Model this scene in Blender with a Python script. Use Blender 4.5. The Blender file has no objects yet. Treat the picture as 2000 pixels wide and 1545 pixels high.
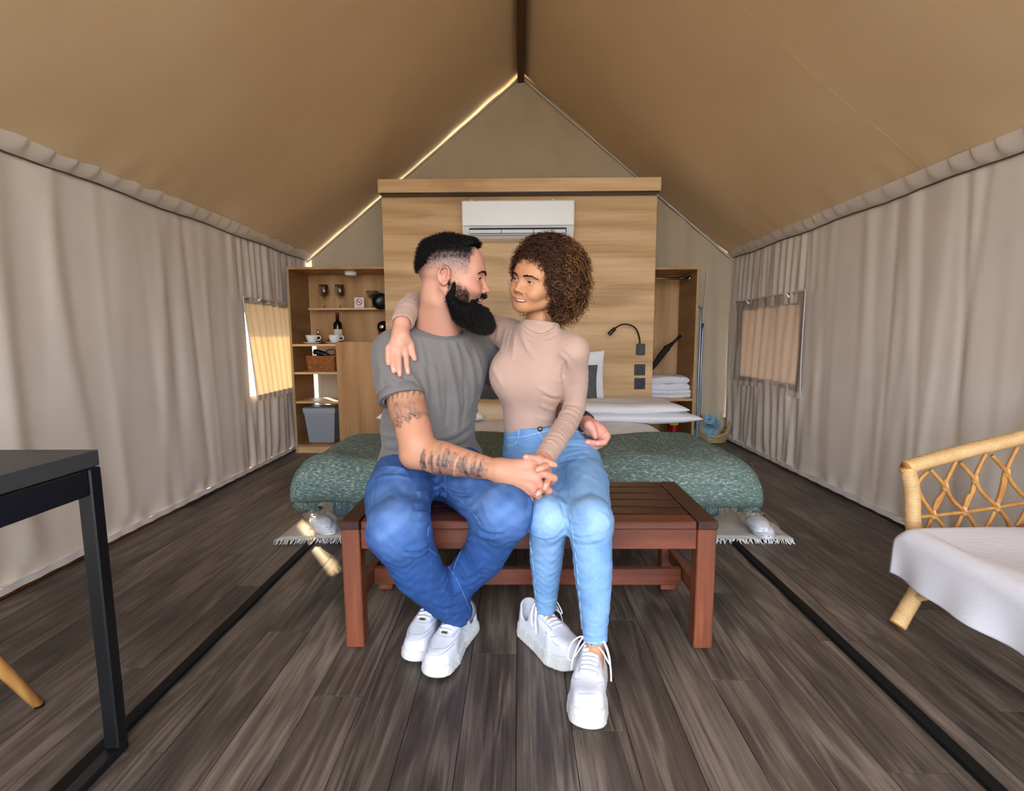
import bpy, math, random
import numpy as np
from mathutils import Vector, Matrix
random.seed(7); rng = np.random.default_rng(7)
S = bpy.context.scene
# ------------------------------------------------------------ camera, world, sun, exposure
FPX, CAMH = 972.0, 0.92
PITCH, YAW, ROLL = math.atan(112/972), math.atan(12/972), math.radians(0.25)
c_f = np.array([-math.sin(YAW)*math.cos(PITCH), math.cos(YAW)*math.cos(PITCH), -math.sin(PITCH)])
_r = np.array([math.cos(YAW), math.sin(YAW), 0.0]); _u = np.cross(_r, c_f)
c_r = math.cos(ROLL)*_r - math.sin(ROLL)*_u; c_u = math.sin(ROLL)*_r + math.cos(ROLL)*_u
c_o = np.array([0.0, 0.0, CAMH])
cd = bpy.data.cameras.new('camera'); cam = bpy.data.objects.new('camera', cd); S.collection.objects.link(cam)
cd.sensor_width = 36.0; cd.lens = FPX/2000*36.0; cd.clip_start = 0.02; cd.clip_end = 500
cam.matrix_world = Matrix(((c_r[0], c_u[0], -c_f[0], 0), (c_r[1], c_u[1], -c_f[1], 0), (c_r[2], c_u[2], -c_f[2], CAMH), (0, 0, 0, 1)))
S.camera = cam
W = bpy.data.worlds.new('daylight'); S.world = W; W.use_nodes = True
wb = W.node_tree.nodes['Background']; wb.inputs[0].default_value = (0.87, 0.95, 1.07, 1); wb.inputs[1].default_value = 6.0
sd = bpy.data.lights.new('sun', 'SUN'); sun = bpy.data.objects.new('sun', sd); S.collection.objects.link(sun)
sd.energy = 18.0; sd.color = (1.0, 0.74, 0.42); sd.angle = math.radians(1.5)
sun.location = (-6, 9, 6)
sun.rotation_euler = Vector((0.55, -0.75, -0.36)).to_track_quat('-Z', 'Y').to_euler()
vs = S.view_settings; vs.view_transform = 'Standard'; vs.look = 'None'; vs.gamma = 1.0; vs.use_curve_mapping = False
vs.exposure = 0.42
S.cycles.max_bounces = 7; S.cycles.diffuse_bounces = 4; S.cycles.glossy_bounces = 3; S.cycles.transmission_bounces = 6; S.cycles.transparent_max_bounces = 10
S.cycles.use_adaptive_sampling = True; S.cycles.adaptive_threshold = 0.07
S.cycles.sample_clamp_indirect = 6.0; S.cycles.use_denoising = True

# ------------------------------------------------------------ measuring: a pixel of the 2000x1545 frame to a point at a known depth
def ray(px, py): return c_f + c_r*(px-1000)/FPX - c_u*(py-772.5)/FPX
def AY(px, py, Y): d = ray(px, py); return c_o + d*(Y/d[1])
def AZ(px, py, z=0.0): d = ray(px, py); return c_o + d*((z-CAMH)/d[2])
def AX(px, py, x): d = ray(px, py); return c_o + d*(x/d[0])

# ------------------------------------------------------------ helpers
def tag(o, label=None, cat=None, group=None, kind=None):
    if label: o['label'] = label
    if cat: o['category'] = cat
    if group: o['group'] = group
    if kind: o['kind'] = kind
    return o
def link(o, parent=None):
    S.collection.objects.link(o)
    if parent is not None:
        o.parent = parent
        o.matrix_parent_inverse = Matrix.Translation(-Vector(parent.location)) if parent.parent is None else Matrix.Identity(4)
        if parent.parent is not None: o.matrix_parent_inverse = Matrix.Translation(-Vector(parent.location))
    return o
def thing(name, loc, label, cat, group=None):
    e = bpy.data.objects.new(name, None); e.empty_display_size = 0.05; e.location = loc; S.collection.objects.link(e)
    return tag(e, label, cat, group)
def shade(me, on=True): me.polygons.foreach_set('use_smooth', [on]*len(me.polygons))
def raw(name, v, f, mat=None, parent=None, smooth=False, auto=None):
    me = bpy.data.meshes.new(name); me.from_pydata([tuple(map(float, p)) for p in v], [], [tuple(map(int, q)) for q in f]); me.update()
    if mat: me.materials.append(mat)
    if smooth: shade(me)
    if auto is not None: me.set_sharp_from_angle(angle=math.radians(auto))
    return link(bpy.data.objects.new(name, me), parent)
class MB:
    """collects shapes that make ONE part"""
    def __init__(s): s.v = []; s.f = []
    def add(s, v, f):
        n = len(s.v); s.v += [tuple(p) for p in v]; s.f += [tuple(i+n for i in q) for q in f]; return s
    def box(s, x0, x1, y0, y1, z0, z1, b=0.0, R=None, o=None):
        if b > 0:
            V = []; xs, ys, zs = (x0, x1), (y0, y1), (z0, z1); idx = {}
            for i in (0, 1):
                for j in (0, 1):
                    for k in (0, 1):
                        for a in range(3):
                            p = [xs[i], ys[j], zs[k]]; sg = (1 if i == 0 else -1, 1 if j == 0 else -1, 1 if k == 0 else -1)
                            for c in range(3):
                                if c != a: p[c] += sg[c]*b
                            idx[i, j, k, a] = len(V); V.append(p)
            Fc = []
            for a in range(3):
                b1, c1 = (a+1) % 3, (a+2) % 3
                for s_ in (0, 1):
                    q = []
                    for (u, w) in ((0, 0), (1, 0), (1, 1), (0, 1)):
                        t = [0, 0, 0]; t[a] = s_; t[b1] = u; t[c1] = w; q.append(idx[t[0], t[1], t[2], a])
                    Fc.append(q if s_ else q[::-1])
            for a in range(3):
                b1, c1 = (a+1) % 3, (a+2) % 3
                for u in (0, 1):
                    for w in (0, 1):
                        q = []
                        for s_ in (0, 1):
                            t = [0, 0, 0]; t[a] = s_; t[b1] = u; t[c1] = w
                            q.append((idx[t[0], t[1], t[2], b1], idx[t[0], t[1], t[2], c1]))
                        Q = [q[0][0], q[1][0], q[1][1], q[0][1]]
                        Fc.append(Q if (u == w) else Q[::-1])
            for i in (0, 1):
                for j in (0, 1):
                    for k in (0, 1):
                        q = [idx[i, j, k, 0], idx[i, j, k, 1], idx[i, j, k, 2]]
                        Fc.append(q if (i+j+k) % 2 else q[::-1])
        else:
            V = [(x, y, z) for x in (x0, x1) for y in (y0, y1) for z in (z0, z1)]
            Fc = [(0, 1, 3, 2), (4, 6, 7, 5), (0, 4, 5, 1), (2, 3, 7, 6), (0, 2, 6, 4), (1, 5, 7, 3)]
        if R is not None: V = [tuple(R @ Vector(p) + Vector(o)) for p in V]
        return s.add(V, Fc)
    def tube(s, path, r, n=8, cap=True, closed=False, flat=1.0):
        P = [Vector(p) for p in path]; N = len(P); rr = r if hasattr(r, '__len__') else [r]*N
        t0 = (P[1]-P[0]).normalized(); up = Vector((0, 0, 1)) if abs(t0.z) < .9 else Vector((1, 0, 0)); nrm = t0.cross(up).normalized()
        V = []; 
        for i in range(N):
            t = ((P[(i+1) % N] - P[i-1]) if closed else (P[min(i+1, N-1)]-P[max(i-1, 0)]))
            t = t.normalized() if t.length > 1e-9 else t0
            nrm = (nrm - t*nrm.dot(t)); nrm = nrm.normalized() if nrm.length > 1e-6 else t.orthogonal().normalized(); bi = t.cross(nrm)
            for k in range(n):
                a = 2*math.pi*k/n; V.append(P[i] + (nrm*math.cos(a) + bi*math.sin(a)*flat)*rr[i])
        Fc = []
        for i in range(N if closed else N-1):
            j = (i+1) % N
            for k in range(n): Fc.append((i*n+k, i*n+(k+1) % n, j*n+(k+1) % n, j*n+k))
        if cap and not closed: Fc.append(tuple(range(n))[::-1]); Fc.append(tuple((N-1)*n+k for k in range(n)))
        return s.add(V, Fc)
    def lathe(s, prof, c=(0, 0, 0), n=24, axis=None, sx=1.0, sy=1.0, cap=True):
        V = []; Fc = []; m = len(prof); R = None
        if axis is not None: R = Vector((0, 0, 1)).rotation_difference(Vector(axis)).to_matrix()
        for (r, z) in prof:
            for k in range(n):
                a = 2*math.pi*k/n; p = Vector((r*math.cos(a)*sx, r*math.sin(a)*sy, z))
                V.append((R @ p if R else p) + Vector(c))
        for i in range(m-1):
            for k in range(n): Fc.append((i*n+k, i*n+(k+1) % n, (i+1)*n+(k+1) % n, (i+1)*n+k))
        if cap and prof[0][0] > 1e-5: Fc.append(tuple(range(n))[::-1])
        if cap and prof[-1][0] > 1e-5: Fc.append(tuple((m-1)*n+k for k in range(n)))
        return s.add(V, Fc)
    def grid(s, fn, nu, nv):
        V = [fn(i/(nu), j/(nv)) for i in range(nu+1) for j in range(nv+1)]
        Fc = [(i*(nv+1)+j, (i+1)*(nv+1)+j, (i+1)*(nv+1)+j+1, i*(nv+1)+j+1) for i in range(nu) for j in range(nv)]
        return s.add(V, Fc)
    def build(s, name, mat, parent=None, smooth=False, auto=None): return raw(name, s.v, s.f, mat, parent, smooth or auto is not None, auto)
def copy_tree(o, parent=None, dloc=(0, 0, 0), label=None):
    c = o.copy(); S.collection.objects.link(c)
    if parent is None:
        c.location = Vector(o.location) + Vector(dloc)
        if label: c['label'] = label
    else: c.parent = parent
    for ch in list(o.children): copy_tree(ch, c)
    return c
def smooth_path(pts, n=6):
    P = [Vector(p) for p in pts]; out = []
    for i in range(len(P)-1):
        a = P[max(i-1, 0)]; b = P[i]; c = P[i+1]; d = P[min(i+2, len(P)-1)]
        for k in range(n):
            t = k/n; out.append(0.5*((2*b) + (c-a)*t + (2*a-5*b+4*c-d)*t*t + (3*b-a-3*c+d)*t**3))
    out.append(P[-1]); return out

# ------------------------------------------------------------ materials
def lin(h):
    h = h.lstrip('#'); c = [int(h[i:i+2], 16)/255 for i in (0, 2, 4)]
    return tuple((x/12.92 if x <= .04045 else ((x+.055)/1.055)**2.4) for x in c) + (1.0,)
class NT:
    def __init__(s, name):
        s.m = bpy.data.materials.new(name); s.m.use_nodes = True; s.t = s.m.node_tree; s.b = s.t.nodes['Principled BSDF']; s.out = s.t.nodes['Material Output']
    def n(s, typ, **kw):
        d = s.t.nodes.new(typ)
        for k, v in kw.items():
            if k.startswith('_'): setattr(d, k[1:], v)
            else:
                key = int(k[1:]) if k[0] == 'i' and k[1:].isdigit() else k.replace('__', ' ')
                if isinstance(v, bpy.types.NodeSocket): s.t.links.new(v, d.inputs[key])
                else: d.inputs[key].default_value = v
        return d
    def l(s, a, b): s.t.links.new(a, b)
    def set(s, **kw):
        for k, v in kw.items():
            k = k.replace('__', ' ')
            if isinstance(v, bpy.types.NodeSocket): s.t.links.new(v, s.b.inputs[k])
            else: s.b.inputs[k].default_value = v
        return s
    def coord(s, scale=(1, 1, 1), rnd=False, kind='Object', rot=(0, 0, 0)):
        tc = s.n('ShaderNodeTexCoord'); vec = tc.outputs[kind]
        if rnd:
            oi = s.n('ShaderNodeObjectInfo'); ml = s.n('ShaderNodeMath', _operation='MULTIPLY', i0=oi.outputs['Random'], i1=57.0)
            cb = s.n('ShaderNodeCombineXYZ', i0=ml.outputs[0], i1=ml.outputs[0], i2=ml.outputs[0])
            vec = s.n('ShaderNodeVectorMath', _operation='ADD', i0=vec, i1=cb.outputs[0]).outputs[0]
        mp = s.n('ShaderNodeMapping', Vector=vec, Scale=scale, Rotation=rot); return mp.outputs[0]
    def noise(s, vec, scale=5, detail=3, rough=.5, dist=0.0):
        return s.n('ShaderNodeTexNoise', Vector=vec, Scale=scale, Detail=detail, Roughness=rough, Distortion=dist).outputs['Fac']
    def ramp(s, fac, stops, interp='LINEAR'):
        r = s.n('ShaderNodeValToRGB', Fac=fac); e = r.color_ramp.elements; r.color_ramp.interpolation = interp
        while len(e) < len(stops): e.new(0.5)
        for i, (p, c) in enumerate(stops):
            e[i].position = p; e[i].color = c if hasattr(c, '__len__') else (c, c, c, 1)
        return r.outputs[0]
    def mix(s, fac, a, b, mode='MIX'):
        d = s.n('ShaderNodeMix', _data_type='RGBA', _blend_type=mode)
        for k, v in ((0, fac), (6, a), (7, b)):
            if isinstance(v, bpy.types.NodeSocket): s.l(v, d.inputs[k])
            else: d.inputs[k].default_value = v
        return d.outputs[2]
    def bump(s, h, strength=.3, dist=.01):
        s.l(s.n('ShaderNodeBump', Height=h, Strength=strength, Distance=dist).outputs[0], s.b.inputs['Normal']); return s
def flat(name, col, rough=.5, metal=0.0, spec=.5, **kw):
    t = NT(name); t.set(Base__Color=lin(col) if isinstance(col, str) else col, Roughness=rough, Metallic=metal, Specular__IOR__Level=spec, **kw); return t.m
def mottled(name, ca, cb, scale=20, rough=.6, bump=.2, bscale=200, stretch=(1, 1, 1), spec=.3, bdist=.002, rnd=False):
    t = NT(name); v = t.coord(stretch, rnd); f = t.noise(v, scale, 3)
    t.set(Base__Color=t.ramp(f, [(.3, lin(ca)), (.7, lin(cb))]), Roughness=rough, Specular__IOR__Level=spec)
    if bump: t.bump(t.noise(v, bscale, 2), bump, bdist)
    return t.m
def wood(name, dark, mid, light, along='Y', grain=1.0, rough=.45, rnd=True, knots=True, contrast=1.0, bump=.15, spec=.4, tone=.18, kn_=(.07, .17, .75)):
    t = NT(name); a = 'XYZ'.index(along); sc = [9*grain]*3; sc[a] = .9*grain
    v = t.coord(tuple(sc), rnd)
    big = t.noise(v, 1.1, 4, .55, 1.2); sc2 = [70*grain]*3; sc2[a] = 2.5*grain
    fine = t.noise(t.coord(tuple(sc2), rnd), 1.0, 4, .6, .3)
    w = t.n('ShaderNodeTexWave', _wave_type='BANDS', _bands_direction='DIAGONAL', Vector=v, Scale=.55, Distortion=9.0, Detail=2.5, Detail__Scale=.7).outputs['Fac']
    f = t.n('ShaderNodeMath', _operation='MULTIPLY_ADD', i0=big, i1=.55, i2=t.n('ShaderNodeMath', _operation='MULTIPLY', i0=fine, i1=.3).outputs[0]).outputs[0]
    f = t.n('ShaderNodeMath', _operation='MULTIPLY_ADD', i0=w, i1=.16*contrast, i2=f).outputs[0]
    col = t.ramp(f, [(.30, lin(dark)), (.50, lin(mid)), (.70, lin(light))])
    if knots:
        sc3 = [3.2*grain]*3; sc3[a] = 1.1*grain
        kn = t.n('ShaderNodeTexVoronoi', Vector=t.coord(tuple(sc3), rnd), Scale=1.0, Randomness=1.0).outputs['Distance']
        kn2 = t.n('ShaderNodeMath', _operation='MULTIPLY_ADD', i0=fine, i1=.10, i2=kn).outputs[0]
        k = t.ramp(kn2, [(kn_[0], 1.0), (kn_[1], 0.0)])
        dk = tuple(c*.35 for c in lin(dark)[:3]) + (1,)
        col = t.mix(t.n('ShaderNodeMath', _operation='MULTIPLY', i0=k, i1=kn_[2]).outputs[0], col, dk)
    if tone:
        oi = t.n('ShaderNodeObjectInfo'); r = t.n('ShaderNodeMapRange', Value=oi.outputs['Random'], i3=1-tone, i4=1+tone).outputs[0]
        col = t.mix(1.0, col, t.n('ShaderNodeCombineColor', i0=r, i1=r, i2=r).outputs[0], 'MULTIPLY')
    t.set(Base__Color=col, Roughness=rough, Specular__IOR__Level=spec).bump(fine, bump, .002)
    return t.m
def canvas_mat(name, ca, cb, trans=0.0, tcol=None, rough=.9):
    t = NT(name); v = t.coord((1, 1, 1)); f = t.noise(v, 1.6, 4, .6)
    col = t.ramp(f, [(.3, lin(ca)), (.7, lin(cb))])
    t.set(Base__Color=col, Roughness=rough, Specular__IOR__Level=.12)
    t.bump(t.noise(t.coord((1, 1, 1)), 420, 2), .15, .001)
    if trans > 0:
        tr = t.n('ShaderNodeBsdfTranslucent', Color=lin(tcol or ca)); mx = t.n('ShaderNodeMixShader', Fac=trans, i1=t.b.outputs[0], i2=tr.outputs[0])
        t.l(mx.outputs[0], t.out.inputs[0])
    return t.m
def plank_mat(name, dark, mid, light):
    t = NT(name); v = t.coord((1, 1, 1), True)
    base = t.n('ShaderNodeMapping', Vector=v, Scale=(7, .75, 7)).outputs[0]
    n1 = t.noise(base, 1.0, 3, .5, .6)
    fig = t.n('ShaderNodeMath', _operation='SINE', i0=t.n('ShaderNodeMath', _operation='MULTIPLY', i0=n1, i1=55.0).outputs[0]).outputs[0]     # cathedral figure: contours of a slow noise
    fine = t.noise(t.n('ShaderNodeMapping', Vector=v, Scale=(150, 5, 150)).outputs[0], 1.0, 4, .65, .4)
    patch = t.noise(t.n('ShaderNodeMapping', Vector=v, Scale=(5, 1.6, 5)).outputs[0], 1.0, 3, .6, .5)
    f = t.n('ShaderNodeMath', _operation='MULTIPLY_ADD', i0=fig, i1=.055, i2=t.n('ShaderNodeMath', _operation='MULTIPLY', i0=fine, i1=.42).outputs[0]).outputs[0]
    f = t.n('ShaderNodeMath', _operation='MULTIPLY_ADD', i0=patch, i1=.58, i2=f).outputs[0]
    col = t.ramp(f, [(.32, lin(dark)), (.50, lin(mid)), (.68, lin(light))])
    kn = t.n('ShaderNodeTexVoronoi', Vector=t.n('ShaderNodeMapping', Vector=v, Scale=(4.2, 1.6, 4.2)).outputs[0], Scale=1.0, Randomness=1.0).outputs['Distance']
    k = t.ramp(t.n('ShaderNodeMath', _operation='MULTIPLY_ADD', i0=fine, i1=.16, i2=kn).outputs[0], [(.10, 1.0), (.24, 0.0)])
    col = t.mix(t.n('ShaderNodeMath', _operation='MULTIPLY', i0=k, i1=.65).outputs[0], col, tuple(c*.4 for c in lin(dark)[:3])+(1,))
    oi = t.n('ShaderNodeObjectInfo'); r = t.n('ShaderNodeMapRange', Value=oi.outputs['Random'], i3=.78, i4=1.22).outputs[0]
    col = t.mix(1.0, col, t.n('ShaderNodeCombineColor', i0=r, i1=r, i2=r).outputs[0], 'MULTIPLY')
    t.set(Base__Color=col, Roughness=.42, Specular__IOR__Level=.4).bump(fine, .2, .001); return t.m
m_black = flat('black_metal', '#0b0d10', .35, .0, .5)
m_chrome = flat('chrome', '#c9ccd0', .18, 1.0)
m_white = flat('white_plastic', '#e6e6e2', .35)
m_glass = NT('clear_glass').set(Base__Color=(1, 1, 1, 1), Roughness=.02, Transmission__Weight=1.0, IOR=1.3).m
# ============================================================ THE SETTING
XL, XR, YB, YF, ZE, XC, ZR = -1.85, 1.87, 4.45, -1.20, 1.61, 0.03, 3.14
m_plank = plank_mat('dark_oak_laminate', '#2b2522', '#50463f', '#7a6d62')
m_joint = flat('joint_dark', '#15110e', .9)
floor = raw('floor', [(XL-.1, YF-.4, -.02), (XR+.1, YF-.4, -.02), (XR+.1, YB+.1, -.02), (XL-.1, YB+.1, -.02), (XL-.1, YF-.4, -.006), (XR+.1, YF-.4, -.006), (XR+.1, YB+.1, -.006), (XL-.1, YB+.1, -.006)],
            [(3, 2, 1, 0), (4, 5, 6, 7), (0, 1, 5, 4), (1, 2, 6, 5), (2, 3, 7, 6), (3, 0, 4, 7)], m_joint)
tag(floor, 'dark grey brown oak laminate floor', None, None, 'structure')
PW, PL = 0.1315, 1.22; pcache = {}
x = AZ(1008, 1545)[0] - PW*15; col_i = 0
while x < XR+.05:
    y = YF - .3 - ((col_i*0.618) % 1.0)*PL
    while y < YB:
        y0, y1 = max(y, YF-.3), min(y+PL, YB+.05)
        if y1-y0 > .05 and x+PW > XL-.05:
            key = round(y1-y0, 3)
            if key not in pcache:
                b = MB(); b.box(-PW/2+.0008, PW/2-.0008, -(y1-y0)/2+.0008, (y1-y0)/2-.0008, -.006, 0.0, .0004)
                me = bpy.data.meshes.new('plank'); me.from_pydata(b.v, [], b.f); me.materials.append(m_plank); pcache[key] = me
            o = bpy.data.objects.new('plank', pcache[key]); o.location = (x+PW/2, (y0+y1)/2, 0); link(o, floor)
        y += PL
    x += PW; col_i += 1
m_canvas_w = canvas_mat('wall_canvas', '#ccc0b3', '#d7ccc0')
m_canvas_r = canvas_mat('roof_canvas', '#d6b892', '#ddc29e')
m_canvas_g = canvas_mat('gable_canvas', '#b5a48c', '#c0b099')
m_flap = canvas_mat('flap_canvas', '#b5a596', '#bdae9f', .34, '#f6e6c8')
m_flap2 = canvas_mat('flap_canvas_shaded', '#b5a89d', '#bdb1a6', .30, '#dfcbb8')  # same canvas, the shade of the sunless side put into its colours
m_piping = flat('white_webbing', '#cfcbc8', .8)
m_brownwood = wood('brown_timber', '#2f1a0c', '#4a2a14', '#63391c', 'Y', 1.0, .5, False, False)
# canvas side walls with hanging folds; an opening is left for each window
def wall_folds(seed):
    r = random.Random(seed); L = []
    for _ in range(70): L.append((r.uniform(.8, YB), r.uniform(.015, .06), r.uniform(.0018, .0058)*r.choice((1, 1, -1)), r.uniform(-.10, .10), r.uniform(0, 1), r.uniform(.3, 1.3)))
    return L
def fold_disp(L, y, z, win):
    d = 0.0
    for (yc, w, a, sl, zc, zs) in L:
        u = (y - yc - sl*(z-.8))/w
        if abs(u) < 3: d += a*math.exp(-u*u)*(.35+.65*math.exp(-((z/1.6-zc)/zs)**2))
    # gathers above and below the window
    if win:
        (wy0, wy1, wz0, wz1) = win
        e = 1/(1+math.exp(-(y-wy0+.12)/.05))
        if z > wz1: d += e*.0065*(math.sin(y*58+3*math.sin(y*9)+z*2)+.5*math.sin(y*97+2*math.sin(y*13)-z*3))*min(1, (z-wz1)/.08)*min(1, (ZE-z)/.05+.3)
        if z < wz0: d += e*.0075*(math.sin(y*44+3*math.sin(y*7)-z*4)+.6*math.sin(y*71+2*math.sin(y*11)+z*5))*min(1, (wz0-z)/.08)
    d += .012*math.sin(y*1.9+.6)*math.sin(z*2.0)
    if z < .12: d += .010*math.sin(y*30+math.sin(y*11)*2)*(1-z/.12)
    return d
def make_wall(name, X, sgn, seed, win, label):
    L = wall_folds(seed); b = MB(); ny, nz = 380, 90; y0 = YF
    ys = np.linspace(y0, YB+.0, ny+1); zs = np.linspace(0.035, ZE, nz+1)
    wy0, wy1, wz0, wz1 = win
    ys[np.argmin(abs(ys-wy0))] = wy0; ys[np.argmin(abs(ys-wy1))] = wy1; zs[np.argmin(abs(zs-wz0))] = wz0; zs[np.argmin(abs(zs-wz1))] = wz1
    V = [(X - sgn*fold_disp(L, y, z, win), y, z) for y in ys for z in zs]; Fc = []
    for i in range(ny):
        for j in range(nz):
            if wy0-1e-6 <= ys[i] and ys[i+1] <= wy1+1e-6 and wz0-1e-6 <= zs[j] and zs[j+1] <= wz1+1e-6: continue
            q = (i*(nz+1)+j, (i+1)*(nz+1)+j, (i+1)*(nz+1)+j+1, i*(nz+1)+j+1); Fc.append(q if sgn < 0 else q[::-1])
    o = raw(name, V, Fc, m_canvas_w, None, True)
    md = o.modifiers.new('thickness', 'SOLIDIFY'); md.thickness = .003; md.offset = 0
    return tag(o, label, None, None, 'structure'), L
WL = (AX(478, 700, XL)[1]+.02, 4.12, AX(478, 778, XL)[2], AX(470, 590, XL)[2]); WR = (AX(1560, 700, XR)[1], AX(1450, 700, XR)[1], .60, 1.14)
wl, FL_ = make_wall('wall_left', XL, -1, 3, WL, 'beige canvas tent wall with hanging folds on the side of the glowing window')
wr, FR_ = make_wall('wall_right', XR, 1, 11, WR, 'beige grey canvas tent wall behind the rattan chair')
# window flaps
def flap(name, X, sgn, y0, y1, z0, z1, gapskew, label, lift, m_flap=m_flap):
    w = thing(name, (X, (y0+y1)/2, z0), label, None); w['kind'] = 'structure'
    def fn(u, v):     # u along y, v up
        y = y0+(y1-y0)*u; z = z0+(z1-z0)*v
        y += gapskew*(1-v)**1.2*(1-u)
        d = .012+lift*(1-v)*(1-u) + .007*math.sin(u*31+2*math.sin(u*9+v*2))*(.25+.75*v) + .004*math.sin(u*60+v*3)
        return (X - sgn*d, y, z + (.018*math.sin(u*3.1)*(1-v) if sgn > 0 else 0))
    c = MB().grid(fn, 90, 50).build('flap', m_flap, w, True)
    md = c.modifiers.new('thickness', 'SOLIDIFY'); md.thickness = .002
    # hem band and edge piping
    h = MB().grid(lambda u, v: (fn(u, v*.055)[0]-sgn*.004, fn(u, v*.055)[1], fn(u, v*.055)[2]), 90, 3).build('hem', m_canvas_w, w, True)
    MB().tube([(fn(0, v)[0]-sgn*.003, fn(0, v)[1], fn(0, v)[2]) for v in np.linspace(0, 1, 24)], .004, 6).build('edge_piping', m_piping, w, True)
    MB().tube([(fn(u, 1)[0]-sgn*.003, fn(u, 1)[1], fn(u, 1)[2]+.004) for u in np.linspace(0, 1, 24)], .006, 6).build('edge_piping', m_canvas_w, w, True)
    return w, fn
wA, fnA = flap('window_1', XL, -1, WL[0]-.03, 4.16, WL[2]-.03, WL[3]+.03, .055, 'canvas window flap glowing with low sun, beside the shelf unit', .03)
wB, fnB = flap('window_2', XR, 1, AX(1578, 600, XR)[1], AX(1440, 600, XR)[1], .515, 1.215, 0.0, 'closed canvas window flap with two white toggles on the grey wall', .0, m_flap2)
MB().tube([(fnB(1, v)[0]-.003, fnB(1, v)[1], fnB(1, v)[2]) for v in np.linspace(0, 1, 24)], .004, 6).build('edge_piping', m_piping, wB, True)
for (w, X, sgn, px, py) in ((wA, XL, -1, 508, 585), (wB, XR, 1, 1460, 590), (wB, XR, 1, 1538, 577)):
    p = AX(px, py, X-sgn*.035)
    MB().tube([p+np.array((0, .02, .022)), p+np.array((sgn*-.004, .008, .010)), p, p+np.array((0, -.022, -.012))], [.004, .005, .007, .008], 8).build('toggle', m_white, w, True)
# exposed frame strips around the openings
for (w, X, sgn, win) in ((wA, XL, -1, WL), (wB, XR, 1, WR)):
    a0, a1, b0, b1 = win
    MB().tube([(X, a0, b0), (X, a1, b0), (X, a1, b1), (X, a0, b1)], .008, 6, closed=True).build('opening_edge', m_piping, w, True)
# roof: two pitched canvases, laced eave bands, ridge beam
roof = thing('ceiling', (XC, 2, ZR), 'pitched tan canvas tent roof', None); roof['kind'] = 'structure'
OV = 0.45
for sgn in (-1, 1):
    XE = XL if sgn < 0 else XR; sl = (ZR-ZE)/abs(XC-XE)
    r_ = random.Random(20+sgn); bl = [(r_.uniform(0, 4.4), r_.uniform(0, 1), r_.uniform(.15, .5), r_.uniform(.05, .16), r_.uniform(-.012, .012), r_.uniform(-.8, .8)) for _ in range(26)]
    def fn(u, v):
        y = YF + (YB+.35-YF)*u; x = (XE+sgn*OV)*(1-v) + XC*v; z = ZE-OV*sl + (ZR-ZE+OV*sl)*v
        t = (v - .2)/.8; d = .035*math.sin(math.pi*max(0, min(1, t)))*(.6+.4*math.sin(y*1.3+sgn))
        for (yc, vc, wy, wv, a, sk) in bl:
            e = ((y-yc-sk*(t-vc))/wy)**2 + ((t-vc)/wv)**2
            if e < 9: d += a*math.exp(-e)
        if 0 < t < .12: d += .004*math.sin(y*26+2*math.sin(y*5))*(1-t/.12)
        return (x - sgn*d*.3, y, z-d)
    b = MB().grid(fn, 130, 60)
    if sgn < 0: b.f = [q[::-1] for q in b.f]
    o = b.build('roof_canvas', m_canvas_r, roof, True); md = o.modifiers.new('thickness', 'SOLIDIFY'); md.thickness = .003; md.offset = 1 if sgn > 0 else -1
    # sewn seam running up the roof
    for ys in (2.35,):
        us = (ys-YF)/(YB+.35-YF)
        MB().tube([Vector(fn(us, v)) - Vector((0, 0, .001)) for v in np.linspace(.21, .985, 40)], .0005, 5).build('seam', m_canvas_r, roof, True)
    # scalloped band laced to the wall top and its dark cord
    V = []; Fc = []; n = 460
    for i in range(n+1):
        y = YF + (YB-YF)*i/n; ph = y*52+1.5*math.sin(y*6); s1 = .5+.5*math.sin(ph)
        z0 = ZE-.012+.004*math.sin(y*9); z1 = ZE+.052
        for k, (t, off) in enumerate(((0, .008), (.25, .016+.006*s1), (.6, .018+.007*s1), (1.0, .012))):
            V.append((XE - sgn*(off+ .055*t*0.9), y+.02*t*math.sin(ph), z0+(z1-z0)*t))
    for i in range(n):
        for k in range(3): q = (i*4+k, (i+1)*4+k, (i+1)*4+k+1, i*4+k+1); Fc.append(q if sgn < 0 else q[::-1])
    raw('eave_band', V, Fc, m_canvas_w, roof, True)
    MB().tube([(XE-sgn*(.014+.002*math.sin(y*40)), y, ZE-.016+.004*math.sin(y*9)) for y in np.linspace(YF, YB, 220)], .0035, 5).build('lacing_cord', flat('cord_brown', '#4c3a2c', .9), roof, True)
beam = MB().box(XC-.028, XC+.028, YF, YB-.01, ZR-.10, ZR-.005, .004).build('ridge_beam', m_brownwood, roof)
# gable end wall (a slit stays open at the corner beside the shelf unit)
gx0 = XL+.045; b = MB(); nxg, nzg = 120, 90
def gfn(u, v):
    x = gx0+(XR+.015-gx0)*u; top = ZR-.02 - (ZR-ZE)*abs(x-XC)/(XC-XL) if x < XC else ZR-.01-(ZR-ZE)*abs(x-XC)/(XR-XC)
    if x < XC: top -= .012
    z = .02+(max(top, .3)-.02)*v; d = .008*math.sin(x*9+z)*math.sin(z*2) + .006*math.sin(x*23+math.sin(z*3))
    a = math.atan2(x-XC, ZR-z+.05); d += .012*math.sin(a*24)*max(0, (z-2.3))/.8
    if x > 1.3: d += .015*math.sin(x*30+z*1.5)
    return (x, YB - d, z)
gw = b.grid(gfn, nxg, nzg).build('wall_back', m_canvas_g, None, True); tag(gw, 'tan canvas gable end wall of the tent', None, None, 'structure')
md = gw.modifiers.new('thickness', 'SOLIDIFY'); md.thickness = .003
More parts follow.
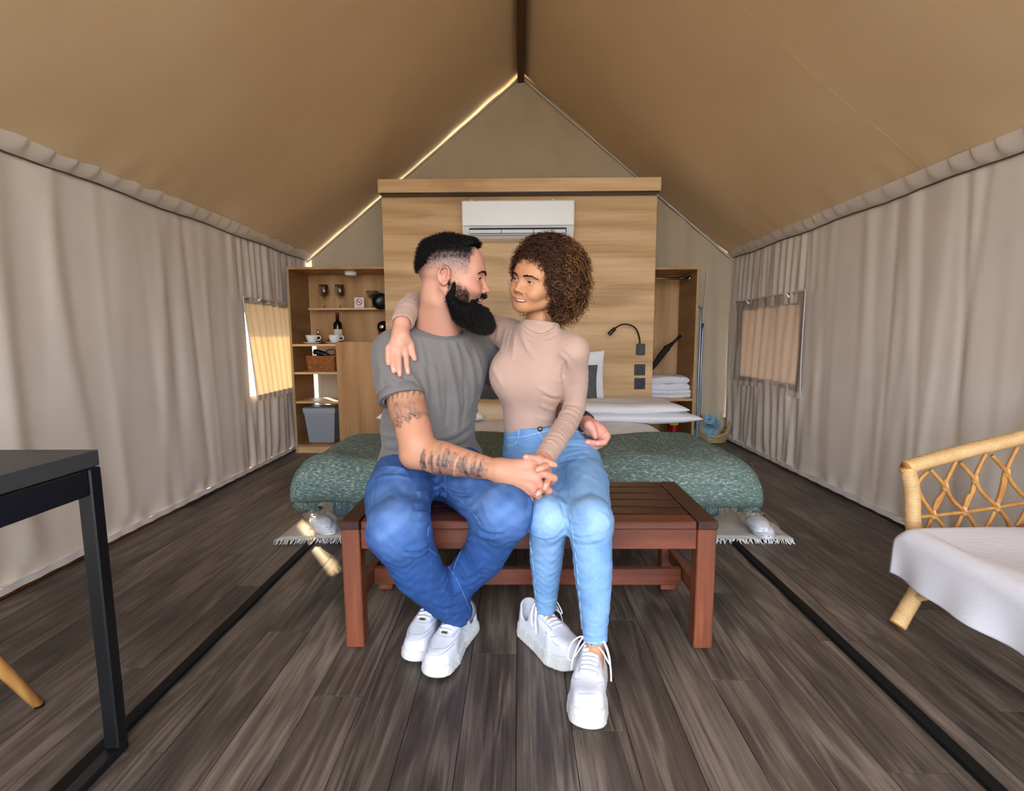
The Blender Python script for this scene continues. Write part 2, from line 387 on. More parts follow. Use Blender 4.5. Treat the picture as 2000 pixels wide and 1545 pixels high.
for sgn in (-1, 1):
    XE = XL if sgn < 0 else XR
    MB().tube([gfn_p for gfn_p in [(XE+(XC-XE)*t - sgn*.012*(1-t), YB-.03, ZE-.03+(ZR-.03-ZE)*t) for t in np.linspace(0.0, .985, 30)]], .011, 6, flat=.6).build('edge_webbing', m_piping, gw, True)
# corner seam of the end wall and black floor channels, timber sills
MB().tube([(1.63+.012*math.sin(z*5), YB-.02, z) for z in np.linspace(.03, 1.72, 40)], .004, 6).build('seam', m_piping, gw, True)
for i, X in ((1, (AZ(590, 1075)[0]+AZ(235, 1440)[0])/2), (2, (AZ(1455, 1075)[0]+AZ(1930, 1545)[0])/2)):
    o = MB().box(X-.019, X+.019, YF, 3.9, 0.0005, .012, .004).build('trim_%d' % i, flat('channel_black', '#06080a', .6, 0, .2))
    tag(o, 'black floor channel along the planks, nearer the '+('table' if i == 1 else 'rattan chair'), None, None, 'structure')
for side, X, sgn in (('left', XL, -1), ('right', XR, 1)):
    bb = thing('baseboard_'+side, (X, 2, 0), 'narrow timber sill under the canvas wall on the '+('table side' if side == 'left' else 'rattan chair side'), None); bb['kind'] = 'structure'
    MB().box(min(X-sgn*.012, X+sgn*.05), max(X-sgn*.012, X+sgn*.05), YF, YB, .0005, .026, .003).build('timber_sill', m_brownwood, bb)
    MB().grid(lambda u, v: (X-sgn*(.016+.003*math.sin(u*300)), YF+(YB-YF)*u, .018+.028*v), 200, 1).build('webbing_strip', m_piping, bb, True)
m_ground = mottled('dry_ground', '#8f8672', '#b3a88e', 3, .95, .3, 20)
g = raw('ground', [(-40, -40, -.06), (40, -40, -.06), (40, 40, -.06), (-40, 40, -.06)], [(0, 1, 2, 3)], m_ground); tag(g, 'pale dry ground outside the tent', None, None, 'structure')
# ============================================================ FURNITURE
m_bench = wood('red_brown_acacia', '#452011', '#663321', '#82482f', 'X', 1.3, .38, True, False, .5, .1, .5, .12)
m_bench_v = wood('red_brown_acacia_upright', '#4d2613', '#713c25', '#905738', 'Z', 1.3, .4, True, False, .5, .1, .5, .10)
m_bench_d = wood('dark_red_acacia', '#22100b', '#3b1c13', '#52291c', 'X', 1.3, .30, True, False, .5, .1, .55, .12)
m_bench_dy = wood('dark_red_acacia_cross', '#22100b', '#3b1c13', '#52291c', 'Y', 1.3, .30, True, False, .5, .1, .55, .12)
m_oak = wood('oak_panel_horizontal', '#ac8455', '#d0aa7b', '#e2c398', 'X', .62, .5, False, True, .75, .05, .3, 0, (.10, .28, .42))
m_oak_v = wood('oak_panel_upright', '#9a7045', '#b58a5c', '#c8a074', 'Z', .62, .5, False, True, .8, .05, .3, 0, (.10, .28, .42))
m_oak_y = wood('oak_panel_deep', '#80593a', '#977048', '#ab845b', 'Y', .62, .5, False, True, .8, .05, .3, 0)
m_oakedge = flat('oak_edge', '#a38a60', .55)
# ---- bench
BX0, BX1, BY0, BY1, BZ = -.517, .572, 1.378, 1.778, .3975
bench = thing('slatted_bench', ((BX0+BX1)/2, (BY0+BY1)/2, 0), 'low slatted red-brown wooden bench the couple sits on', 'bench')
for X in (BX0, BX1-.058):
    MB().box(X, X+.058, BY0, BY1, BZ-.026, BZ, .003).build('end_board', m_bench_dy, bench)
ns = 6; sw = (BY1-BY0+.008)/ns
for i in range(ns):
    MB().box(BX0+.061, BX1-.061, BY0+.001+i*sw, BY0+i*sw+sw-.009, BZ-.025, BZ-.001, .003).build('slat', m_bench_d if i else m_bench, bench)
for X in (BX0+.002, BX1-.056):
    for Y in (BY0+.003, BY1-.053):
        leg = MB().box(X, X+.054, Y, Y+.05, .006, BZ-.0262, .003).build('leg', m_bench_v, bench)
        MB().lathe([(.0, 0.0), (.010, .0005), (.011, .006)], (X+.027, Y+.025, 0), 12).build('glide', flat('red_glide', '#8c2a22', .5), leg)
MB().box(BX0+.057, BX1-.057, BY0+.010, BY0+.030, BZ-.088, BZ-.0265, .002).build('apron', m_bench, bench)
MB().box(BX0+.057, BX1-.057, BY1-.030, BY1-.010, BZ-.088, BZ-.0265, .002).build('apron', m_bench, bench)
for X in (BX0+.014, BX1-.034):
    MB().box(X, X+.020, BY0+.054, BY1-.054, BZ-.088, BZ-.0265, .002).build('apron', m_bench_v, bench)
    MB().box(X+.003, X+.026, BY0+.054, BY1-.054, .118, .165, .002).build('side_stretcher', m_bench_v, bench)
MB().box(BX0+.041, BX1-.032-.009, 1.555, 1.58, .113, .168, .002).build('stretcher', m_bench, bench)
for X in (BX0-.0005, BX1-.0025):
    MB().lathe([(0, 0), (.004, .0005), (.004, .003)], (X, BY0+.025, BZ-.055), 10, axis=(1, 0, 0)).build('bolt', m_chrome, bench, True)
# ---- headboard partition with top shelf and black strip under it
HY = 3.90
hb = thing('headboard_panel', (0, HY+.2, 0), 'tall oak headboard partition with overhanging top board behind the bed', 'headboard')
h0, h1, ht = AY(752, 600, HY)[0], AY(1278, 600, HY)[0], AY(1000, 376, HY)[2]
MB().box(h0, h1, HY, HY+.035, .0, ht, .002).build('panel', m_oak, hb)
sY = 3.80; a = AY(738, 377, sY); b_ = AY(1292, 344, sY)
MB().box(a[0], b_[0], sY, HY+.30, a[2]+.002, b_[2]-.005, .002).build('top_board', m_oak, hb)
MB().box(h0+.01, h1-.01, sY+.008, HY-.001, a[2]-.006, a[2]+.001, .001).build('underside_strip', m_black, hb)  # thin black strip that makes the board's underside dark
# ---- air conditioner
aY = 3.705; p0, p1 = AY(903, 463, aY), AY(1122, 389, aY); ax0, ax1, az0, az1 = p0[0], p1[0], p0[2], p1[2]; aw = ax1-ax0; ah = az1-az0
ac = thing('air_conditioner', ((ax0+ax1)/2, HY, az0), 'white wall mounted air conditioner on the oak headboard partition', 'air conditioner')
m_acw = flat('ac_white', '#eceeee', .32); m_acs = flat('ac_grey', '#a9acac', .4); m_dk = flat('vent_dark', '#20251f', .7)
prof = [(HY-.001, az0), (HY-.12, az0), (aY+.055, az0+.012), (aY+.016, az0+.07), (aY+.004, az0+.1), (aY, az1-.05), (aY+.008, az1-.012), (aY+.02, az1), (HY-.001, az1)]
def prism(prof, xa, xb):
    n = len(prof); V = [(xa, y, z) for y, z in prof]+[(xb, y, z) for y, z in prof]
    return V, [tuple(range(n)), tuple(range(2*n-1, n-1, -1))] + [(i, i+n, (i+1) % n+n, (i+1) % n) for i in range(n)]
MB().add(*prism(prof, ax0, ax1)).build('casing', m_acw, ac, auto=40)
MB().box(ax0+.004, ax1-.004, aY-.006, aY+.004, az0+.078, az1-.010, .003).build('front_panel', m_acw, ac, auto=40)
MB().box(ax0+.05, ax1-.055, aY+.006, aY+.05, az0+.030, az0+.064, .002).build('outlet', m_dk, ac)
for k in range(3):
    xa = ax0+.052+k*(aw-.109)/3; vane = MB().box(xa, xa+(aw-.109)/3-.004, aY+.000, aY+.006, az0+.026, az0+.050, .001); vane.build('louver', flat('louver_white', '#c9cfd0', .3), ac)
MB().box(ax0+.05, ax1-.055, aY+.010, aY+.02, az0+.014, az0+.024, .001).build('lower_lip', m_acs, ac)
for k in (.08, .80): MB().box(ax0+aw*k, ax0+aw*k+.012, aY+.01, aY+.03, az1-.002, az1+.006, .001).build('clip', m_acw, ac)
lg = MB()
for (dx, dz) in ((0, .010), (-.0085, -.005), (.0085, -.005)):
    cx, cz = ax0+aw*.875, az1-ah*.32; w_, h_ = .0078, .0098
    lg.add([(cx+dx-w_*.95, aY-.0068, cz+dz), (cx+dx, aY-.0068, cz+dz-h_*.75), (cx+dx+w_*.95, aY-.0068, cz+dz), (cx+dx, aY-.0068, cz+dz+h_*.75)], [(0, 1, 2, 3)])
lg.build('logo', flat('logo_white', '#f4f4f6', .2), ac)
# ---- reading lamp, switch and socket on the headboard
def AH(px, py, d=0.0): return AY(px, py, HY-d)
rl = thing('reading_lamp', tuple(AH(1250, 690)), 'black gooseneck reading lamp above the wall switch', 'wall lamp')
q0, q1 = AH(1242, 693), AH(1258.5, 671.5)
MB().box(q0[0], q1[0], HY-.030, HY, q0[2], q1[2], .003).build('base', m_black, rl)
neck = [AH(1249.5, 673, .02), AH(1249, 660, .025), AH(1242, 642, .05), AH(1228, 634, .08), AH(1214, 634, .10), AH(1202, 641, .11), AH(1199, 644, .112)]
MB().tube(smooth_path(neck, 6), .0058, 8).build('gooseneck', m_black, rl, True)
d_ = AH(1189, 653.5, .12)-AH(1201, 641.5, .112)
hd = MB().tube([AH(1202, 640.5, .112), AH(1201, 641.5, .112), AH(1201, 641.5, .112)+d_*.95, AH(1201, 641.5, .112)+d_], [.008, .0145, .0155, .0145], 14).build('lamp_head', m_black, rl, auto=40)
MB().lathe([(0, 0), (.010, 0), (.011, .001)], AH(1201, 641.5, .112)+d_*1.005, 14, axis=tuple(d_)).build('lens', flat('lamp_lens', '#8f9498', .2), hd)
def wall_plate(name, y0, y1, label, cat, socket):
    p, q = AH(1238.5, y1), AH(1260, y0); t = thing(name, ((p[0]+q[0])/2, HY, p[2]), label, cat)
    MB().box(p[0], q[0], HY-.009, HY, p[2], q[2], .003).build('plate', m_black, t)
    cx, cz = (p[0]+q[0])/2, (p[2]+q[2])/2
    if socket:
        MB().lathe([(.021, 0), (.023, .002), (.020, .003), (.019, -.004), (0, -.004)], (cx, HY-.0085, cz), 22, axis=(0, -1, 0)).build('socket_well', flat('socket_black', '#05070a', .5), t, auto=40)
        for dx in (-.009, .009): MB().lathe([(.0025, 0), (.0025, .001), (0, .001)], (cx+dx, HY-.0045, cz), 8, axis=(0, -1, 0)).build('contact', m_chrome, t)
    else: MB().box(cx-.020, cx+.020, HY-.012, HY-.009, cz-.020, cz+.020, .002).build('rocker', flat('switch_black', '#0a0d12', .3), t)
wall_plate('light_switch', 711.5, 733, 'square black light switch below the reading lamp', 'switch', False)
wall_plate('power_socket', 738.5, 760, 'square black power socket lowest on the headboard panel', 'socket', True)
# ---- shelf unit at the side of the glowing window
CY0, CY1 = 3.945, 4.33
cab = thing('shelf_unit', (-1.4, 4.1, 0), 'open oak shelf unit with glasses, cups and a waste bin', 'shelf unit')
def zc(py, px=600, Y=CY0): return AY(px, py, Y)[2]
cx0, cx1 = AY(568, 700, CY0)[0], h0+.25; ctop = zc(526)
MB().box(cx0, cx0+.018, CY0, CY1, .0, ctop, .001).build('side_panel', m_oak_y, cab)
MB().box(cx0-.0, cx0+.0185, CY0-.001, CY0, .0, ctop).build('edge_band', m_oakedge, cab)
MB().box(cx0, cx1, CY0-.001, CY1, ctop, ctop+.018, .001).build('top_panel', m_oak_v, cab)
zcount = zc(672); xdoor = AY(660, 770, CY0)[0]
MB().box(cx0+.018, cx1, CY1-.014, CY1, zcount, ctop, 0).build('back_panel', m_oak_v, cab)
MB().box(cx0+.0185, xdoor, CY0, CY1-.03, zcount-.018, zcount, .001).build('shelf', m_oak, cab)
MB().box(xdoor, cx1, CY0+.018, CY1-.015, zcount-.018, zcount-.0005, .001).build('shelf', m_oak, cab)
zs_ = [zc(727), zc(784)]
for z in zs_: MB().box(cx0+.0185, xdoor+.01, CY0+.004, CY1-.12, z-.017, z, .001).build('shelf', m_oak, cab)
zbot = zc(868)
MB().box(cx0+.0185, cx1, CY0+.004, CY1, zbot-.018, zbot, .001).build('bottom_panel', m_oak_y, cab)
MB().box(cx0+.0185, cx1, CY0+.001, CY0+.018, .0, zbot-.0185, .001).build('plinth', m_oak, cab)
MB().box(xdoor+.001, xdoor+.019, CY0+.019, CY1-.12, zbot, zcount-.0185, .0).build('divider', m_oak_y, cab)
MB().box(xdoor, h0+.20, CY0-.001, CY0+.0175, zbot-.012, zc(668), .001).build('door', m_oak_v, cab)
zg = zc(602, Y=4.18)
MB().box(AY(603, 602, 4.18)[0], cx1, 4.16, CY1-.015, zg-.016, zg, .001).build('glass_shelf', m_oak, cab)
pk = AY(685, 531, 4.10)
# ---- wardrobe at the other side
war = thing('open_wardrobe', (1.2, 4.1, 0), 'open oak wardrobe with a chrome rail and folded white towels', 'wardrobe')
wx1 = AY(1360, 700, CY0)[0]; wx0 = h1-.25; wtop = zc(526, 1350)
MB().box(wx1-.018, wx1, CY0, CY1+.05, .0, wtop, .001).build('side_panel', m_oak_y, war)
MB().box(wx1-.0185, wx1+.0005, CY0-.001, CY0, .0, wtop).build('edge_band', m_oakedge, war)
MB().box(wx0, wx1, CY0-.001, CY1+.05, wtop, wtop+.017, .001).build('top_panel', m_oak_v, war)
MB().box(wx0, wx1-.0185, CY1+.035, CY1+.05, .0, wtop, 0).build('back_panel', m_oak_v, war)
zsh = zc(779, 1340)
MB().box(wx0, wx1-.019, CY0, CY1+.034, zsh-.018, zsh, .001).build('shelf', m_oak, war)
MB().box(wx0, wx1-.019, CY0, CY1+.034, .03, .048, .001).build('bottom_panel', m_oak_y, war)
p = AY(1330, 543.5, 4.10)
rail = MB().tube([(wx0, 4.10, p[2]), (wx1-.019, 4.10, p[2])], .0125, 14).build('hanging_rail', m_chrome, war, True)
MB().lathe([(.02, 0), (.02, .012), (.014, .014)], (wx1-.019, 4.10, p[2]), 16, axis=(-1, 0, 0)).build('rail_bracket', m_chrome, war, True)
# ---- bed
bed = thing('double_bed', (.03, 3.0, 0), 'low double bed with white bedding pushed against the headboard', 'bed')
bx0, bx1 = -.86, .93; byA, byB = 2.20, HY-.005
MB().box(bx0+.06, bx1-.06, byA+.10, byB, .012, .10, .01).build('plinth', flat('bed_plinth', '#1c2126', .8), bed)
MB().box(bx0, bx1, byA, byB, .10, .22, .02).build('bed_base', mottled('bed_base_fabric', '#3a4650', '#4a5761', 60, .9, .2), bed, auto=40)
m_linen = NT('striped_white_linen'); v_ = m_linen.coord((1, 1, 1)); w_ = m_linen.n('ShaderNodeTexWave', _wave_type='BANDS', _bands_direction='X', Vector=v_, Scale=28.0).outputs['Fac']
m_linen.set(Base__Color=m_linen.ramp(w_, [(.45, lin('#dcdce2')), (.55, lin('#e9e9ee'))]), Roughness=m_linen.ramp(w_, [(.45, .75), (.55, .45)]), Specular__IOR__Level=.3); m_linen = m_linen.m
m_sheet = mottled('white_cotton', '#e2e3ea', '#eeeef3', 12, .85, .2, 90)
def soft_slab(x0, x1, y0, y1, z0, z1, r, wob, seed, n=46, rot=None, puff=0.0):
    """a cushion-like closed body: superellipse edges with a gentle wobble"""
    rr = random.Random(seed); ph = [rr.uniform(0, 6.28) for _ in range(8)]; cx, cy, cz = (x0+x1)/2, (y0+y1)/2, (z0+z1)/2; hx, hy, hz = (x1-x0)/2, (y1-y0)/2, (z1-z0)/2
    V = []; Fc = []
    def side(s):
        base = len(V)
        for i in range(n+1):
            for j in range(n+1):
                u = -1+2*i/n; v = -1+2*j/n
                u2 = math.copysign(1-(1-abs(u))**1.6, u); v2 = math.copysign(1-(1-abs(v))**1.6, v)
                e = max(0.0, (1-abs(u2)**r)*(1-abs(v2)**r))**.5
                w = wob*(math.sin(u2*4+ph[0]+2*math.sin(v2*3+ph[1]))+.6*math.sin(v2*7+ph[2]+u2*2)+.4*math.sin(u2*13+ph[3])*math.sin(v2*5+ph[4]))
                pin = 1 - puff*(1-abs(v2)**2)*(abs(u2)**6) ; pin2 = 1 - puff*(1-abs(u2)**2)*(abs(v2)**6)
                V.append((cx+hx*u2*pin, cy+hy*v2*pin2, cz+s*hz*e*(1)+w*e))
        for i in range(n):
            for j in range(n):
                q = (base+i*(n+1)+j, base+(i+1)*(n+1)+j, base+(i+1)*(n+1)+j+1, base+i*(n+1)+j+1); Fc.append(q if s > 0 else q[::-1])
    side(1); side(-1)
    if rot is not None:
        R, o = rot; V2 = [tuple(R @ (Vector(p)-Vector(o)) + Vector(o)) for p in V]
    else: V2 = V
    return V2, Fc
V, Fc = soft_slab(bx0-.01, bx1+.01, byA-.02, byB, .17, .365, 10, .004, 5, 60)
raw('duvet', V, Fc, m_sheet, bed, True)
# bed skirt corner of the white sheet showing under the throw
V, Fc = soft_slab(.72, bx1+.045, byA-.03, 2.9, .19, .30, 6, .006, 15, 24); raw('sheet_corner', V, Fc, m_sheet, bed, True)
# pillows
def pillow(name, x0, x1, y0, y1, z0, z1, mat, label, cat, seed, tilt=0, group=None, puff=.05, wob=.006):
    R = Matrix.Rotation(math.radians(tilt), 3, 'X'); o = ((x0+x1)/2, y1, z0)
    V, Fc = soft_slab(x0, x1, y0, y1, z0, z1, 5.0, wob, seed, 34, (R, o) if tilt else None, puff)
    ob = raw(name, V, Fc, mat, None, True); return tag(ob, label, cat, group)
m_greyc = mottled('grey_cushion_fabric', '#4f5456', '#5d6263', 40, .9, .25, 300)
pillow('pillow', .30, AY(1350, 830, 3.45)[0], 3.22, 3.66, .352, .425, m_linen, 'white striped pillow lying lowest on the bed beside the woman', 'pillow', 21, 0, 'white pillows')
pillow('pillow', .24, AY(1334, 815, 3.40)[0], 3.26, 3.72, .402, .482, m_linen, 'white striped pillow lying on top of another pillow beside the woman', 'pillow', 22, 0, 'white pillows')
pillow('pillow', -.93, -.22, 3.20, 3.66, .352, .46, m_linen, 'white pillow end showing behind the man beside the oak cabinet door', 'pillow', 23, 0, 'white pillows')
m_tinted_linen = NT('shadow_tinted_linen'); v_ = m_tinted_linen.coord((1, 1, 1)); w_ = m_tinted_linen.n('ShaderNodeTexWave', _wave_type='BANDS', _bands_direction='X', Vector=v_, Scale=28.0).outputs['Fac']
m_tinted_linen.set(Base__Color=m_tinted_linen.ramp(w_, [(.45, lin('#cdb291')), (.55, lin('#d6bd9d'))]), Roughness=.7); m_tinted_linen = m_tinted_linen.m  # white striped linen with a shadow tint put into its colour
pillow('pillow', -.42, .18, 3.25, 3.62, .355, .49, m_tinted_linen, 'striped pillow tinted beige as in shadow, seen between the man and the woman', 'pillow', 24, 0, 'pillows on the bed', wob=.003)
def upright(name, px0, px1, py0, py1, Y, th, mat, label, cat, seed, lean=12):
    a = AY(px0, py1, Y); b = AY(px1, py0, Y); h = b[2]-a[2]
    V, Fc = soft_slab(a[0], b[0], -h/2, h/2, -th/2, th/2, 2.4, .006, seed, 34, None, .05)
    R = Matrix.Rotation(math.radians(90-lean), 3, 'X'); V = [tuple(R @ Vector(p) + Vector((0, Y, (a[2]+b[2])/2))) for p in V]
    return tag(raw(name, V, Fc, mat, None, True), label, cat)
upright('pillow', 1010, 1183, 684, 800, 3.79, .11, m_sheet, 'white pillow standing upright against the headboard beside the woman', 'pillow', 31)
upright('cushion', 1020, 1169, 712, 800, 3.68, .11, m_greyc, 'dark grey cushion leaning on the upright white pillow', 'cushion', 32)
upright('cushion', 850, 986, 690, 800, 3.70, .11, mottled('charcoal_cushion_fabric', '#3a3a3b', '#454444', 40, .9, .2, 300), 'charcoal cushion seen between the man and the woman', 'cushion', 33)
# ---- green throw with tassels
m_green = NT('green_chenille'); vv = m_green.coord((55, 230, 230)); n1 = m_green.noise(vv, 1.0, 3, .65)
n2 = m_green.noise(m_green.coord((3, 3, 3)), 1.0, 2)
colg = m_green.ramp(n1, [(.30, lin('#3b4d47')), (.50, lin('#62756d')), (.60, lin('#8c9c95')), (.69, lin('#d6ddd8'))])
m_green.set(Base__Color=m_green.mix(.25, colg, m_green.ramp(n2, [(.3, lin('#52655e')), (.7, lin('#778a82'))])), Roughness=.95, Specular__IOR__Level=.15).bump(n1, .9, .006); m_green = m_green.m
thr = thing('green_throw', (.03, 2.3, .2), 'fluffy green woven throw with tassels over the foot of the bed', 'blanket')
tx0, tx1, tyA, tyB = AY(594, 930, 2.22)[0]-.0, AY(1461, 935, 2.22)[0]+.0, 2.03, 2.74
def throw_fn(u, v):
    # u across the bed, v from the back edge forward and down over the end; sides bulge over
    s = -1+2*u; xm = (tx0+tx1)/2; hw = (tx1-tx0)/2
    L1 = .78; t = v
    if t < .66: y = tyB - (tyB-2.16)*(t/.66); z = .408; fwd = 0
    else:
        a = (t-.66)/.34; ang = a*math.pi*.84; y = 2.16-.13*math.sin(ang); z = .408-.112*(1-math.cos(ang))
    ss = abs(s)
    if ss > .84:
        b = (ss-.84)/.16; ang = b*math.pi*.84; x = xm+math.copysign(hw*.84+hw*.16*math.sin(ang), s); z -= .115*(1-math.cos(ang))*(1 if t < .66 else 1-.75*(t-.66)/.34)
        if t > .66: y += .12*b*b
    else: x = xm+hw*s
    z += .010*math.sin(x*5+y*3)+.006*math.sin(x*13+2*math.sin(y*6))*(1 if t < .7 else .5) + .006*math.sin(y*11+x*2)
    if t < .12: z -= .010*(1-t/.12)
    return (x, y, max(z, .165+.02*math.sin(x*9)))
o = MB().grid(throw_fn, 110, 70).build('cloth', m_green, thr, True); md = o.modifiers.new('thickness', 'SOLIDIFY'); md.thickness = .012; md.offset = 1
fr = MB(); rr = random.Random(4)
def tassel(p, out, L):
    q = Vector(p); d = Vector(out)
    fr.tube([q, q+d*L*.4+Vector((rr.uniform(-.004, .004), 0, -L*.3)), q+d*L*.5+Vector((rr.uniform(-.01, .01), rr.uniform(-.006, .006), -L))], [.0024, .002, .0012], 3, cap=False)
for i in range(300):
    u = i/299; p = throw_fn(u, .995); tassel(p, (rr.uniform(-.3, .3), -.5, 0), rr.uniform(.015, .035))
for i in range(240):
    v = .05+.95*i/239
    for u, sx in ((.003, -1), (.997, 1)): tassel(throw_fn(u, v), (sx*.8, -.2, 0), rr.uniform(.015, .038))
o = fr.build('tassels', m_green, thr); o['kind'] = 'stuff'
fz = MB()
for i in range(1500):     # loose chenille ends that fuzz the surface
    u, v = rr.random(), rr.random(); p = Vector(throw_fn(u, v)); e = .014
    n_ = Vector((math.copysign(max(0, abs(2*u-1)-.8)*4, u-.5), -1.2 if v > .75 else 0, 1)).normalized()
    d = Vector((rr.uniform(-1, 1), rr.uniform(-1, 1), rr.uniform(-.3, .3)))*.005
    fz.tube([p+n_*.011, p+n_*.016+d], [.0008, .0004], 3, cap=False)
o = fz.build('loose_yarn', mottled('green_yarn', '#566962', '#8b9c94', 30, .95, 0), thr); o['kind'] = 'stuff'
# ---- rug
m_rug = mottled('cream_cotton_rug', '#b8b0a5', '#c6bfb5', 9, .95, .35, 260)
rug = thing('cream_rug', (.06, 2.9, 0), 'cream woven rug with a fringed edge under the bed', 'rug')
r0, r1 = AZ(545, 1056)[0], AZ(1548, 1058)[0]; ry = AZ(1000, 1058)[1]
def rugfn(u, v):
    x = r0+(r1-r0)*u; y = ry+1.5*v; return (x, y+.006*math.sin(x*7), .0165+.002*math.sin(x*11+y*5)+ (.0012*math.sin(y*60) if .05 < v < .09 else 0))
o = MB().grid(rugfn, 60, 40).build('weave', m_rug, rug, True); md = o.modifiers.new('thickness', 'SOLIDIFY'); md.thickness = .005; md.offset = -1
fr = MB()
for i in range(430):
    p = Vector(rugfn(i/429, 0)); L = rr.uniform(.022, .040)
    fr.tube([p, p+Vector((rr.uniform(-.006, .006), -L*.5, .001)), p+Vector((rr.uniform(-.014, .014), -L, -.0135))], [.0022, .002, .0012], 3, cap=False)
o = fr.build('fringe', flat('fringe_white', '#dcdad6', .9), rug); o['kind'] = 'stuff'
# ---- table by the tent wall
m_top = mottled('anthracite_laminate', '#37383a', '#3d3e40', 30, .45, 0)
tb = thing('dining_table', (-1.14, .6, 0), 'anthracite table with a black steel frame at the picture edge', 'table')
tc = AY(192, 878, 1.03); tz = tc[2]; tzb = AY(192, 908, 1.03)[2]
MB().box(-1.42, tc[0], .18, 1.03, tzb, tz, .001).build('table_top', m_top, tb)
lx1 = AZ(233, 1480)[0]; ly = AZ(233, 1480)[1]; fw = .062
for (X0, X1) in ((lx1-.032, lx1), (-1.40, -1.368)):
    for Y0 in (ly, .22):
        MB().box(X0, X1, Y0-.0, Y0+fw*.0+.03, .02, tzb-.0005, .003).build('leg', m_black, tb)
    MB().box(X0, X1, .22, ly+.03, .0, .0195, .003).build('foot_rail', m_black, tb)
    MB().box(X0+.001, X1-.001, .251, ly-.001, tzb-.055, tzb-.001, .003).build('top_rail', m_black, tb)
MB().box(-1.367, lx1-.0325, ly+.001, ly+.029, tzb-.055, tzb-.001, .003).build('top_rail', m_black, tb)
for o in [c for c in tb.children if c.name.startswith('leg')]: pass
# ---- shell chair under the table
m_beech = wood('beech_dowel', '#9a6a35', '#b58145', '#c89a5c', 'Z', 2.0, .4, False, False)
ch = thing('shell_chair', (-1.48, .95, 0), 'red shell chair on slanted round beech legs under the table', 'chair')
ft = AZ(76, 1380)
m_redshell = flat('red_shell', '#7a1d20', .4)
for (fx, fy) in ((ft[0], ft[1]), (-1.74, ft[1]), (ft[0], .76), (-1.74, .76)):
    top = Vector((-1.48+(fx+1.48)*.45, .95+(fy-.95)*.45, .40)); bt = Vector((fx, fy, .004)); dv = (bt-top)
    lg_ = MB().tube([top, top+dv*.5, bt], [.017, .0155, .0115], 14).build('leg', m_beech, ch, True)
    MB().lathe([(.009, -.004), (.0115, -.003), (.0125, .003)], tuple(bt), 12).build('glide', m_black, lg_)
def shell(u, v):
    a = -1+2*u; 
    if v < .55: x = -1.27-.40*(v/.55); y = .95+.20*a*(1-.12*(1-v/.55)); z = .42+.05*abs(a)**2.5-.02*(1-v/.55)**2
    else: t = (v-.55)/.45; x = -1.67-.085*t; y = .95+.20*a*(1-.25*t*t); z = .42+.05*abs(a)**2.5*(1-t)+.30*t
    return (x, y, z)
o = MB().grid(shell, 24, 30).build('shell', m_redshell, ch, True); md = o.modifiers.new('thickness', 'SOLIDIFY'); md.thickness = .006
MB().tube([(-1.59, .87, .40), (-1.37, .87, .40), (-1.37, 1.03, .40), (-1.59, 1.03, .40)], .008, 8, closed=True).build('under_frame', m_black, ch, True)
# ---- rattan armchair
m_rattan = NT('wrapped_rattan'); wv = m_rattan.n('ShaderNodeTexWave', _wave_type='BANDS', _bands_direction='Z', Vector=m_rattan.coord((1, 1, 1)), Scale=55.0, Distortion=1.0).outputs['Fac']
nr = m_rattan.noise(m_rattan.coord((1, 1, 1)), 25, 3)
m_rattan.set(Base__Color=m_rattan.mix(.5, m_rattan.ramp(nr, [(.3, lin('#b98a52')), (.7, lin('#dcb682'))]), m_rattan.ramp(wv, [(.2, lin('#c99b62')), (.8, lin('#e2c08e'))])), Roughness=.4); m_rattan = m_rattan.m
m_cane = mottled('bare_cane', '#a9713a', '#c4914f', 30, .4, .1, 60)
rc = thing('rattan_armchair', (1.5, 1.25, 0), 'wrapped rattan armchair with a diamond lattice arm', 'armchair')
def wrapped(name, path, r, parent, turns=140):
    P = smooth_path(path, 10); 
    o = MB().tube(P, r, 12).build(name, m_cane, parent, True)
    # the wrapping cane is wound as a real spiral of rings
    w = MB(); L = [0]
    for i in range(1, len(P)): L.append(L[-1]+(P[i]-P[i-1]).length)
    s = .004
    while s < L[-1]-.002:
        i = max(k for k in range(len(L)) if L[k] <= s); i = min(i, len(P)-2); t = (s-L[i])/max(1e-6, L[i+1]-L[i]); c = P[i].lerp(P[i+1], t); d = (P[i+1]-P[i]).normalized()
        rr_ = r[i] if hasattr(r, '__len__') else r
        w.tube([c-d*.0034, c-d*.0015, c+d*.0015, c+d*.0034], [rr_+.0004, rr_+.0016, rr_+.0016, rr_+.0004], 12, cap=False); s += .0066
    w.build('wrapping', m_rattan, o, True); return o
YA = 1.62; corner = AY(1772, 912, YA)
post = [corner, AY(1781, 960, YA), AY(1784, 1030, YA), AY(1797, 1085, 1.60), AY(1815, 1130, 1.57)]
wrapped('arm_post', post, .0215, rc)
rail_pts = [AY(1770, 914, YA), AY(1800, 904, YA+.005), AY(1890, 880, YA+.01), AY(2010, 850, YA+.0), AY(2120, 812, YA-.02), AY(2200, 760, YA-.08)]
wrapped('arm_rail', rail_pts, .0215, rc)
fleg = [AY(1812, 1120, 1.555), AY(1785, 1165, 1.53), AZ(1752, 1222, .006)]
wrapped('leg', fleg, [.021]*11+[.022]*5+[.0225]*5, rc)
B1, B2 = Vector((1.72, 1.60, .0)), Vector((1.72, .98, .0))
for (a, b) in (((1.66, 1.58, .30), (1.73, 1.62, .008)), ((1.66, 1.00, .30), (1.73, .96, .008)), ((1.27, 1.00, .30), (1.22, .95, .008))):
    wrapped('leg', [a, tuple((Vector(a)+Vector(b))/2), b], .021, rc)
wrapped('arm_post', [(1.27, .96, .47), (1.28, .97, .38), (1.29, .99, .28)], .0215, rc)
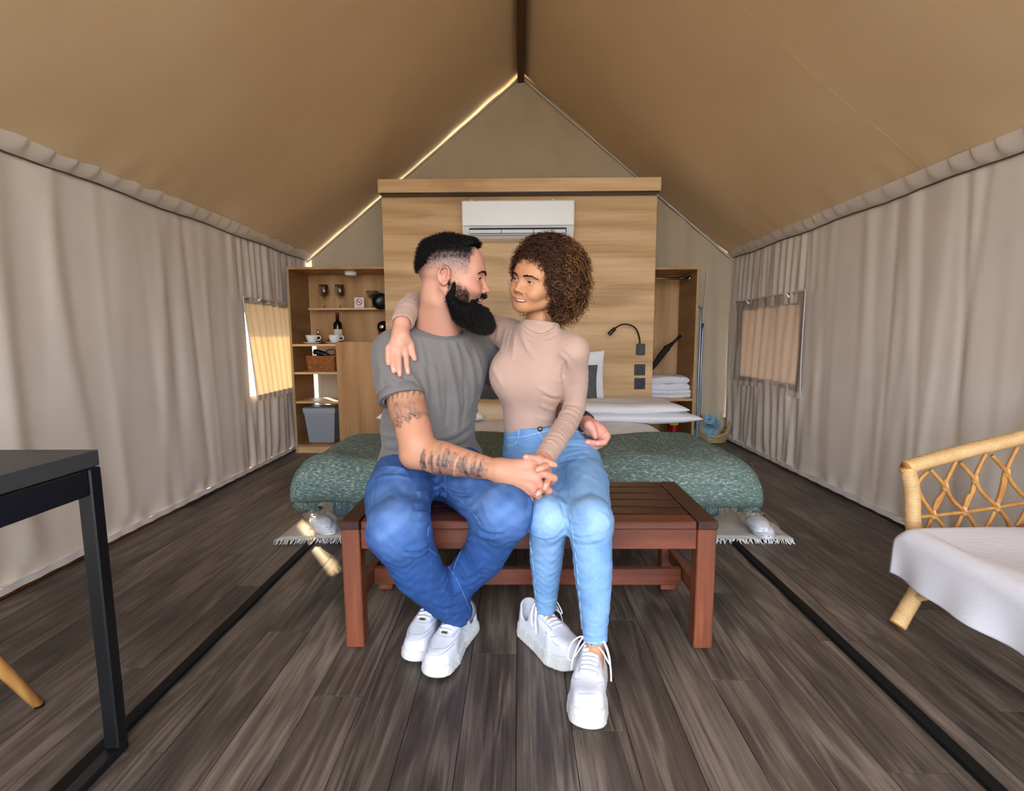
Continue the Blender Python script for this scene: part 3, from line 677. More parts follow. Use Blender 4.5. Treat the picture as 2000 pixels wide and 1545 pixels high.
wrapped('arm_rail', [(1.265, .96, .48), (1.45, .95, .52), (1.66, .95, .60), (1.74, 1.0, .68)], .0215, rc)
wrapped('back_rail', [rail_pts[-1], (1.80, 1.45, .70), (1.82, 1.28, .715), (1.80, 1.10, .70), (1.74, 1.0, .68)], .0215, rc)
def seat_z(): return .30
wrapped('seat_rail', [AY(1812, 1122, 1.556), (1.29, 1.27, .24), (1.27, 1.0, .25)], .018, rc)
wrapped('seat_rail', [AY(1812, 1122, 1.556), (1.45, 1.59, .24), (1.66, 1.58, .25)], .018, rc)
wrapped('brace', [AY(1783, 1170, 1.53), AY(1800, 1166, 1.50), AY(1830, 1160, 1.42)], .011, rc)
MB().box(1.27, 1.68, .99, 1.58, .26, .285, .008).build('seat_base', m_cane, rc)
zl = AY(1800, 1008, YA)[2]
def cane(path, r=.0065): return MB().tube(smooth_path(path, 8), r, 8).build('lattice_cane', m_cane, rc, True)
cane([AY(1792, 1010, YA), AY(1900, 998, YA), AY(2010, 980, YA)])
nodesT = [(1757, 905), (1818, 918), (1862, 901), (1938, 882), (2005, 866), (2050, 850)]
# each cane weaves from the rail down past the knots
knots1 = [(1789, 950), (1846, 950), (1904, 936), (1966, 922)]
knots2 = [(1822, 1004), (1882, 997), (1946, 989), (2010, 980)]
def K(p, d=0): return AY(p[0], p[1], YA+d)
for i in range(4):
    k1, k2 = knots1[i], knots2[i]
    cane([K((k1[0]+22, k1[1]-50 - (0 if i else -8)), .004), K((k1[0]+6, k1[1]-18), .004), K(k1, .004), K(((k1[0]+k2[0]-60)/2+2, (k1[1]+k2[1])/2+4), .004) if i else K((1792, 968), .004), K((k2[0]-62, k2[1]+6), .004) if i else K((1793, 985), .004)] if i else [K((1812, 922), .004), K((1798, 935), .004), K((1790, 950), .004)])
    cane([K((k1[0]-28, k1[1]-32), -.004), K((k1[0]-10, k1[1]-12), -.004), K(k1, -.004), K((k1[0]+14, k1[1]+26), -.004), K(k2, -.004), K((k2[0]+18, k2[1]+22), -.004), K((k2[0]+30, k2[1]+50), -.004)])
    cane([K((k1[0]+58, k1[1]-10 - 4), .004), K((k1[0]+54, k1[1]+12), .004), K((k2[0]+8, k2[1]-26), .004), K(k2, .004), K((k2[0]-12, k2[1]+28), .004), K((k2[0]-26, k2[1]+48), .004)])
for k in knots1+knots2:
    MB().tube([K((k[0]-1, k[1]-8)), K((k[0], k[1])), K((k[0]+1, k[1]+8))], [.0095, .0105, .0095], 10).build('knot_wrap', m_rattan, rc, True)
# white cloth over the seat
m_cover = NT('white_waffle_cloth'); wv = m_cover.noise(m_cover.coord((60, 60, 240)), 1, 2)
m_cover.set(Base__Color=lin('#dcdbe2'), Roughness=.9, Specular__IOR__Level=.2).bump(wv, .35, .003); m_cover = m_cover.m
zt = AY(1850, 1024, 1.57)[2]
def cover(u, v):   # u along depth (far to near), v from the back over the front edge and down
    y = 1.575 - .60*u; wav = .010*math.sin(u*9+1)+.006*math.sin(u*21)
    if v < .5: x = 1.70-.44*(v/.5); z = zt+.006*math.sin(u*8+v*5)
    elif v < .62: a = (v-.5)/.12*math.pi/2; x = 1.26-.045*math.sin(a); z = zt-.045*(1-math.cos(a))
    else: t = (v-.62)/.38; x = 1.215-.012*t+wav*t; z = zt-.045-(zt-.045-.155)*t
    if u < .08: k = 1-u/.08; z -= .03*k*k*max(0, min(1, (.75-v)/.25)); y -= .01*k
    return (x, y, z)
cv = MB().grid(cover, 60, 60).build('seat_cover', m_cover, None, True); tag(cv, 'white textured cloth draped over the rattan armchair seat', 'cloth'); md = cv.modifiers.new('thickness', 'SOLIDIFY'); md.thickness = .006; md.offset = 1
cu = MB().box(1.275, 1.685, 1.0, 1.555, .286, zt-.010, .02).build('seat_cushion', m_cover, rc)
# ============================================================ SMALL THINGS ON THE SHELVES AND ON THE FLOOR
m_china = flat('white_china', '#e4e4e0', .2)
m_wicker = mottled('brown_wicker', '#7a4a22', '#a96f3a', 60, .6, .5, 200)
m_seagrass = mottled('seagrass', '#a58a5e', '#c9b083', 40, .85, .6, 150, (1, 1, 3))
m_blue = mottled('pale_blue_terry', '#92c8df', '#a8d6e9', 40, .95, .8, 300, (1, 1, 1), .1, .004)
m_towel = mottled('white_terry', '#d5d5dd', '#e3e3ea', 40, .95, .6, 250, (1, 1, 1), .1, .004)
pt = thing('puck_light', tuple(pk), 'small round white puck light under the shelf unit top', 'lamp')
MB().lathe([(0, -.030), (.040, -.030), (.047, -.024), (.050, -.004), (.048, 0)], (pk[0], pk[1], ctop-.0005), 28).build('housing', m_white, pt, auto=40)
MB().lathe([(0, -.0315), (.034, -.0312), (.036, -.0295)], (pk[0], pk[1], ctop-.0005), 28).build('diffuser', flat('puck_diffuser', '#efefea', .4), pt, True)
# stemmed glasses
def glass(px, Y, H, rb, label, coupe=False, grp='wine glasses on the upper shelf'):
    c = AY(px, 600, Y); t = thing('wine_glass', (c[0], Y, zg), label, 'glass', grp); k = H/.196
    MB().lathe([(0, .0006), (.034*k, .001), (.034*k, .002), (.008, .006), (.0038, .014)], (c[0], Y, zg), 24).build('foot', m_glass, t, True)
    MB().lathe([(.0038, .014), (.0035, .05*k), (.0038, .085*k)], (c[0], Y, zg), 12).build('stem', m_glass, t, True)
    bp = [(.0038, .085), (.02, .094), (.036, .112), (.0425, .135), (.041, .16), (.034, .196), (.033, .196), (.040, .16), (.0412, .135), (.035, .113), (.019, .0955), (0, .089)]
    if coupe: bp = [(.0038, .085), (.03, .10), (.046, .125), (.050, .155), (.050, .17), (.049, .17), (.0487, .155), (.045, .126), (.029, .102), (0, .090)]
    MB().lathe([(r*rb, z*k) for r, z in bp], (c[0], Y, zg), 28).build('bowl', m_glass, t, True)
glass(634, 4.235, .196, 1.0, 'wine glass at the outer end of the upper shelf'); glass(665, 4.235, .196, 1.0, 'wine glass beside the no-smoking sign, second from the outer end'); glass(728, 4.25, .165, 1.0, 'wide stemmed glass next to the round black pan', True)
# no smoking sign
c0, c1 = AY(692.5, 601, 4.215), AY(710.5, 580, 4.215); sg = thing('no_smoking_sign', ((c0[0]+c1[0])/2, 4.215, zg), 'small white no-smoking sign with a red symbol on the upper shelf', 'sign')
MB().box(c0[0], c1[0], 4.213, 4.219, zg+.0005, zg+c1[2]-c0[2], .001).build('card', m_white, sg)
sx_, sz_ = (c0[0]+c1[0])/2, zg+(c1[2]-c0[2])*.58; m_redp = flat('sign_red', '#c2423a', .5)
MB().lathe([(.021, 0), (.028, 0), (.028, .001), (.021, .001), (.021, 0)], (sx_, 4.2128, sz_), 32, axis=(0, -1, 0), cap=False).build('red_ring', m_redp, sg)
R45 = Matrix.Rotation(math.radians(45), 3, 'Y'); MB().box(-.022, .022, -.0005, .0005, -.0032, .0032, 0, R45, (sx_, 4.2120, sz_)).build('red_slash', m_redp, sg)
MB().box(sx_-.014, sx_+.012, 4.2122, 4.2127, sz_-.003, sz_+.003).build('cigarette_mark', flat('sign_black', '#222222', .6), sg)
MB().box(sx_-.022, sx_+.022, 4.2122, 4.2128, zg+.010, zg+.013).build('text_line', flat('sign_grey', '#8d8d8d', .6), sg)
# round black pan
c = AY(745, 590, 4.16); pn = thing('black_pan', (c[0], c[1], zg), 'round black pan beside the headboard partition edge', 'pan')
MB().lathe([(0, -.012), (.045, -.014), (.066, .010), (.069, .030), (.066, .030), (.062, .012), (.042, -.006), (0, -.005)], (c[0], c[1], c[2]), 36, axis=(0, -1, .15)).build('pan_body', flat('pan_black', '#0a0c0d', .35), pn, True)
MB().tube([(c[0]+.06, c[1]-.01, c[2]), (c[0]+.16, c[1]-.01, c[2]+.01)], [.010, .012], 10).build('handle', m_black, pn, True)
# coffee machine
c = AY(749, 668, 4.13); cm = thing('coffee_machine', (c[0]+.01, 4.13, zcount), 'small red and black capsule coffee machine on the counter', 'coffee machine'); x0 = c[0]+.012
m_redm = flat('machine_red', '#8e1b1b', .3); m_blk2 = flat('machine_black', '#0c0d0f', .3)
MB().lathe([(.055, 0), (.058, .012), (.05, .016), (0, .016)], (x0, 4.13, zcount), 28).build('base', m_blk2, cm, True)
V, Fc = soft_slab(x0-.052, x0+.052, 4.12, 4.20, zcount+.01, zcount+.185, 3, 0, 2, 20); raw('column', V, Fc, m_redm, cm, True)
MB().lathe([(0, -.06), (.03, -.056), (.047, -.035), (.050, 0), (.047, .03), (.0, .045)], (x0, 4.11, zcount+.135), 28, axis=(0, -1, 0)).build('brew_head', m_blk2, cm, True)
MB().lathe([(.018, 0), (.018, .004), (.010, .006), (0, .006)], (x0, 4.05, zcount+.135), 20, axis=(0, -1, 0)).build('dial', m_chrome, cm, True)
MB().box(x0-.035, x0+.035, 4.03, 4.09, zcount+.016, zcount+.024, .003).build('drip_tray', m_blk2, cm)
# wine bottle
c = AY(661, 667, 4.20); bt_ = thing('wine_bottle', (c[0], 4.20, zcount), 'dark red wine bottle with a cream label behind the coffee cups', 'bottle'); q = (c[0], 4.20, zcount)
MB().lathe([(0, .004), (.030, .0005), (.036, .004), (.036, .155), (.030, .175), (.015, .19), (.0135, .20)], q, 28).build('bottle_body', flat('bottle_glass', '#0a0d0b', .12), bt_, True)
MB().lathe([(.0137, .198), (.0142, .25), (.0145, .258), (0, .258)], q, 20).build('capsule', flat('capsule_dark_red', '#3d1114', .35), bt_, True)
MB().lathe([(.0364, .05), (.0366, .052), (.0366, .118), (.0364, .12)], q, 28).build('bottle_label', mottled('label_cream', '#c9c1a9', '#d8d1bb', 80, .7, 0), bt_, True)
# pepper mill
c = AY(622, 667, 4.22); pm = thing('pepper_mill', (c[0], 4.22, zcount), 'small steel and glass mill standing behind the left coffee cup', 'pepper mill'); q = (c[0], 4.22, zcount)
MB().lathe([(0, .0005), (.022, .0005), (.022, .045), (.018, .052)], q, 20).build('glass_body', flat('mill_dark', '#1d2325', .15), pm, True); MB().lathe([(.020, .052), (.021, .07), (.012, .082), (.006, .09), (.010, .10), (.009, .116), (0, .12)], q, 20).build('steel_top', m_chrome, pm, True)
# cups on saucers
def cup(px, Y, label, hand):
    c = AY(px, 668, Y); q = (c[0], Y, zcount)
    s_ = thing('saucer', q, 'white saucer under the '+label, 'saucer', 'saucers on the counter')
    MB().lathe([(0, .004), (.03, .004), (.034, .001), (.045, .001), (.072, .012), (.074, .015), (.070, .015), (.044, .006), (.03, .007), (0, .007)], q, 36).build('plate', m_china, s_, True)
    t = thing('coffee_cup', (q[0], q[1], q[2]+.0075), 'white coffee cup, the '+label, 'cup', 'coffee cups on the counter'); z = q[2]+.0075
    MB().lathe([(0, .0), (.024, .0), (.026, .006), (.038, .02), (.046, .045), (.048, .064), (.0455, .064), (.043, .045), (.035, .022), (.02, .010), (0, .009)], (q[0], q[1], z), 32).build('bowl', m_china, t, True)
    MB().tube(smooth_path([(q[0]+hand*.044, Y-.004, z+.052), (q[0]+hand*.066, Y-.006, z+.056), (q[0]+hand*.074, Y-.006, z+.040), (q[0]+hand*.062, Y-.005, z+.024), (q[0]+hand*.038, Y-.003, z+.020)], 6), .0045, 8).build('handle', m_china, t, True)
cup(609.5, 4.06, 'one nearer the canvas window', 1); cup(654, 4.06, 'one in front of the wine bottle', 1)
c = AY(634, 667, 4.17); bw_ = MB().lathe([(0, .004), (.03, .001), (.045, .02), (.052, .038), (.046, .038), (.03, .012), (0, .01)], (c[0], 4.17, zcount), 26).build('wicker_bowl', m_wicker, None, True); tag(bw_, 'small brown wicker bowl between the two coffee cups', 'bowl')
# woven basket with hair dryer
c0, c1 = AY(605, 725, 4.02), AY(657, 694, 4.02); bk = thing('wicker_basket', ((c0[0]+c1[0])/2, 4.06, zs_[0]), 'square brown wicker basket on the shelf below the cups', 'basket'); bx_a, bx_b, bz0, bz1 = c0[0], min(c1[0], xdoor-.004), zs_[0]+.001, zs_[0]+(c1[2]-c0[2])
nrow = 9
for i in range(nrow):        # each woven row
    z = bz0+.006+(bz1-bz0-.012)*i/(nrow-1); g_ = .010*(i/(nrow-1)-1); ring = []
    for (ax_, ay_, bx2, by2) in ((bx_a-g_, 3.975-g_, bx_b+g_, 3.975-g_), (bx_b+g_, 3.975-g_, bx_b+g_, 4.14+g_), (bx_b+g_, 4.14+g_, bx_a-g_, 4.14+g_), (bx_a-g_, 4.14+g_, bx_a-g_, 3.975-g_)):
        n_ = 24; nx_, ny_ = (by2-ay_), -(bx2-ax_); L_ = math.hypot(nx_, ny_)
        for k in range(n_): t_ = k/n_; w_ = .0035*math.sin(k*math.pi/2+i*math.pi); ring.append((ax_+(bx2-ax_)*t_+nx_/L_*w_, ay_+(by2-ay_)*t_+ny_/L_*w_, z))
    MB().tube(ring, .0085, 6, closed=True).build('woven_row', m_wicker, bk, True)
MB().box(bx_a+.012, bx_b-.012, 3.985, 4.13, bz0, bz0+.006).build('basket_floor', m_wicker, bk)
hd_ = thing('hair_dryer', ((bx_a+bx_b)/2, 4.05, bz1), 'black hair dryer with coiled cord lying in the wicker basket', 'hair dryer'); P = lambda px, py, Y=4.04: AY(px, py, Y)
MB().tube([P(613, 686), P(620, 688), P(634, 692), P(645, 696)], [.020, .024, .022, .014], 16).build('barrel', m_black, hd_, True)
MB().tube(smooth_path([P(628, 691), P(636, 700, 4.08), P(640, 706, 4.10)], 5), [.013]*11, 12).build('handle', m_black, hd_, True)
MB().tube(smooth_path([P(644, 696), P(655, 690), P(652, 683), P(640, 684), P(630, 690), P(610, 692), P(606, 686), P(610, 683)], 6), .004, 8).build('cord', m_black, hd_, True)
# waste bin
c0, c1 = AY(600, 866, 4.02), AY(655, 795, 4.02); wb_t = thing('waste_bin', ((c0[0]+c1[0])/2, 4.08, zbot), 'grey plastic waste bin at the bottom of the shelf unit', 'bin'); m_bin = flat('bin_grey', '#8f939a', .5); bw0, bw1 = c0[0]+.012, c1[0]-.014; ztop = c1[2]
def frus(z0, z1, e0, e1, dy=0): return ([(bw0-e0, 4.01-e0, z0), (bw1+e0, 4.01-e0, z0), (bw1+e0, 4.17+e0, z0), (bw0-e0, 4.17+e0, z0), (bw0-e1, 4.01-e1, z1), (bw1+e1, 4.01-e1, z1), (bw1+e1, 4.17+e1, z1), (bw0-e1, 4.17+e1, z1)], [(3, 2, 1, 0), (4, 5, 6, 7), (0, 1, 5, 4), (1, 2, 6, 5), (2, 3, 7, 6), (3, 0, 4, 7)])
MB().add(*frus(zbot+.001, ztop-.045, -.008, .014)).build('bucket', m_bin, wb_t); MB().add(*frus(ztop-.045, ztop-.006, .020, .022)).build('rim', flat('bin_rim', '#9b9fa6', .5), wb_t); MB().add(*frus(ztop-.006, ztop+.004, .018, .012)).build('lid', flat('bin_lid', '#5d6167', .5), wb_t)
# ---- wardrobe contents
um = thing('umbrella', tuple(AY(1300, 690, 4.15)), 'folded black umbrella leaning diagonally in the open wardrobe', 'umbrella'); U = lambda px, py, Y=4.16: AY(px, py, Y)
MB().tube([U(1250, 745), U(1278, 713), U(1290, 696), U(1301, 682)], [.010, .020, .026, .026], 14).build('furled_canopy', flat('umbrella_black', '#101418', .85), um, True)
MB().tube([U(1301, 682), U(1306, 677), U(1313, 671)], [.030, .022, .014], 14).build('strap', flat('umbrella_strap', '#0a0d10', .7), um, True); MB().tube([U(1312, 672), U(1330, 655)], .0125, 12).build('handle', flat('umbrella_handle', '#0c0f12', .5), um, True)
def folded(name, px0, px1, py0, py1, Y, label, seed):
    a, b = AY(px0, py1, Y), AY(px1, py0, Y); t = thing(name, ((a[0]+b[0])/2, Y+.12, a[2]), label, 'towel', 'folded white towels in the wardrobe'); n = 2; hgt = (b[2]-a[2])/n
    for i in range(n):
        V, Fc = soft_slab(a[0]+.004*i, b[0]-.006*i, Y, Y+.24, a[2]+hgt*i, a[2]+hgt*(i+1)+.006, 14, .004, seed+i, 26); raw('fold', V, Fc, m_towel, t, True)
    return t
folded('folded_towel', 1262, 1354, 763, 778.5, 3.99, 'folded white towel at the bottom of the wardrobe pile', 61); folded('folded_towel', 1262, 1349, 737, 764, 4.0, 'folded white towel on top of the wardrobe pile', 64)
fe = thing('fire_extinguisher', (AY(1316, 800, 4.12)[0], 4.12, .048), 'red fire extinguisher with a yellow label under the wardrobe shelf', 'fire extinguisher'); q = (AY(1316, 800, 4.12)[0], 4.12, .0485)
MB().lathe([(0, 0), (.040, .001), (.042, .01), (.042, .255), (.036, .28), (.018, .295), (.015, .30)], q, 28).build('cylinder', flat('extinguisher_red', '#a31119', .25), fe, True)
MB().lathe([(.0424, .15), (.0427, .152), (.0427, .228), (.0424, .23)], q, 28).build('instruction_label', flat('label_yellow', '#d2c21f', .5), fe, True)
MB().lathe([(.016, .298), (.017, .312), (.012, .314), (.012, .330), (0, .332)], q, 18).build('valve', m_chrome, fe, True)
MB().box(q[0]-.006, q[0]+.055, 4.11, 4.13, q[2]+.335, q[2]+.343, .001, Matrix.Rotation(math.radians(12), 3, 'Y'), (0, 0, 0)) if False else None
MB().tube([(q[0]-.01, 4.12, q[2]+.325), (q[0]+.03, 4.12, q[2]+.345), (q[0]+.062, 4.12, q[2]+.330)], .006, 8).build('lever', m_redp, fe, True); MB().tube(smooth_path([(q[0]-.012, 4.11, q[2]+.315), (q[0]-.03, 4.09, q[2]+.30), (q[0]-.047, 4.09, q[2]+.24), (q[0]-.047, 4.1, q[2]+.12)], 6), .007, 8).build('hose', m_black, fe, True)
MB().lathe([(0, .002), (.011, .002), (.011, 0)], (q[0]-.022, 4.105, q[2]+.322), 14, axis=(0, -1, 0)).build('gauge', m_white, fe)
m_pole = flat('galvanised_steel', '#7f8c99', .3, .9)
def pole(pts, label):
    o = MB().tube(smooth_path(pts, 5), .0075, 10).build('metal_pole', m_pole, None, True); return tag(o, label, 'pole', 'poles beside the wardrobe')
fp = lambda px, py, Y: AY(px, py, Y)
pole([fp(1363, 596, 4.08), fp(1368, 602, 4.08), fp(1369, 612, 4.07), fp(1365, 720, 4.03), (fp(1361, 815, 4.0)[0], 3.99, .004)], 'longer metal pole with a bent top leaning beside the wardrobe'); pole([fp(1373, 632, 4.12), fp(1369, 720, 4.09), (fp(1364, 815, 4.06)[0], 4.06, .004)], 'shorter straight metal pole leaning beside the wardrobe')
# ---- seagrass basket with rolled towels
bc = AZ(1394, 862); bc = np.array((bc[0], bc[1]+.03, 0)); sb_ = thing('seagrass_basket', tuple(bc), 'round seagrass basket of blue towels in the tent corner', 'basket')
for i in range(12):          # coiled rows
    t_ = i/11; r = .105+.050*math.sin(t_*2.0)-.012*t_; z = .010+.185*t_
    MB().tube([(bc[0]+r*math.cos(a), bc[1]+r*math.sin(a)*.9, z-(.150*t_*t_*max(0, -math.sin(a+.25))**1.2)) for a in np.linspace(0, 2*math.pi, 41)[:-1]], .0105, 8, closed=True).build('coil', m_seagrass, sb_, True)
MB().lathe([(0, .002), (.11, .002), (.112, .012), (0, .012)], tuple(bc), 30).build('basket_floor', m_seagrass, sb_)
for a0 in (.55, 3.3):
    h_ = np.array((bc[0]+.14*math.cos(a0), bc[1]+.12*math.sin(a0), .185)); MB().tube(smooth_path([h_+np.array((-.02, 0, -.01)), h_+np.array((-.018, 0, .05)), h_+np.array((.01, 0, .065)), h_+np.array((.03, 0, .045)), h_+np.array((.03, 0, -.01))], 6), .006, 8).build('handle', m_seagrass, sb_, True)
def roll(p, d, r, L, label):
    d = np.array(d, float); d /= np.linalg.norm(d); u = np.cross(d, (0, 0, 1)); u /= np.linalg.norm(u); v = np.cross(u, d); P = []; n = 110
    for i in range(n): a = i/n*2*math.pi*3.2; rr_ = .008+(r-.010)*i/n; P.append((u*math.cos(a)+v*math.sin(a))*rr_)
    V = []; Fc = []; th = .0075
    for i, q in enumerate(P):
        nrm = q/np.linalg.norm(q); jit = .004*math.sin(i*.9)
        for (l, o_) in ((0+jit, 0), (0+jit, th), (L, th), (L, 0)): V.append(np.array(p)+q+nrm*o_+d*l)
    for i in range(n-1):
        for k in range(4): Fc.append((i*4+k, i*4+(k+1) % 4, (i+1)*4+(k+1) % 4, (i+1)*4+k))
    Fc.append((0, 1, 2, 3)); Fc.append(tuple((n-1)*4+k for k in (3, 2, 1, 0)))
    return tag(raw('rolled_towel', V, Fc, m_blue, None, True, 50), label, 'towel', 'rolled blue towels')
roll(AY(1391, 848, bc[1]-.115), (-.30, .9, .06), .052, .17, 'pale blue rolled towel lowest in the seagrass basket')
roll(AY(1384.5, 818, bc[1]-.06), (.62, .75, -.42), .046, .20, 'pale blue rolled towel on top of the pile in the seagrass basket')
roll(AY(1368, 846, bc[1]+.0), (-.10, .95, .1), .044, .10, 'pale blue rolled towel half hidden at the back of the seagrass basket')
# ---- slippers in clear bags
m_bag = NT('clear_bag'); tr = m_bag.n('ShaderNodeBsdfTransparent', Color=(.97, .97, .98, 1)); gl = m_bag.n('ShaderNodeBsdfGlossy', Color=(1, 1, 1, 1), Roughness=.08); lw = m_bag.n('ShaderNodeLayerWeight', Blend=.45); mx = m_bag.n('ShaderNodeMixShader', Fac=m_bag.n('ShaderNodeMath', _operation='MULTIPLY_ADD', i0=lw.outputs['Fresnel'], i1=.30, i2=.03).outputs[0], i1=tr.outputs[0], i2=gl.outputs[0]); m_bag.l(mx.outputs[0], m_bag.out.inputs[0]); m_bag = m_bag.m
m_slip = mottled('white_slipper', '#e0e0e6', '#eaeaf0', 30, .9, .4, 300); m_slipsole = flat('slipper_sole', '#d9dcdc', .6)
def slippers(px0, px1, py, ang, label):
    a, b = AZ(px0, py, .008), AZ(px1, py, .008); c = (a+b)/2; t = thing('slipper_pair', (c[0], c[1]+.08, .012), label, 'slippers', 'packed slipper pairs on the rug'); Rz = Matrix.Rotation(ang, 3, 'Z')
    def tr_(p): q = Rz @ Vector(p); return (c[0]+q.x, c[1]+.090+q.y, .0205+q.z)
    def out(s, k=1.0): return .043*k*(1-.16*math.cos(s*2*math.pi))   # half width along the length
    for i in range(2):
        zb = i*.030; dx = (.012, -.008)[i]
        def sole(u, v):
            a_ = 2*math.pi*u; r = min(1, v*1.0); return tr_((dx+.046*math.cos(a_)*(1+.12*math.sin(a_))*r, .122*math.sin(a_)*r, zb+.010))
        n = 40; ring = [(dx+.046*math.cos(2*math.pi*k/n)*(1-.10*math.sin(2*math.pi*k/n)), .100*math.sin(2*math.pi*k/n)) for k in range(n)]
        V = [tr_((x_, y_, zb)) for x_, y_ in ring]+[tr_((x_, y_, zb+.010)) for x_, y_ in ring]; Fc = [tuple(range(n))[::-1], tuple(range(n, 2*n))]+[(k, (k+1) % n, n+(k+1) % n, n+k) for k in range(n)]
        so = raw('sole', V, Fc, m_slipsole, t)
        def up(u, v):
            y = -.1025+.105*v; w = .046*math.sqrt(max(0.02, 1-(y/.102)**2))*(1.02); a_ = math.pi*u; h = .030*math.sin(min(1, v*1.6+.15)*math.pi/2); return tr_((dx-w*math.cos(a_), y, zb+.010+h*math.sin(a_)**.7))
        o = MB().grid(up, 20, 16).build('upper', m_slip, t, True); md = o.modifiers.new('thickness', 'SOLIDIFY'); md.thickness = .004
    V, Fc = soft_slab(-.064, .064, -.125, .13, .0, .080, 3, .004, 7+int(px0), 22)
    rr_ = random.Random(int(px0)); V = [tr_((x_+rr_.uniform(-.0018, .0018), y_+rr_.uniform(-.0018, .0018), max(.0, z_+rr_.uniform(-.0015, .0015)))) for x_, y_, z_ in V]; raw('clear_bag', V, Fc, m_bag, t, True)
slippers(583, 648, 1052, math.radians(38), 'pair of white slippers in a clear bag on the rug, nearer the table'); slippers(1466, 1532, 1056, math.radians(-8), 'pair of white slippers in a clear bag on the rug, nearer the rattan chair')
# ============================================================ FIGURES: signed-distance modelling turned into meshes
class SDF:
    def __init__(s, lo, hi, h):
        s.lo = np.array(lo, float); s.h = h; n = np.ceil((np.array(hi)-s.lo)/h).astype(int)+1
        s.ax = [(s.lo[i]+h*np.arange(n[i])).astype(np.float32) for i in range(3)]; s.F = np.full(n, 0.5, np.float32)
    def sub(s, lo, hi):
        sl = []; A = []
        for i in range(3):
            a = int(max(0, math.floor((lo[i]-s.lo[i])/s.h))); b = int(min(len(s.ax[i]), math.ceil((hi[i]-s.lo[i])/s.h)+1))
            if b <= a: return None
            sl.append(slice(a, b)); sh = [1, 1, 1]; sh[i] = b-a; A.append(s.ax[i][a:b].reshape(sh))
        return tuple(sl), A[0], A[1], A[2]
    def put(s, sl, d, k, mode):
        f = s.F[sl]
        if mode == 'u':
            if k > 0: h = np.maximum(k-np.abs(f-d), 0)/k; s.F[sl] = np.minimum(f, d)-h*h*k*.25
            else: s.F[sl] = np.minimum(f, d)
        elif mode == 's':
            d = -d
            if k > 0: h = np.maximum(k-np.abs(f-d), 0)/k; s.F[sl] = np.maximum(f, d)+h*h*k*.25
            else: s.F[sl] = np.maximum(f, d)
    def chain(s, pts, rad, k=.01, mode='u', ks=None):
        P = [np.array(p, float) for p in pts]; R = rad if hasattr(rad, '__len__') else [rad]*len(P); m = max(R)+k+.012
        lo = np.min(P, 0)-m; hi = np.max(P, 0)+m; g = s.sub(lo, hi)
        if g is None: return s
        sl, X, Y, Z = g; D = None
        for i in range(len(P)-1):
            a, b = P[i], P[i+1]; ab = b-a; L = float(ab@ab)+1e-12
            t = np.clip(((X-a[0])*ab[0]+(Y-a[1])*ab[1]+(Z-a[2])*ab[2])/L, 0, 1)
            d = np.sqrt((X-a[0]-t*ab[0])**2+(Y-a[1]-t*ab[1])**2+(Z-a[2]-t*ab[2])**2)-(R[i]+(R[i+1]-R[i])*t)
            if D is None: D = d
            elif ks: h = np.maximum(ks-np.abs(D-d), 0)/ks; D = np.minimum(D, d)-h*h*ks*.25
            else: D = np.minimum(D, d)
        s.put(sl, D.astype(np.float32), k, mode); return s
    def ball(s, c, r, k=.01, mode='u'): return s.ell(c, (r, r, r), None, k, mode)
    def ell(s, c, r, R=None, k=.01, mode='u'):
        c = np.array(c, float); r = np.array(r, float); m = max(r)*1.25+2.2*k+.012; g = s.sub(c-m, c+m)
        if g is None: return s
        sl, X, Y, Z = g; x, y, z = X-c[0], Y-c[1], Z-c[2]
        if R is not None:
            R = np.array(R, float); x, y, z = (R[0][0]*x+R[0][1]*y+R[0][2]*z), (R[1][0]*x+R[1][1]*y+R[1][2]*z), (R[2][0]*x+R[2][1]*y+R[2][2]*z)
        k0 = np.sqrt((x/r[0])**2+(y/r[1])**2+(z/r[2])**2); k1 = np.sqrt((x/r[0]**2)**2+(y/r[1]**2)**2+(z/r[2]**2)**2)+1e-9
        s.put(sl, (k0*(k0-1)/k1).astype(np.float32), k, mode); return s
    def fold(s, pts, a, w):
        """raise (a>0) or press (a<0) a soft ridge along a polyline lying on the surface"""
        P = [np.array(p, float) for p in pts if p is not None]
        if len(P) < 2: return s
        m = 2.6*w+.004; g = s.sub(np.min(P, 0)-m, np.max(P, 0)+m)
        if g is None: return s
        sl, X, Y, Z = g; D = None; n = len(P)-1
        for i in range(n):
            p, q = P[i], P[i+1]; ab = q-p; L = float(ab@ab)+1e-12
            t = np.clip(((X-p[0])*ab[0]+(Y-p[1])*ab[1]+(Z-p[2])*ab[2])/L, 0, 1)
            d2 = (X-p[0]-t*ab[0])**2+(Y-p[1]-t*ab[1])**2+(Z-p[2]-t*ab[2])**2; u = (i+t)/n
            e = np.exp(-d2/(w*w))*np.minimum(1, np.minimum(u, 1-u)*3.5+.04)
            D = e if D is None else np.maximum(D, e)
        s.F[sl] -= (a*D).astype(np.float32); return s
    def wave(s, fn):
        X, Y, Z = (s.ax[0].reshape(-1, 1, 1), s.ax[1].reshape(1, -1, 1), s.ax[2].reshape(1, 1, -1)); s.F -= fn(X, Y, Z).astype(np.float32); return s
    def cut(s, p, n, k=.004):
        """cut away everything on the side the normal n points to"""
        X, Y, Z = (s.ax[0].reshape(-1, 1, 1), s.ax[1].reshape(1, -1, 1), s.ax[2].reshape(1, 1, -1)); n = np.array(n, float); n /= np.linalg.norm(n)
        d = ((X-p[0])*n[0]+(Y-p[1])*n[1]+(Z-p[2])*n[2]).astype(np.float32); s.F = np.maximum(s.F, d); return s
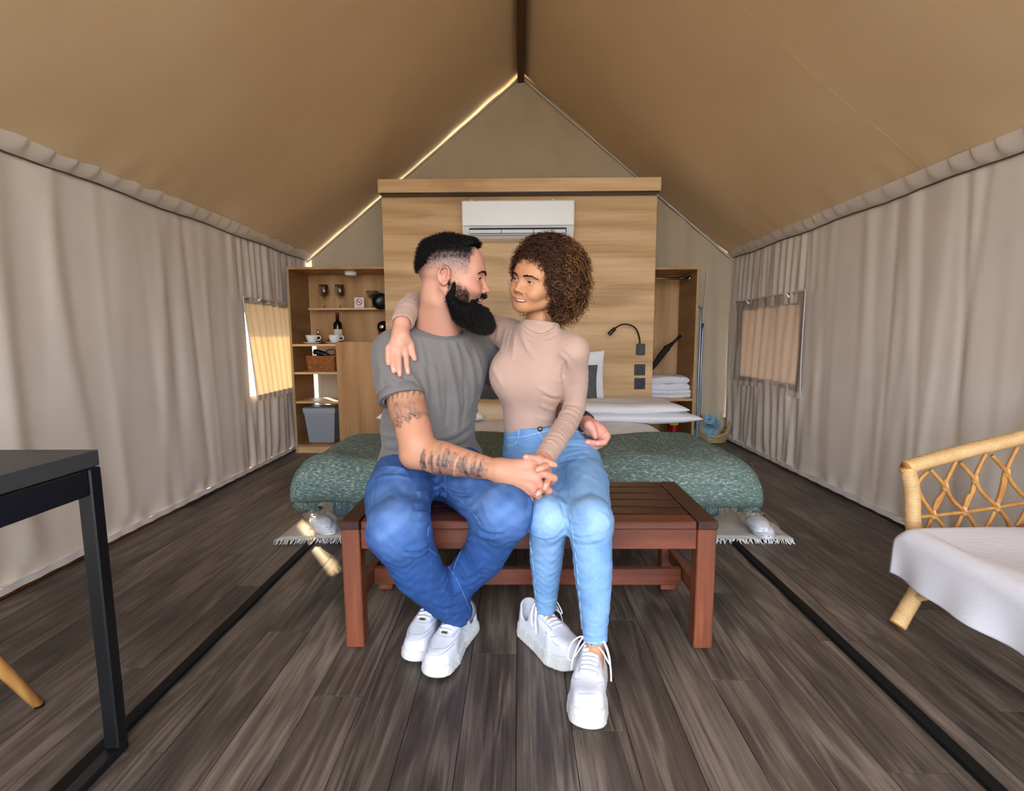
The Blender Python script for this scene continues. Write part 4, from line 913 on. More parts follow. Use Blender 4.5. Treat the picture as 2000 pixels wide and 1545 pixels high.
    def trim(s, c, n, r):
        """plane cut that acts only near c"""
        c = np.array(c, float); n = np.array(n, float); n /= np.linalg.norm(n); g = s.sub(c-r, c+r); sl, X, Y, Z = g
        d = ((X-c[0])*n[0]+(Y-c[1])*n[1]+(Z-c[2])*n[2]); inside = ((X-c[0])**2+(Y-c[1])**2+(Z-c[2])**2) < r*r
        s.F[sl] = np.where(inside, np.maximum(s.F[sl], d), s.F[sl]).astype(np.float32); return s
    def at(s, p):
        i = np.round((np.array(p)-s.lo)/s.h).astype(int)
        if (i < 0).any() or (i >= np.array(s.F.shape)).any(): return .5
        return float(s.F[tuple(i)])
    def hit(s, px, py, off=0.0, ymin=.9, ymax=2.3):
        """the point of this surface seen at a pixel of the photograph (lifted towards the viewer by off)"""
        d = ray(px, py); d = d/np.linalg.norm(d); t = np.arange(ymin, ymax, .0015)/d[1]; Q = c_o+d[None, :]*t[:, None]
        I = np.round((Q-s.lo)/s.h).astype(int); ok = ((I >= 0) & (I < np.array(s.F.shape))).all(1); f = np.full(len(t), .5, np.float32)
        J = I[ok]; f[ok] = s.F[J[:, 0], J[:, 1], J[:, 2]]; w = np.nonzero(f < 0)[0]
        return None if len(w) == 0 else Q[w[0]]-d*off
    def mesh(s):
        F = s.F; ins = F < 0; nx, ny, nz = F.shape
        c = np.zeros((nx-1, ny-1, nz-1), np.int8)
        for i in (0, 1):
            for j in (0, 1):
                for k in (0, 1): c += ins[i:nx-1+i, j:ny-1+j, k:nz-1+k]
        act = (c > 0) & (c < 8); idx = np.full(act.shape, -1, np.int64); A = np.argwhere(act); idx[act] = np.arange(len(A))
        acc = np.zeros((len(A), 3)); cnt = np.zeros(len(A))
        for ax in range(3):
            o1, o2 = [a for a in range(3) if a != ax]
            for u in (0, 1):
                for v in (0, 1):
                    p = A.copy(); p[:, o1] += u; p[:, o2] += v; q = p.copy(); q[:, ax] += 1
                    fa = F[p[:, 0], p[:, 1], p[:, 2]]; fb = F[q[:, 0], q[:, 1], q[:, 2]]; m = (fa < 0) != (fb < 0)
                    t = np.where(m, fa/np.where(m, fa-fb, 1), 0); pos = p.astype(float); pos[:, ax] += t
                    acc[m] += pos[m]; cnt[m] += 1
        V = acc/cnt[:, None]*s.h+s.lo; Q = []
        for ax in range(3):
            o1, o2 = (ax+1) % 3, (ax+2) % 3
            a = [slice(None)]*3; b = [slice(None)]*3; a[ax] = slice(0, -1); b[ax] = slice(1, None)
            ch = ins[tuple(a)] != ins[tuple(b)]; E = np.argwhere(ch)
            E = E[(E[:, o1] > 0) & (E[:, o2] > 0) & (E[:, o1] < F.shape[o1]-1) & (E[:, o2] < F.shape[o2]-1)]
            if not len(E): continue
            up = ins[tuple(a)][E[:, 0], E[:, 1], E[:, 2]]
            def cell(d1, d2):
                p = E.copy(); p[:, o1] -= d1; p[:, o2] -= d2; return idx[p[:, 0], p[:, 1], p[:, 2]]
            q = np.stack([cell(1, 1), cell(0, 1), cell(0, 0), cell(1, 0)], 1); q[~up] = q[~up][:, ::-1]; Q.append(q)
        return V, np.concatenate(Q)
def relax(V, Q, it=1, lam=.5):
    """a little Laplacian smoothing of the net"""
    n = len(V); e = np.concatenate([Q[:, [0, 1]], Q[:, [1, 2]], Q[:, [2, 3]], Q[:, [3, 0]]]); e = np.concatenate([e, e[:, ::-1]])
    cnt = np.bincount(e[:, 0], minlength=n).astype(float)[:, None]
    for _ in range(it):
        a = np.stack([np.bincount(e[:, 0], weights=V[e[:, 1], i], minlength=n) for i in range(3)], 1)/np.maximum(cnt, 1); V = V+(a-V)*lam
    return V
def np_mesh(name, V, Q, mat, parent=None, col=None):
    me = bpy.data.meshes.new(name); k = Q.shape[1]
    me.vertices.add(len(V)); me.vertices.foreach_set('co', np.asarray(V, np.float32).ravel())
    me.loops.add(Q.size); me.loops.foreach_set('vertex_index', Q.astype(np.int32).ravel())
    me.polygons.add(len(Q)); me.polygons.foreach_set('loop_start', np.arange(0, Q.size, k, dtype=np.int32)); me.polygons.foreach_set('loop_total', np.full(len(Q), k, np.int32))
    me.update(); me.validate(); shade(me)
    if col is not None:
        a = me.color_attributes.new('Col', 'FLOAT_COLOR', 'POINT'); c = np.ones((len(V), 4), np.float32); c[:, :3] = col; a.data.foreach_set('color', c.ravel())
    me.materials.append(mat); return link(bpy.data.objects.new(name, me), parent)
def join_nets(L):
    V = []; Q = []; C = []; n = 0
    for (v, q, c) in L: V.append(v); Q.append(q+n); C.append(c); n += len(v)
    return np.concatenate(V), np.concatenate(Q), np.concatenate(C)
def strands(paths, rad, n=3):
    """many thin tapered fibres as one mesh; paths (k, m, 3), rad (m,)"""
    P = np.asarray(paths, float); k, m, _ = P.shape; T = np.gradient(P, axis=1); T /= np.linalg.norm(T, axis=2, keepdims=True)+1e-9
    ref = np.where(np.abs(T[..., 2:3]) < .9, np.array([0, 0, 1.0]), np.array([1.0, 0, 0])); A = np.cross(T, ref); A /= np.linalg.norm(A, axis=2, keepdims=True)+1e-9; B = np.cross(T, A)
    ang = 2*np.pi*np.arange(n)/n; rad = np.asarray(rad); rad = rad[None, :, None, None] if rad.ndim == 1 else rad[:, :, None, None]
    V = P[:, :, None, :]+rad*(A[:, :, None, :]*np.cos(ang)[None, None, :, None]+B[:, :, None, :]*np.sin(ang)[None, None, :, None])
    i = np.arange(k)[:, None, None]*m*n; j = np.arange(m-1)[None, :, None]*n; c = np.arange(n)[None, None, :]; c2 = (c+1) % n
    Q = np.stack([i+j+c, i+j+c2, i+j+n+c2, i+j+n+c], -1).reshape(-1, 4); return V.reshape(-1, 3), Q
def vnoise(V, f, seed=0):
    r = np.random.default_rng(seed); o = np.zeros(len(V))
    for i in range(5):
        d = r.normal(size=3); d /= np.linalg.norm(d); o += np.sin(V@d*f*(1+.5*i)+r.uniform(0, 6.28)+1.5*np.sin(V@r.normal(size=3)*f*.7))/(1+.5*i)
    return o/2.5
def attr_mat(name, rough=.5, spec=.4, bump=None, sss=0.0, fibre=None, sheen=0.0):
    t = NT(name); a = t.n('ShaderNodeAttribute', _attribute_name='Col'); col = a.outputs['Color']
    if fibre:
        sc, amt, st = fibre; f = t.noise(t.coord(st), sc, 2, .7); r = t.n('ShaderNodeMapRange', Value=f, i1=.3, i2=.7, i3=1-amt, i4=1+amt).outputs[0]
        col = t.mix(1.0, col, t.n('ShaderNodeCombineColor', i0=r, i1=r, i2=r).outputs[0], 'MULTIPLY')
        if bump: t.bump(f, bump[0], bump[1])
    elif bump: t.bump(t.noise(t.coord((1, 1, 1)), bump[2], 2), bump[0], bump[1])
    t.set(Base__Color=col, Roughness=rough, Specular__IOR__Level=spec)
    if sss: t.set(Subsurface__Weight=sss, Subsurface__Radius=(.9, .35, .2), Subsurface__Scale=.008)
    if sheen: t.set(Sheen__Weight=sheen, Sheen__Roughness=.5)
    return t.m
def L3(h): return np.array(lin(h)[:3])
def lerp3(a, b, t): t = np.clip(t, 0, 1)[:, None]; return a*(1-t)+b*t
def sstep(x, a, b): t = np.clip((x-a)/(b-a), 0, 1); return t*t*(3-2*t)
m_skin = attr_mat('skin', .48, .35, (.15, .0006, 900), .07)
m_denim = attr_mat('denim', .85, .15, (.5, .001), 0, (1.0, .13, (650, 650, 110)))
m_shirt = attr_mat('jersey', .9, .1, (.2, .0005), 0, (1.0, .04, (900, 900, 900)), .15)
m_hair_k = flat('black_hair', '#0b0909', .75, 0, .15)
m_hair_soft = flat('black_hair_soft', '#120e0d', .55, 0, .3)
m_leather = mottled('white_leather', '#c9cad4', '#d4d6df', 30, .42, .1, 300)
m_sole = mottled('white_rubber', '#c2c1bd', '#cccccb', 40, .5, .1, 300)
m_seam = flat('shoe_seam', '#a3a8bb', .8)
m_lace = flat('white_lace', '#e6e6ee', .8)
m_eye = NT('eye'); tc_ = m_eye.n('ShaderNodeAttribute', _attribute_name='Col'); m_eye.set(Base__Color=tc_.outputs['Color'], Roughness=.12, Specular__IOR__Level=.6); m_eye = m_eye.m
m_teeth = flat('teeth', '#e9e4da', .25, 0, .5)
m_nail = flat('nail', '#d9a596', .3)

def dense(L, step=5.0):
    out = []
    if len(L) > 2: L = [(q.x, q.y) for q in smooth_path([(x_, y_, 0) for x_, y_ in L], 5)]
    for (a, b) in zip(L[:-1], L[1:]):
        n = max(1, int(math.hypot(b[0]-a[0], b[1]-a[1])/step)); out += [(a[0]+(b[0]-a[0])*i/n, a[1]+(b[1]-a[1])*i/n) for i in range(n)]
    return out+[L[-1]]
def draped(s, L, off=0.0, jump=.03):
    """a pixel polyline laid on a surface, broken where the surface jumps in depth"""
    runs = [[]]
    for q in dense(L):
        h = s.hit(q[0], q[1], off)
        if h is None or (runs[-1] and np.linalg.norm(h-runs[-1][-1]) > jump):
            if runs[-1]: runs.append([])
            if h is None: continue
        runs[-1].append(h)
    return [r for r in runs if len(r) > 1]
def folds(g, base, L, ka=1.0, kw=1.0):
    for pts, a, w in L:
        for r in draped(base, pts): g.fold(r, a*ka, w*kw)
def clone(g):
    c = SDF.__new__(SDF); c.lo = g.lo; c.h = g.h; c.ax = g.ax; c.F = g.F.copy(); return c
def onface(s, p, d=(0, -1, 0), back=.03, off=.0006):
    """slide a point along d (from outside) until it meets the head"""
    p = np.array(p, float); d = np.array(d, float); q = p-d*back
    for _ in range(200):
        if s.at(q) < s.h*.4: break
        q = q+d*.0006
    return q-d*off
def head_sdf(p):
    """a head in its own frame: y forward, z up, eye line at z=0; p holds the variations"""
    h = p['h']; s = SDF((-.125, -.135, -.22), (.125, .135, .14), h); fem = p['fem']
    s.ell((0, -.010, .032), (.0755, .097, .083), None, 0)
    s.ell((0, .040, .040), (.058, .047, .048), None, .03)
    s.ell((0, .036, -.030), (.057 if fem else .060, .055, .075), None, .03)
    jw = .046 if fem else .053
    for x in (-1, 1):
        s.chain([(x*jw*1.08, -.012, -.045), (x*jw, .010, -.072 if not fem else -.066), (x*.017, .068, -.100 if not fem else -.094)], [.019, .019, .017], .028)
        s.ball((x*.041, .054, -.027), .023, .022)
    s.ball((0, .074, -.101 if not fem else -.096), .019 if not fem else .016, .022)
    s.chain([(-.044, .066, .021), (-.020, .082, .022), (0, .084, .020), (.020, .082, .022), (.044, .066, .021)], .0085 if not fem else .007, .018)
    for x in (-1, 1):
        s.ell((x*.032, .096, .001), (.019, .015, .013), None, .014, 's')
        s.ball((x*.0315, .0712, .000), .0150, .005)
        s.ell((x*.0315, .0865, p.get('lidz', -.0005)), (.0140, .0105, p.get('lid', .0042)), None, .0015, 's')
    # nose
    nl = p.get('nose', 1.0)
    s.chain([(0, .084, .010), (0, .094, -.010), (0, .104*nl, -.030)], [.0068, .0075, .0088], .010)
    s.ball((0, .1065*nl, -.0335), .0098 if not fem else .0090, .005)
    for x in (-1, 1):
        s.ball((x*.0122, .0945, -.0385), .0082 if not fem else .0074, .006)
        s.ell((x*.0062, .1005, -.0455), (.0032, .005, .0032), None, .002, 's')
    # mouth: muzzle, opening, lips
    s.ell((0, .068, -.070), (.031, .022, .026), None, .02)
    sm = p.get('smile', 1.0); cz = -.0705
    mo = [(-.0265, .0775, cz+.0065*sm), (-.018, .0865, cz+.0015), (-.009, .0915, cz-.0012), (0, .093, cz-.002), (.009, .0915, cz-.0012), (.018, .0865, cz+.0015), (.0265, .0775, cz+.0065*sm)]
    mw = p.get('mw', 1.0); mo = [(x*mw, y-(abs(x)/.0265)**2*.006*(mw-1)/.3, z) for x, y, z in mo]; lt_ = p.get('lip', 1.0)
    op = p.get('open', .0036)
    s.chain([(x, y-.001, z+.0064*(1-abs(x)/(.034*mw))) for x, y, z in mo], [.0016, .003*lt_, .0038*lt_, .0038*lt_, .0038*lt_, .003*lt_, .0016], .006)
    s.chain([(x*.92, y-.0015, z-.0082*(1-abs(x)/(.034*mw))) for x, y, z in mo], [.0016, .0035*lt_, .0050*lt_, .0054*lt_, .0050*lt_, .0035*lt_, .0016], .006)
    s.chain([(x, y+.002, z-.0006) for x, y, z in mo], [.0006, op*.8, op, op, op, op*.8, .0006], .0015, 's')
    s.chain([(x*.9, y-.007, z-.0006) for x, y, z in mo], [.0006, op*.8, op, op, op, op*.8, .0006], .001, 's')
    for x in (-1, 1):
        s.ball((x*.036, .070, -.045), .016*sm, .02)      # cheeks lifted by the smile
        s.fold([(x*.0165, .0965, -.038), (x*.0265*mw**.5, .088, -.050), (x*.0315*mw, .080, -.062), (x*.031*mw, .077, -.072)], -.0017*sm, .0032)
        s.fold([(x*.020, .0845, -.0115), (x*.033, .0835, -.015), (x*.044, .075, -.010)], -.0012, .0025)
        s.fold([(x*.018, .083, .010), (x*.032, .086, .0125), (x*.045, .076, .008)], -.0014, .0022)
    s.fold([(0, .0975, -.046), (0, .0965, -.058)], -.0016, .0028)
    s.fold([(-.012, .087, -.0865), (0, .089, -.088), (.012, .087, -.0865)], -.002, .005)
    # ears
    for x in (-1, 1):
        R = np.array(Matrix.Rotation(x*math.radians(-20), 3, 'Z') @ Matrix.Rotation(math.radians(-8), 3, 'X')).T
        c = np.array((x*.0775, -.014, -.010)); ez = .031 if not fem else .029
        s.ell(c, (.0075, .0175, ez), R, .004)
        Ri = np.array(R).T
        def E(a, b, d=0): return c+Ri@np.array((x*d, a, b))
        s.ell(E(.001, .0, .010), (.0075, .0118, .022), R, .003, 's')
        rim = [E(.012, .006, .005), E(.013, .019, .006), E(.006, .0285, .007), E(-.005, .0285, .008), E(-.0145, .019, .009), E(-.0165, .004, .009), E(-.013, -.010, .008), E(-.006, -.020, .006)]
        s.chain(rim, .0034, .003)
        s.chain([E(-.001, .018, .006), E(-.008, .008, .007), E(-.008, -.006, .006), E(0, -.013, .005)], .0028, .003)
        s.ball(E(.004, -.024, .004), .0072, .004)
        s.ball(E(.0115, -.004, .003), .0042, .004)
        s.ball(E(.004, -.006, .004), .0052, .002, 's')
    nb = np.array(p['neck']); r0, r1 = p['neck_r']
    s.chain([(0, -.028, -.035), (0, -.026, -.085), tuple(nb)], [r0*.92, r0, r1], .022)
    for (tp, tr) in p.get('traps', []): s.chain(tp, tr, .035)
    for x in (-1, 1): s.fold([(x*.058, -.035, -.055), (x*.042, .005, -.115), tuple(np.array((x*.012, .035, 0))+nb*np.array((1, 1, 1)))], .004, .010)
    return s, mo
def face_warp(V, k):
    V = np.array(V, float); z = V[..., 2]; V[..., 2] = np.where(z > 0, z, np.where(z > -.12, z*k, z+.12*(1-k))); return V
def head_frame(fwd, up):
    f = np.array(fwd, float); f /= np.linalg.norm(f); u = np.array(up, float); u -= f*(u@f); u /= np.linalg.norm(u); r = np.cross(f, u); return np.stack([r, f, u], 1)   # columns: local x,y,z
def eyeballs(R, o, parent, look, name='eye'):
    for x in (-1, 1):
        n, m = 26, 18; V = []; Q = []
        for i in range(m+1):
            a = math.pi*i/m
            for k in range(n): b = 2*math.pi*k/n; V.append((.0126*math.sin(a)*math.cos(b), .0126*math.cos(a), .0126*math.sin(a)*math.sin(b)))
        for i in range(m):
            for k in range(n): Q.append((i*n+k, i*n+(k+1) % n, (i+1)*n+(k+1) % n, (i+1)*n+k))
        V = np.array(V); L = np.array(look, float); L /= np.linalg.norm(L); ang = np.arccos(np.clip((V/.0126)@L, -1, 1))
        C = lerp3(L3('#20120b'), L3('#3c2313'), sstep(ang, .18, .22)); C = lerp3(C, L3('#c2b9b0'), sstep(ang, .44, .50)); C = lerp3(L3('#050404'), C, sstep(ang, .16, .2))
        W = (V+np.array((x*.0315, .0708, 0)))@R.T+o
        np_mesh(name, W, np.array(Q), m_eye, parent, C)
def teeth(R, o, mo, parent):
    b = MB(); P = [np.array(q) for q in mo]
    def pos(t):
        t = t*(len(P)-1); i = min(int(t), len(P)-2); f = t-i; return P[i]*(1-f)+P[i+1]*f
    n = 12
    for i in range(n):
        t0 = .09+.82*i/n; t1 = .09+.82*(i+.95)/n; hgt = .0095 if i in (5, 6) else .0085
        v = []
        for t in (t0, t1):
            q = pos(t); 
            for dz, dy in ((.0055, -.007), (.0055, -.0022), (.0055-hgt*.8, -.0026), (.0055-hgt*.8, -.007)): v.append((R@(q+np.array((0, dy-.0012, dz)))+o))
        b.add(v, [(0, 1, 2, 3), (7, 6, 5, 4), (0, 4, 5, 1), (1, 5, 6, 2), (2, 6, 7, 3), (3, 7, 4, 0)])
    b.build('teeth', m_teeth, parent)
def tubes(name, paths, r, mat, parent, n=6):
    b = MB()
    for p in paths:
        p = [q for q in p if q is not None]
        if len(p) > 1: b.tube(smooth_path(p, 4), r, n)
    o = b.build(name, mat, parent, True)
    if name in ('stitching', 'seam'): o['kind'] = 'stuff'
    return o
def shoe(person, label, R, o, style):
    """a shoe in its own frame: heel at y=0, toe at y=len, sole on z=0"""
    L, wd = style['L'], style['w']; th = style['sole']; k = L/.29
    s = SDF((-.075, -.03, -.004), (.075, L+.03, .19), .0024)
    X, Y, Z = s.ax[0].reshape(-1, 1, 1), s.ax[1].reshape(1, -1, 1), s.ax[2].reshape(1, 1, -1)
    def outline(g):
        D = None
        for (a, ra, b, rb) in (((0, .038*k), .036*wd, (.002, .13*k), .036*wd), ((.002, .13*k), .036*wd, (.000, .205*k), .047*wd), ((0, .205*k), .047*wd, (-.004, .244*k), .042*wd)):
            ab = (b[0]-a[0], b[1]-a[1]); Lq = ab[0]**2+ab[1]**2; t = np.clip(((X-a[0])*ab[0]+(Y-a[1])*ab[1])/Lq, 0, 1)
            d = np.sqrt((X-a[0]-t*ab[0])**2+(Y-a[1]-t*ab[1])**2)-(ra+(rb-ra)*t); D = d if D is None else np.minimum(D, d)
        return D-g
    toeup = style.get('toe', .012)*np.clip((Y/L-.62)/.38, 0, 1)**2
    def smax(a, b, kk): h = np.maximum(kk-np.abs(a-b), 0)/kk; return np.maximum(a, b)+h*h*kk*.25
    side = outline(.003 - (Z/th-.5)*.004 + .0007*(np.sin(Y*330)*np.sin(Z*260) if style.get('tread') else 0))
    sole = smax(side, np.abs(Z-toeup-th/2)-th/2, .008)
    S0 = SDF((-.075, -.03, -.004), (.075, L+.03, .19), .0024); S0.F = np.broadcast_to(sole, S0.F.shape).astype(np.float32).copy()
    V, Q = S0.mesh(); sole_net = (V@R.T+o, Q)
    hy = np.interp(s.ax[1]/L, style['hy'][0], style['hy'][1]).reshape(1, -1, 1)
    up = smax(outline(-.003 - np.clip(Z-th, 0, 1)*style.get('taper', .12)), Z-toeup-hy, style.get('k', .035)); up = smax(up, -(Z-toeup-th+.01), .004)
    s.F = np.broadcast_to(up, s.F.shape).astype(np.float32).copy()
    s.chain([(0, .060*k, style['open']), (0, .055*k, .30)], [.032*wd, .040*wd], .006, 's')
    for pts in style['creases']: s.fold([(a*wd, b*k, c) for a, b, c in pts], -.0016, .0022)
    for pts in style['ridges']: s.fold([(a*wd, b*k, c) for a, b, c in pts], .0022, .0022)
    def onto(x, y):     # drop a point onto the upper
        i = int(round((x*wd-s.lo[0])/s.h)); j = int(round((y*k-s.lo[1])/s.h)); c = np.nonzero(s.F[i, j, :] < 0)[0]
        z = s.ax[2][c[-1]] if len(c) else th; return np.array((x*wd, y*k, z+.001))
    V, Q = s.mesh(); V = relax(V, Q, 1, .4)
    u = np_mesh('shoe', V@R.T+o, Q, style['mat'], person); u['label'] = label
    np_mesh('sole', sole_net[0], sole_net[1], m_sole, u)
    W = lambda q: R@np.asarray(q)+o
    b = MB()
    for y in style['lace']:
        a_, c_ = onto(-.020, y), onto(.020, y); m_ = onto(0, y-.004); a2 = onto(-.011, y-.002); c2 = onto(.011, y-.002)
        b.tube([W(q+np.array((0, 0, .0015))) for q in (a_, a2, m_, c2, c_)], .0036 if style.get('fatlace') else .0030, 6, flat=.7)
    for pth in style['bow']: b.tube(smooth_path([W((x_*wd, y_*k, z_)) for x_, y_, z_ in pth], 6), .0030, 6, flat=.55)
    b.build('laces', m_lace, u, True)
    ey = MB()
    for y in style['lace']:
        for x in (-.024, .024): q = onto(x, y+.002); ey.lathe([(0, .0006), (.0018, .0006)], tuple(W(q)), 8, axis=tuple(R[:, 2]))
    ey.build('eyelets', flat('eyelet', '#8d93a8', .4), u)
    sm_ = MB()
    for pts in style.get('seams', []):
        q = [W(onto(a_, b_)+np.array((0, 0, .0004))) for a_, b_ in pts]; sm_.tube(smooth_path(q, 4), .0009, 5)
    if sm_.v: sm_.build('seam_stitching', m_seam, u, True)
    for e in style.get('extra', []): e(u, W, onto)
    return u, s
# ============================================================ THE MAN
man = thing('person', (-.26, 1.62, 0), 'bearded person in a grey t-shirt and dark blue jeans with tattooed arm', 'person')
m_rsh, m_lsh = AY(772, 694, 1.51), AY(936, 688, 1.74)
m_ax = (m_lsh-m_rsh); m_ax[2] = 0; m_ax /= np.linalg.norm(m_ax); m_fw = np.array((m_ax[1], -m_ax[0], 0)); RT = np.stack([m_ax, m_fw, np.array((0, 0, 1.0))])
m_nb = AY(858, 655, 1.575); m_ch = AY(858, 735, 1.61); m_ab = AY(845, 830, 1.63); m_hp = AY(845, 895, 1.66)
# --- t-shirt
sh = SDF((-.50, 1.28, .38), (.08, 1.95, .99), .0034)
sh.ell(m_ch, (.168, .115, .155), RT, 0).ell(m_ab+np.array((-.012, 0, 0)), (.166, .130, .15), RT, .06).ell(m_hp+np.array((-.004, .01, -.005)), (.192, .146, .09), RT, .06)
sh.ell(m_ch+m_fw*.045+m_ax*.06+np.array((0, 0, .03)), (.075, .06, .06), RT, .05).ell(m_ch+m_fw*.045-m_ax*.06+np.array((0, 0, .03)), (.075, .06, .06), RT, .05)
sh.chain([m_rsh+np.array((.012, .01, .012)), m_nb+np.array((-.03, .0, -.015)), m_nb+np.array((.03, .03, -.015)), m_lsh+np.array((0, 0, .01))], [.066, .072, .070, .062], .05)
m_el, m_wr = AY(812, 884, 1.375), AY(972, 919, 1.30)
m_cuff = m_rsh+(m_el-m_rsh)*.46+np.array((-.006, 0, 0))
sh.chain([m_rsh, m_rsh+(m_el-m_rsh)*.2+np.array((-.004, 0, 0)), m_cuff-(m_el-m_rsh)/np.linalg.norm(m_el-m_rsh)*.034], [.070, .073, .0695], .035)
m_lel, m_lwr = AY(1012, 782, 1.86), AY(1139, 822, 1.66)
sh.chain([m_lsh, m_lsh+(m_lel-m_lsh)*.34], [.064, .060], .035)
sh.chain([m_nb+np.array((0, 0, -.05)), AY(858, 630, 1.575)], [.078, .071], .05)
base_sh = clone(sh)
# folds of the jersey, authored along the lines the photograph shows
folds(sh, base_sh, (
    ([(842, 690), (850, 740), (856, 800), (862, 850)], .006, .010), ([(868, 665), (880, 720), (890, 770), (893, 830), (885, 862)], .007, .010),
    ([(822, 700), (832, 760), (836, 820), (840, 850)], .006, .011), ([(900, 662), (918, 710), (925, 760), (918, 800)], .006, .010),
    ([(885, 660), (897, 700), (902, 740)], .004, .008), ([(815, 650), (825, 690), (833, 720)], .004, .008),
    ([(790, 720), (812, 745), (824, 765)], .006, .008), ([(748, 735), (775, 755), (812, 772)], .005, .008), ([(755, 712), (785, 735), (822, 752)], -.004, .006),
    ([(738, 700), (745, 730), (742, 765)], .004, .010),
    ([(845, 860), (890, 845), (930, 815)], .007, .009), ([(850, 875), (895, 862), (938, 835)], .008, .009), ([(870, 885), (910, 874), (940, 858)], .006, .008), ([(860, 868), (900, 853), (934, 826)], -.006, .006),
    ([(738, 800), (752, 820), (768, 826)], .006, .009), ([(737, 835), (755, 848), (785, 850)], .007, .010), ([(738, 868), (765, 872), (800, 865)], .006, .009), ([(737, 820), (750, 836), (775, 842)], -.005, .007),
    ([(925, 680), (938, 720), (940, 760)], .005, .009), ([(936, 770), (932, 800), (925, 820)], .005, .008), ([(872, 740), (874, 790), (870, 830)], -.004, .008), ([(905, 740), (908, 790), (900, 830)], -.004, .008)), 1.9, .8)
# openings: neck, cuffs, hem
n_dir = (m_el-m_rsh)/np.linalg.norm(m_el-m_rsh)
sh.chain([m_rsh+(m_el-m_rsh)*.47+np.array((-.003, 0, 0)), m_el], [.0565, .0565], .003, 's')
m_headR = head_frame((1.0, .03, -.09), (.09, .02, 1)); m_ho = AY(884, 543, 1.505)
m_ntop = m_ho+m_headR@np.array((0, -.026, -.085))
c_pl = AY(858, 641, 1.575); c_n = np.array((0, 0, 1.0))+m_fw*.42-m_ax*.10; sh.trim(c_pl, c_n, .115)
sh.chain([m_nb+np.array((0, 0, -.01)), c_pl, m_ntop+np.array((0, 0, .05))], [.054, .061, .061], .004, 's')
sh.cut((0, 0, m_hp[2]-.045), (0, 0, -1))
V, Q = sh.mesh(); V = relax(V, Q, 1, .5)
C = np.tile(L3('#6f6b69'), (len(V), 1))*(1+.05*vnoise(V, 30, 3))[:, None]
shirt = np_mesh('t_shirt', V, Q, m_shirt, man, C); shirt['label'] = 'taupe grey t-shirt'
# ribbed collar and rolled sleeve cuff
col_c = c_pl.copy(); b = MB(); ring = []
for k in range(48):
    a = 2*math.pi*k/48; d = m_ax*math.cos(a)*.0655+m_fw*math.sin(a)*.0655; q = col_c+d*1.05; i = np.round((q-sh.lo)/sh.h).astype(int); c = np.nonzero(sh.F[i[0], i[1], :] < 0)[0]
    ring.append(np.array((q[0], q[1], c_pl[2]-((q-c_pl)[:2]@c_n[:2])/c_n[2])))
ring = np.array(ring)
for _ in range(6): ring = (ring+np.roll(ring, 1, 0)+np.roll(ring, -1, 0))/3
ring[:, :2] = col_c[:2]+(ring[:, :2]-col_c[:2])*1.03
b.tube([tuple(q) for q in ring+np.array((0, 0, -.003))], .0082, 10, closed=True)
m_rib = flat('shirt_rib', '#67635f', .9, 0, .1); b.build('collar', m_rib, shirt, True)
b = MB(); u1 = np.cross(n_dir, (0, 1, 0)); u1 /= np.linalg.norm(u1); u2 = np.cross(n_dir, u1); prof = []
def cuffring(r, t): return [m_cuff+n_dir*t+(u1*math.cos(2*math.pi*k/36)+u2*math.sin(2*math.pi*k/36))*r for k in range(36)]
R_ = [cuffring(.0660, -.024), cuffring(.0692, -.022), cuffring(.0700, -.004), cuffring(.0696, .003), cuffring(.0670, .005), cuffring(.0590, .002), cuffring(.0570, -.02)]
Vc = [q for r in R_ for q in r]; Fc = [(i*36+k, i*36+(k+1) % 36, (i+1)*36+(k+1) % 36, (i+1)*36+k) for i in range(len(R_)-1) for k in range(36)]
raw('sleeve_cuff', Vc, Fc, m_shirt_plain if 'm_shirt_plain' in globals() else flat('shirt_cuff', '#6f6b69', .9, 0, .1), shirt, True)
# --- jeans
mk_r, mk_l = AY(780, 1036, 1.245), AY(982, 1004, 1.265); ma_r, ma_l = AY(893, 1196, 1.405), AY(850, 1188, 1.47)
mh_r, mh_l = m_hp-m_ax*.085+np.array((-.01, -.02, -.045)), m_hp+m_ax*.075+np.array((.005, -.02, -.045))
mh_r = np.array((mh_r[0]-.005, mh_r[1], .472)); mh_l = np.array((mh_l[0], mh_l[1]-.03, .472))
jn = SDF((-.52, 1.10, .06), (.10, 1.88, .62), .0036)
jn.ell(m_hp+np.array((0, .02, -.045)), (.165, .125, .085), RT, 0)
jn.chain([mh_r, (mh_r*.5+mk_r*.5)+np.array((-.012, 0, .012)), mk_r], [.103, .098, .077], .05)
jn.chain([mh_l, (mh_l*.5+mk_l*.5)+np.array((.01, 0, .010)), mk_l], [.100, .094, .073], .045)
jn.chain([mk_r, AY(818, 1118, 1.31), ma_r], [.075, .067, .047], .03)
jn.chain([mk_l, AY(945, 1085, 1.36), ma_l], [.070, .062, .045], .03)
jn.ball(mk_r+np.array((-.004, -.014, .016)), .062, .03).ball(mk_l+np.array((.012, -.012, .012)), .058, .03)
bj = clone(jn)
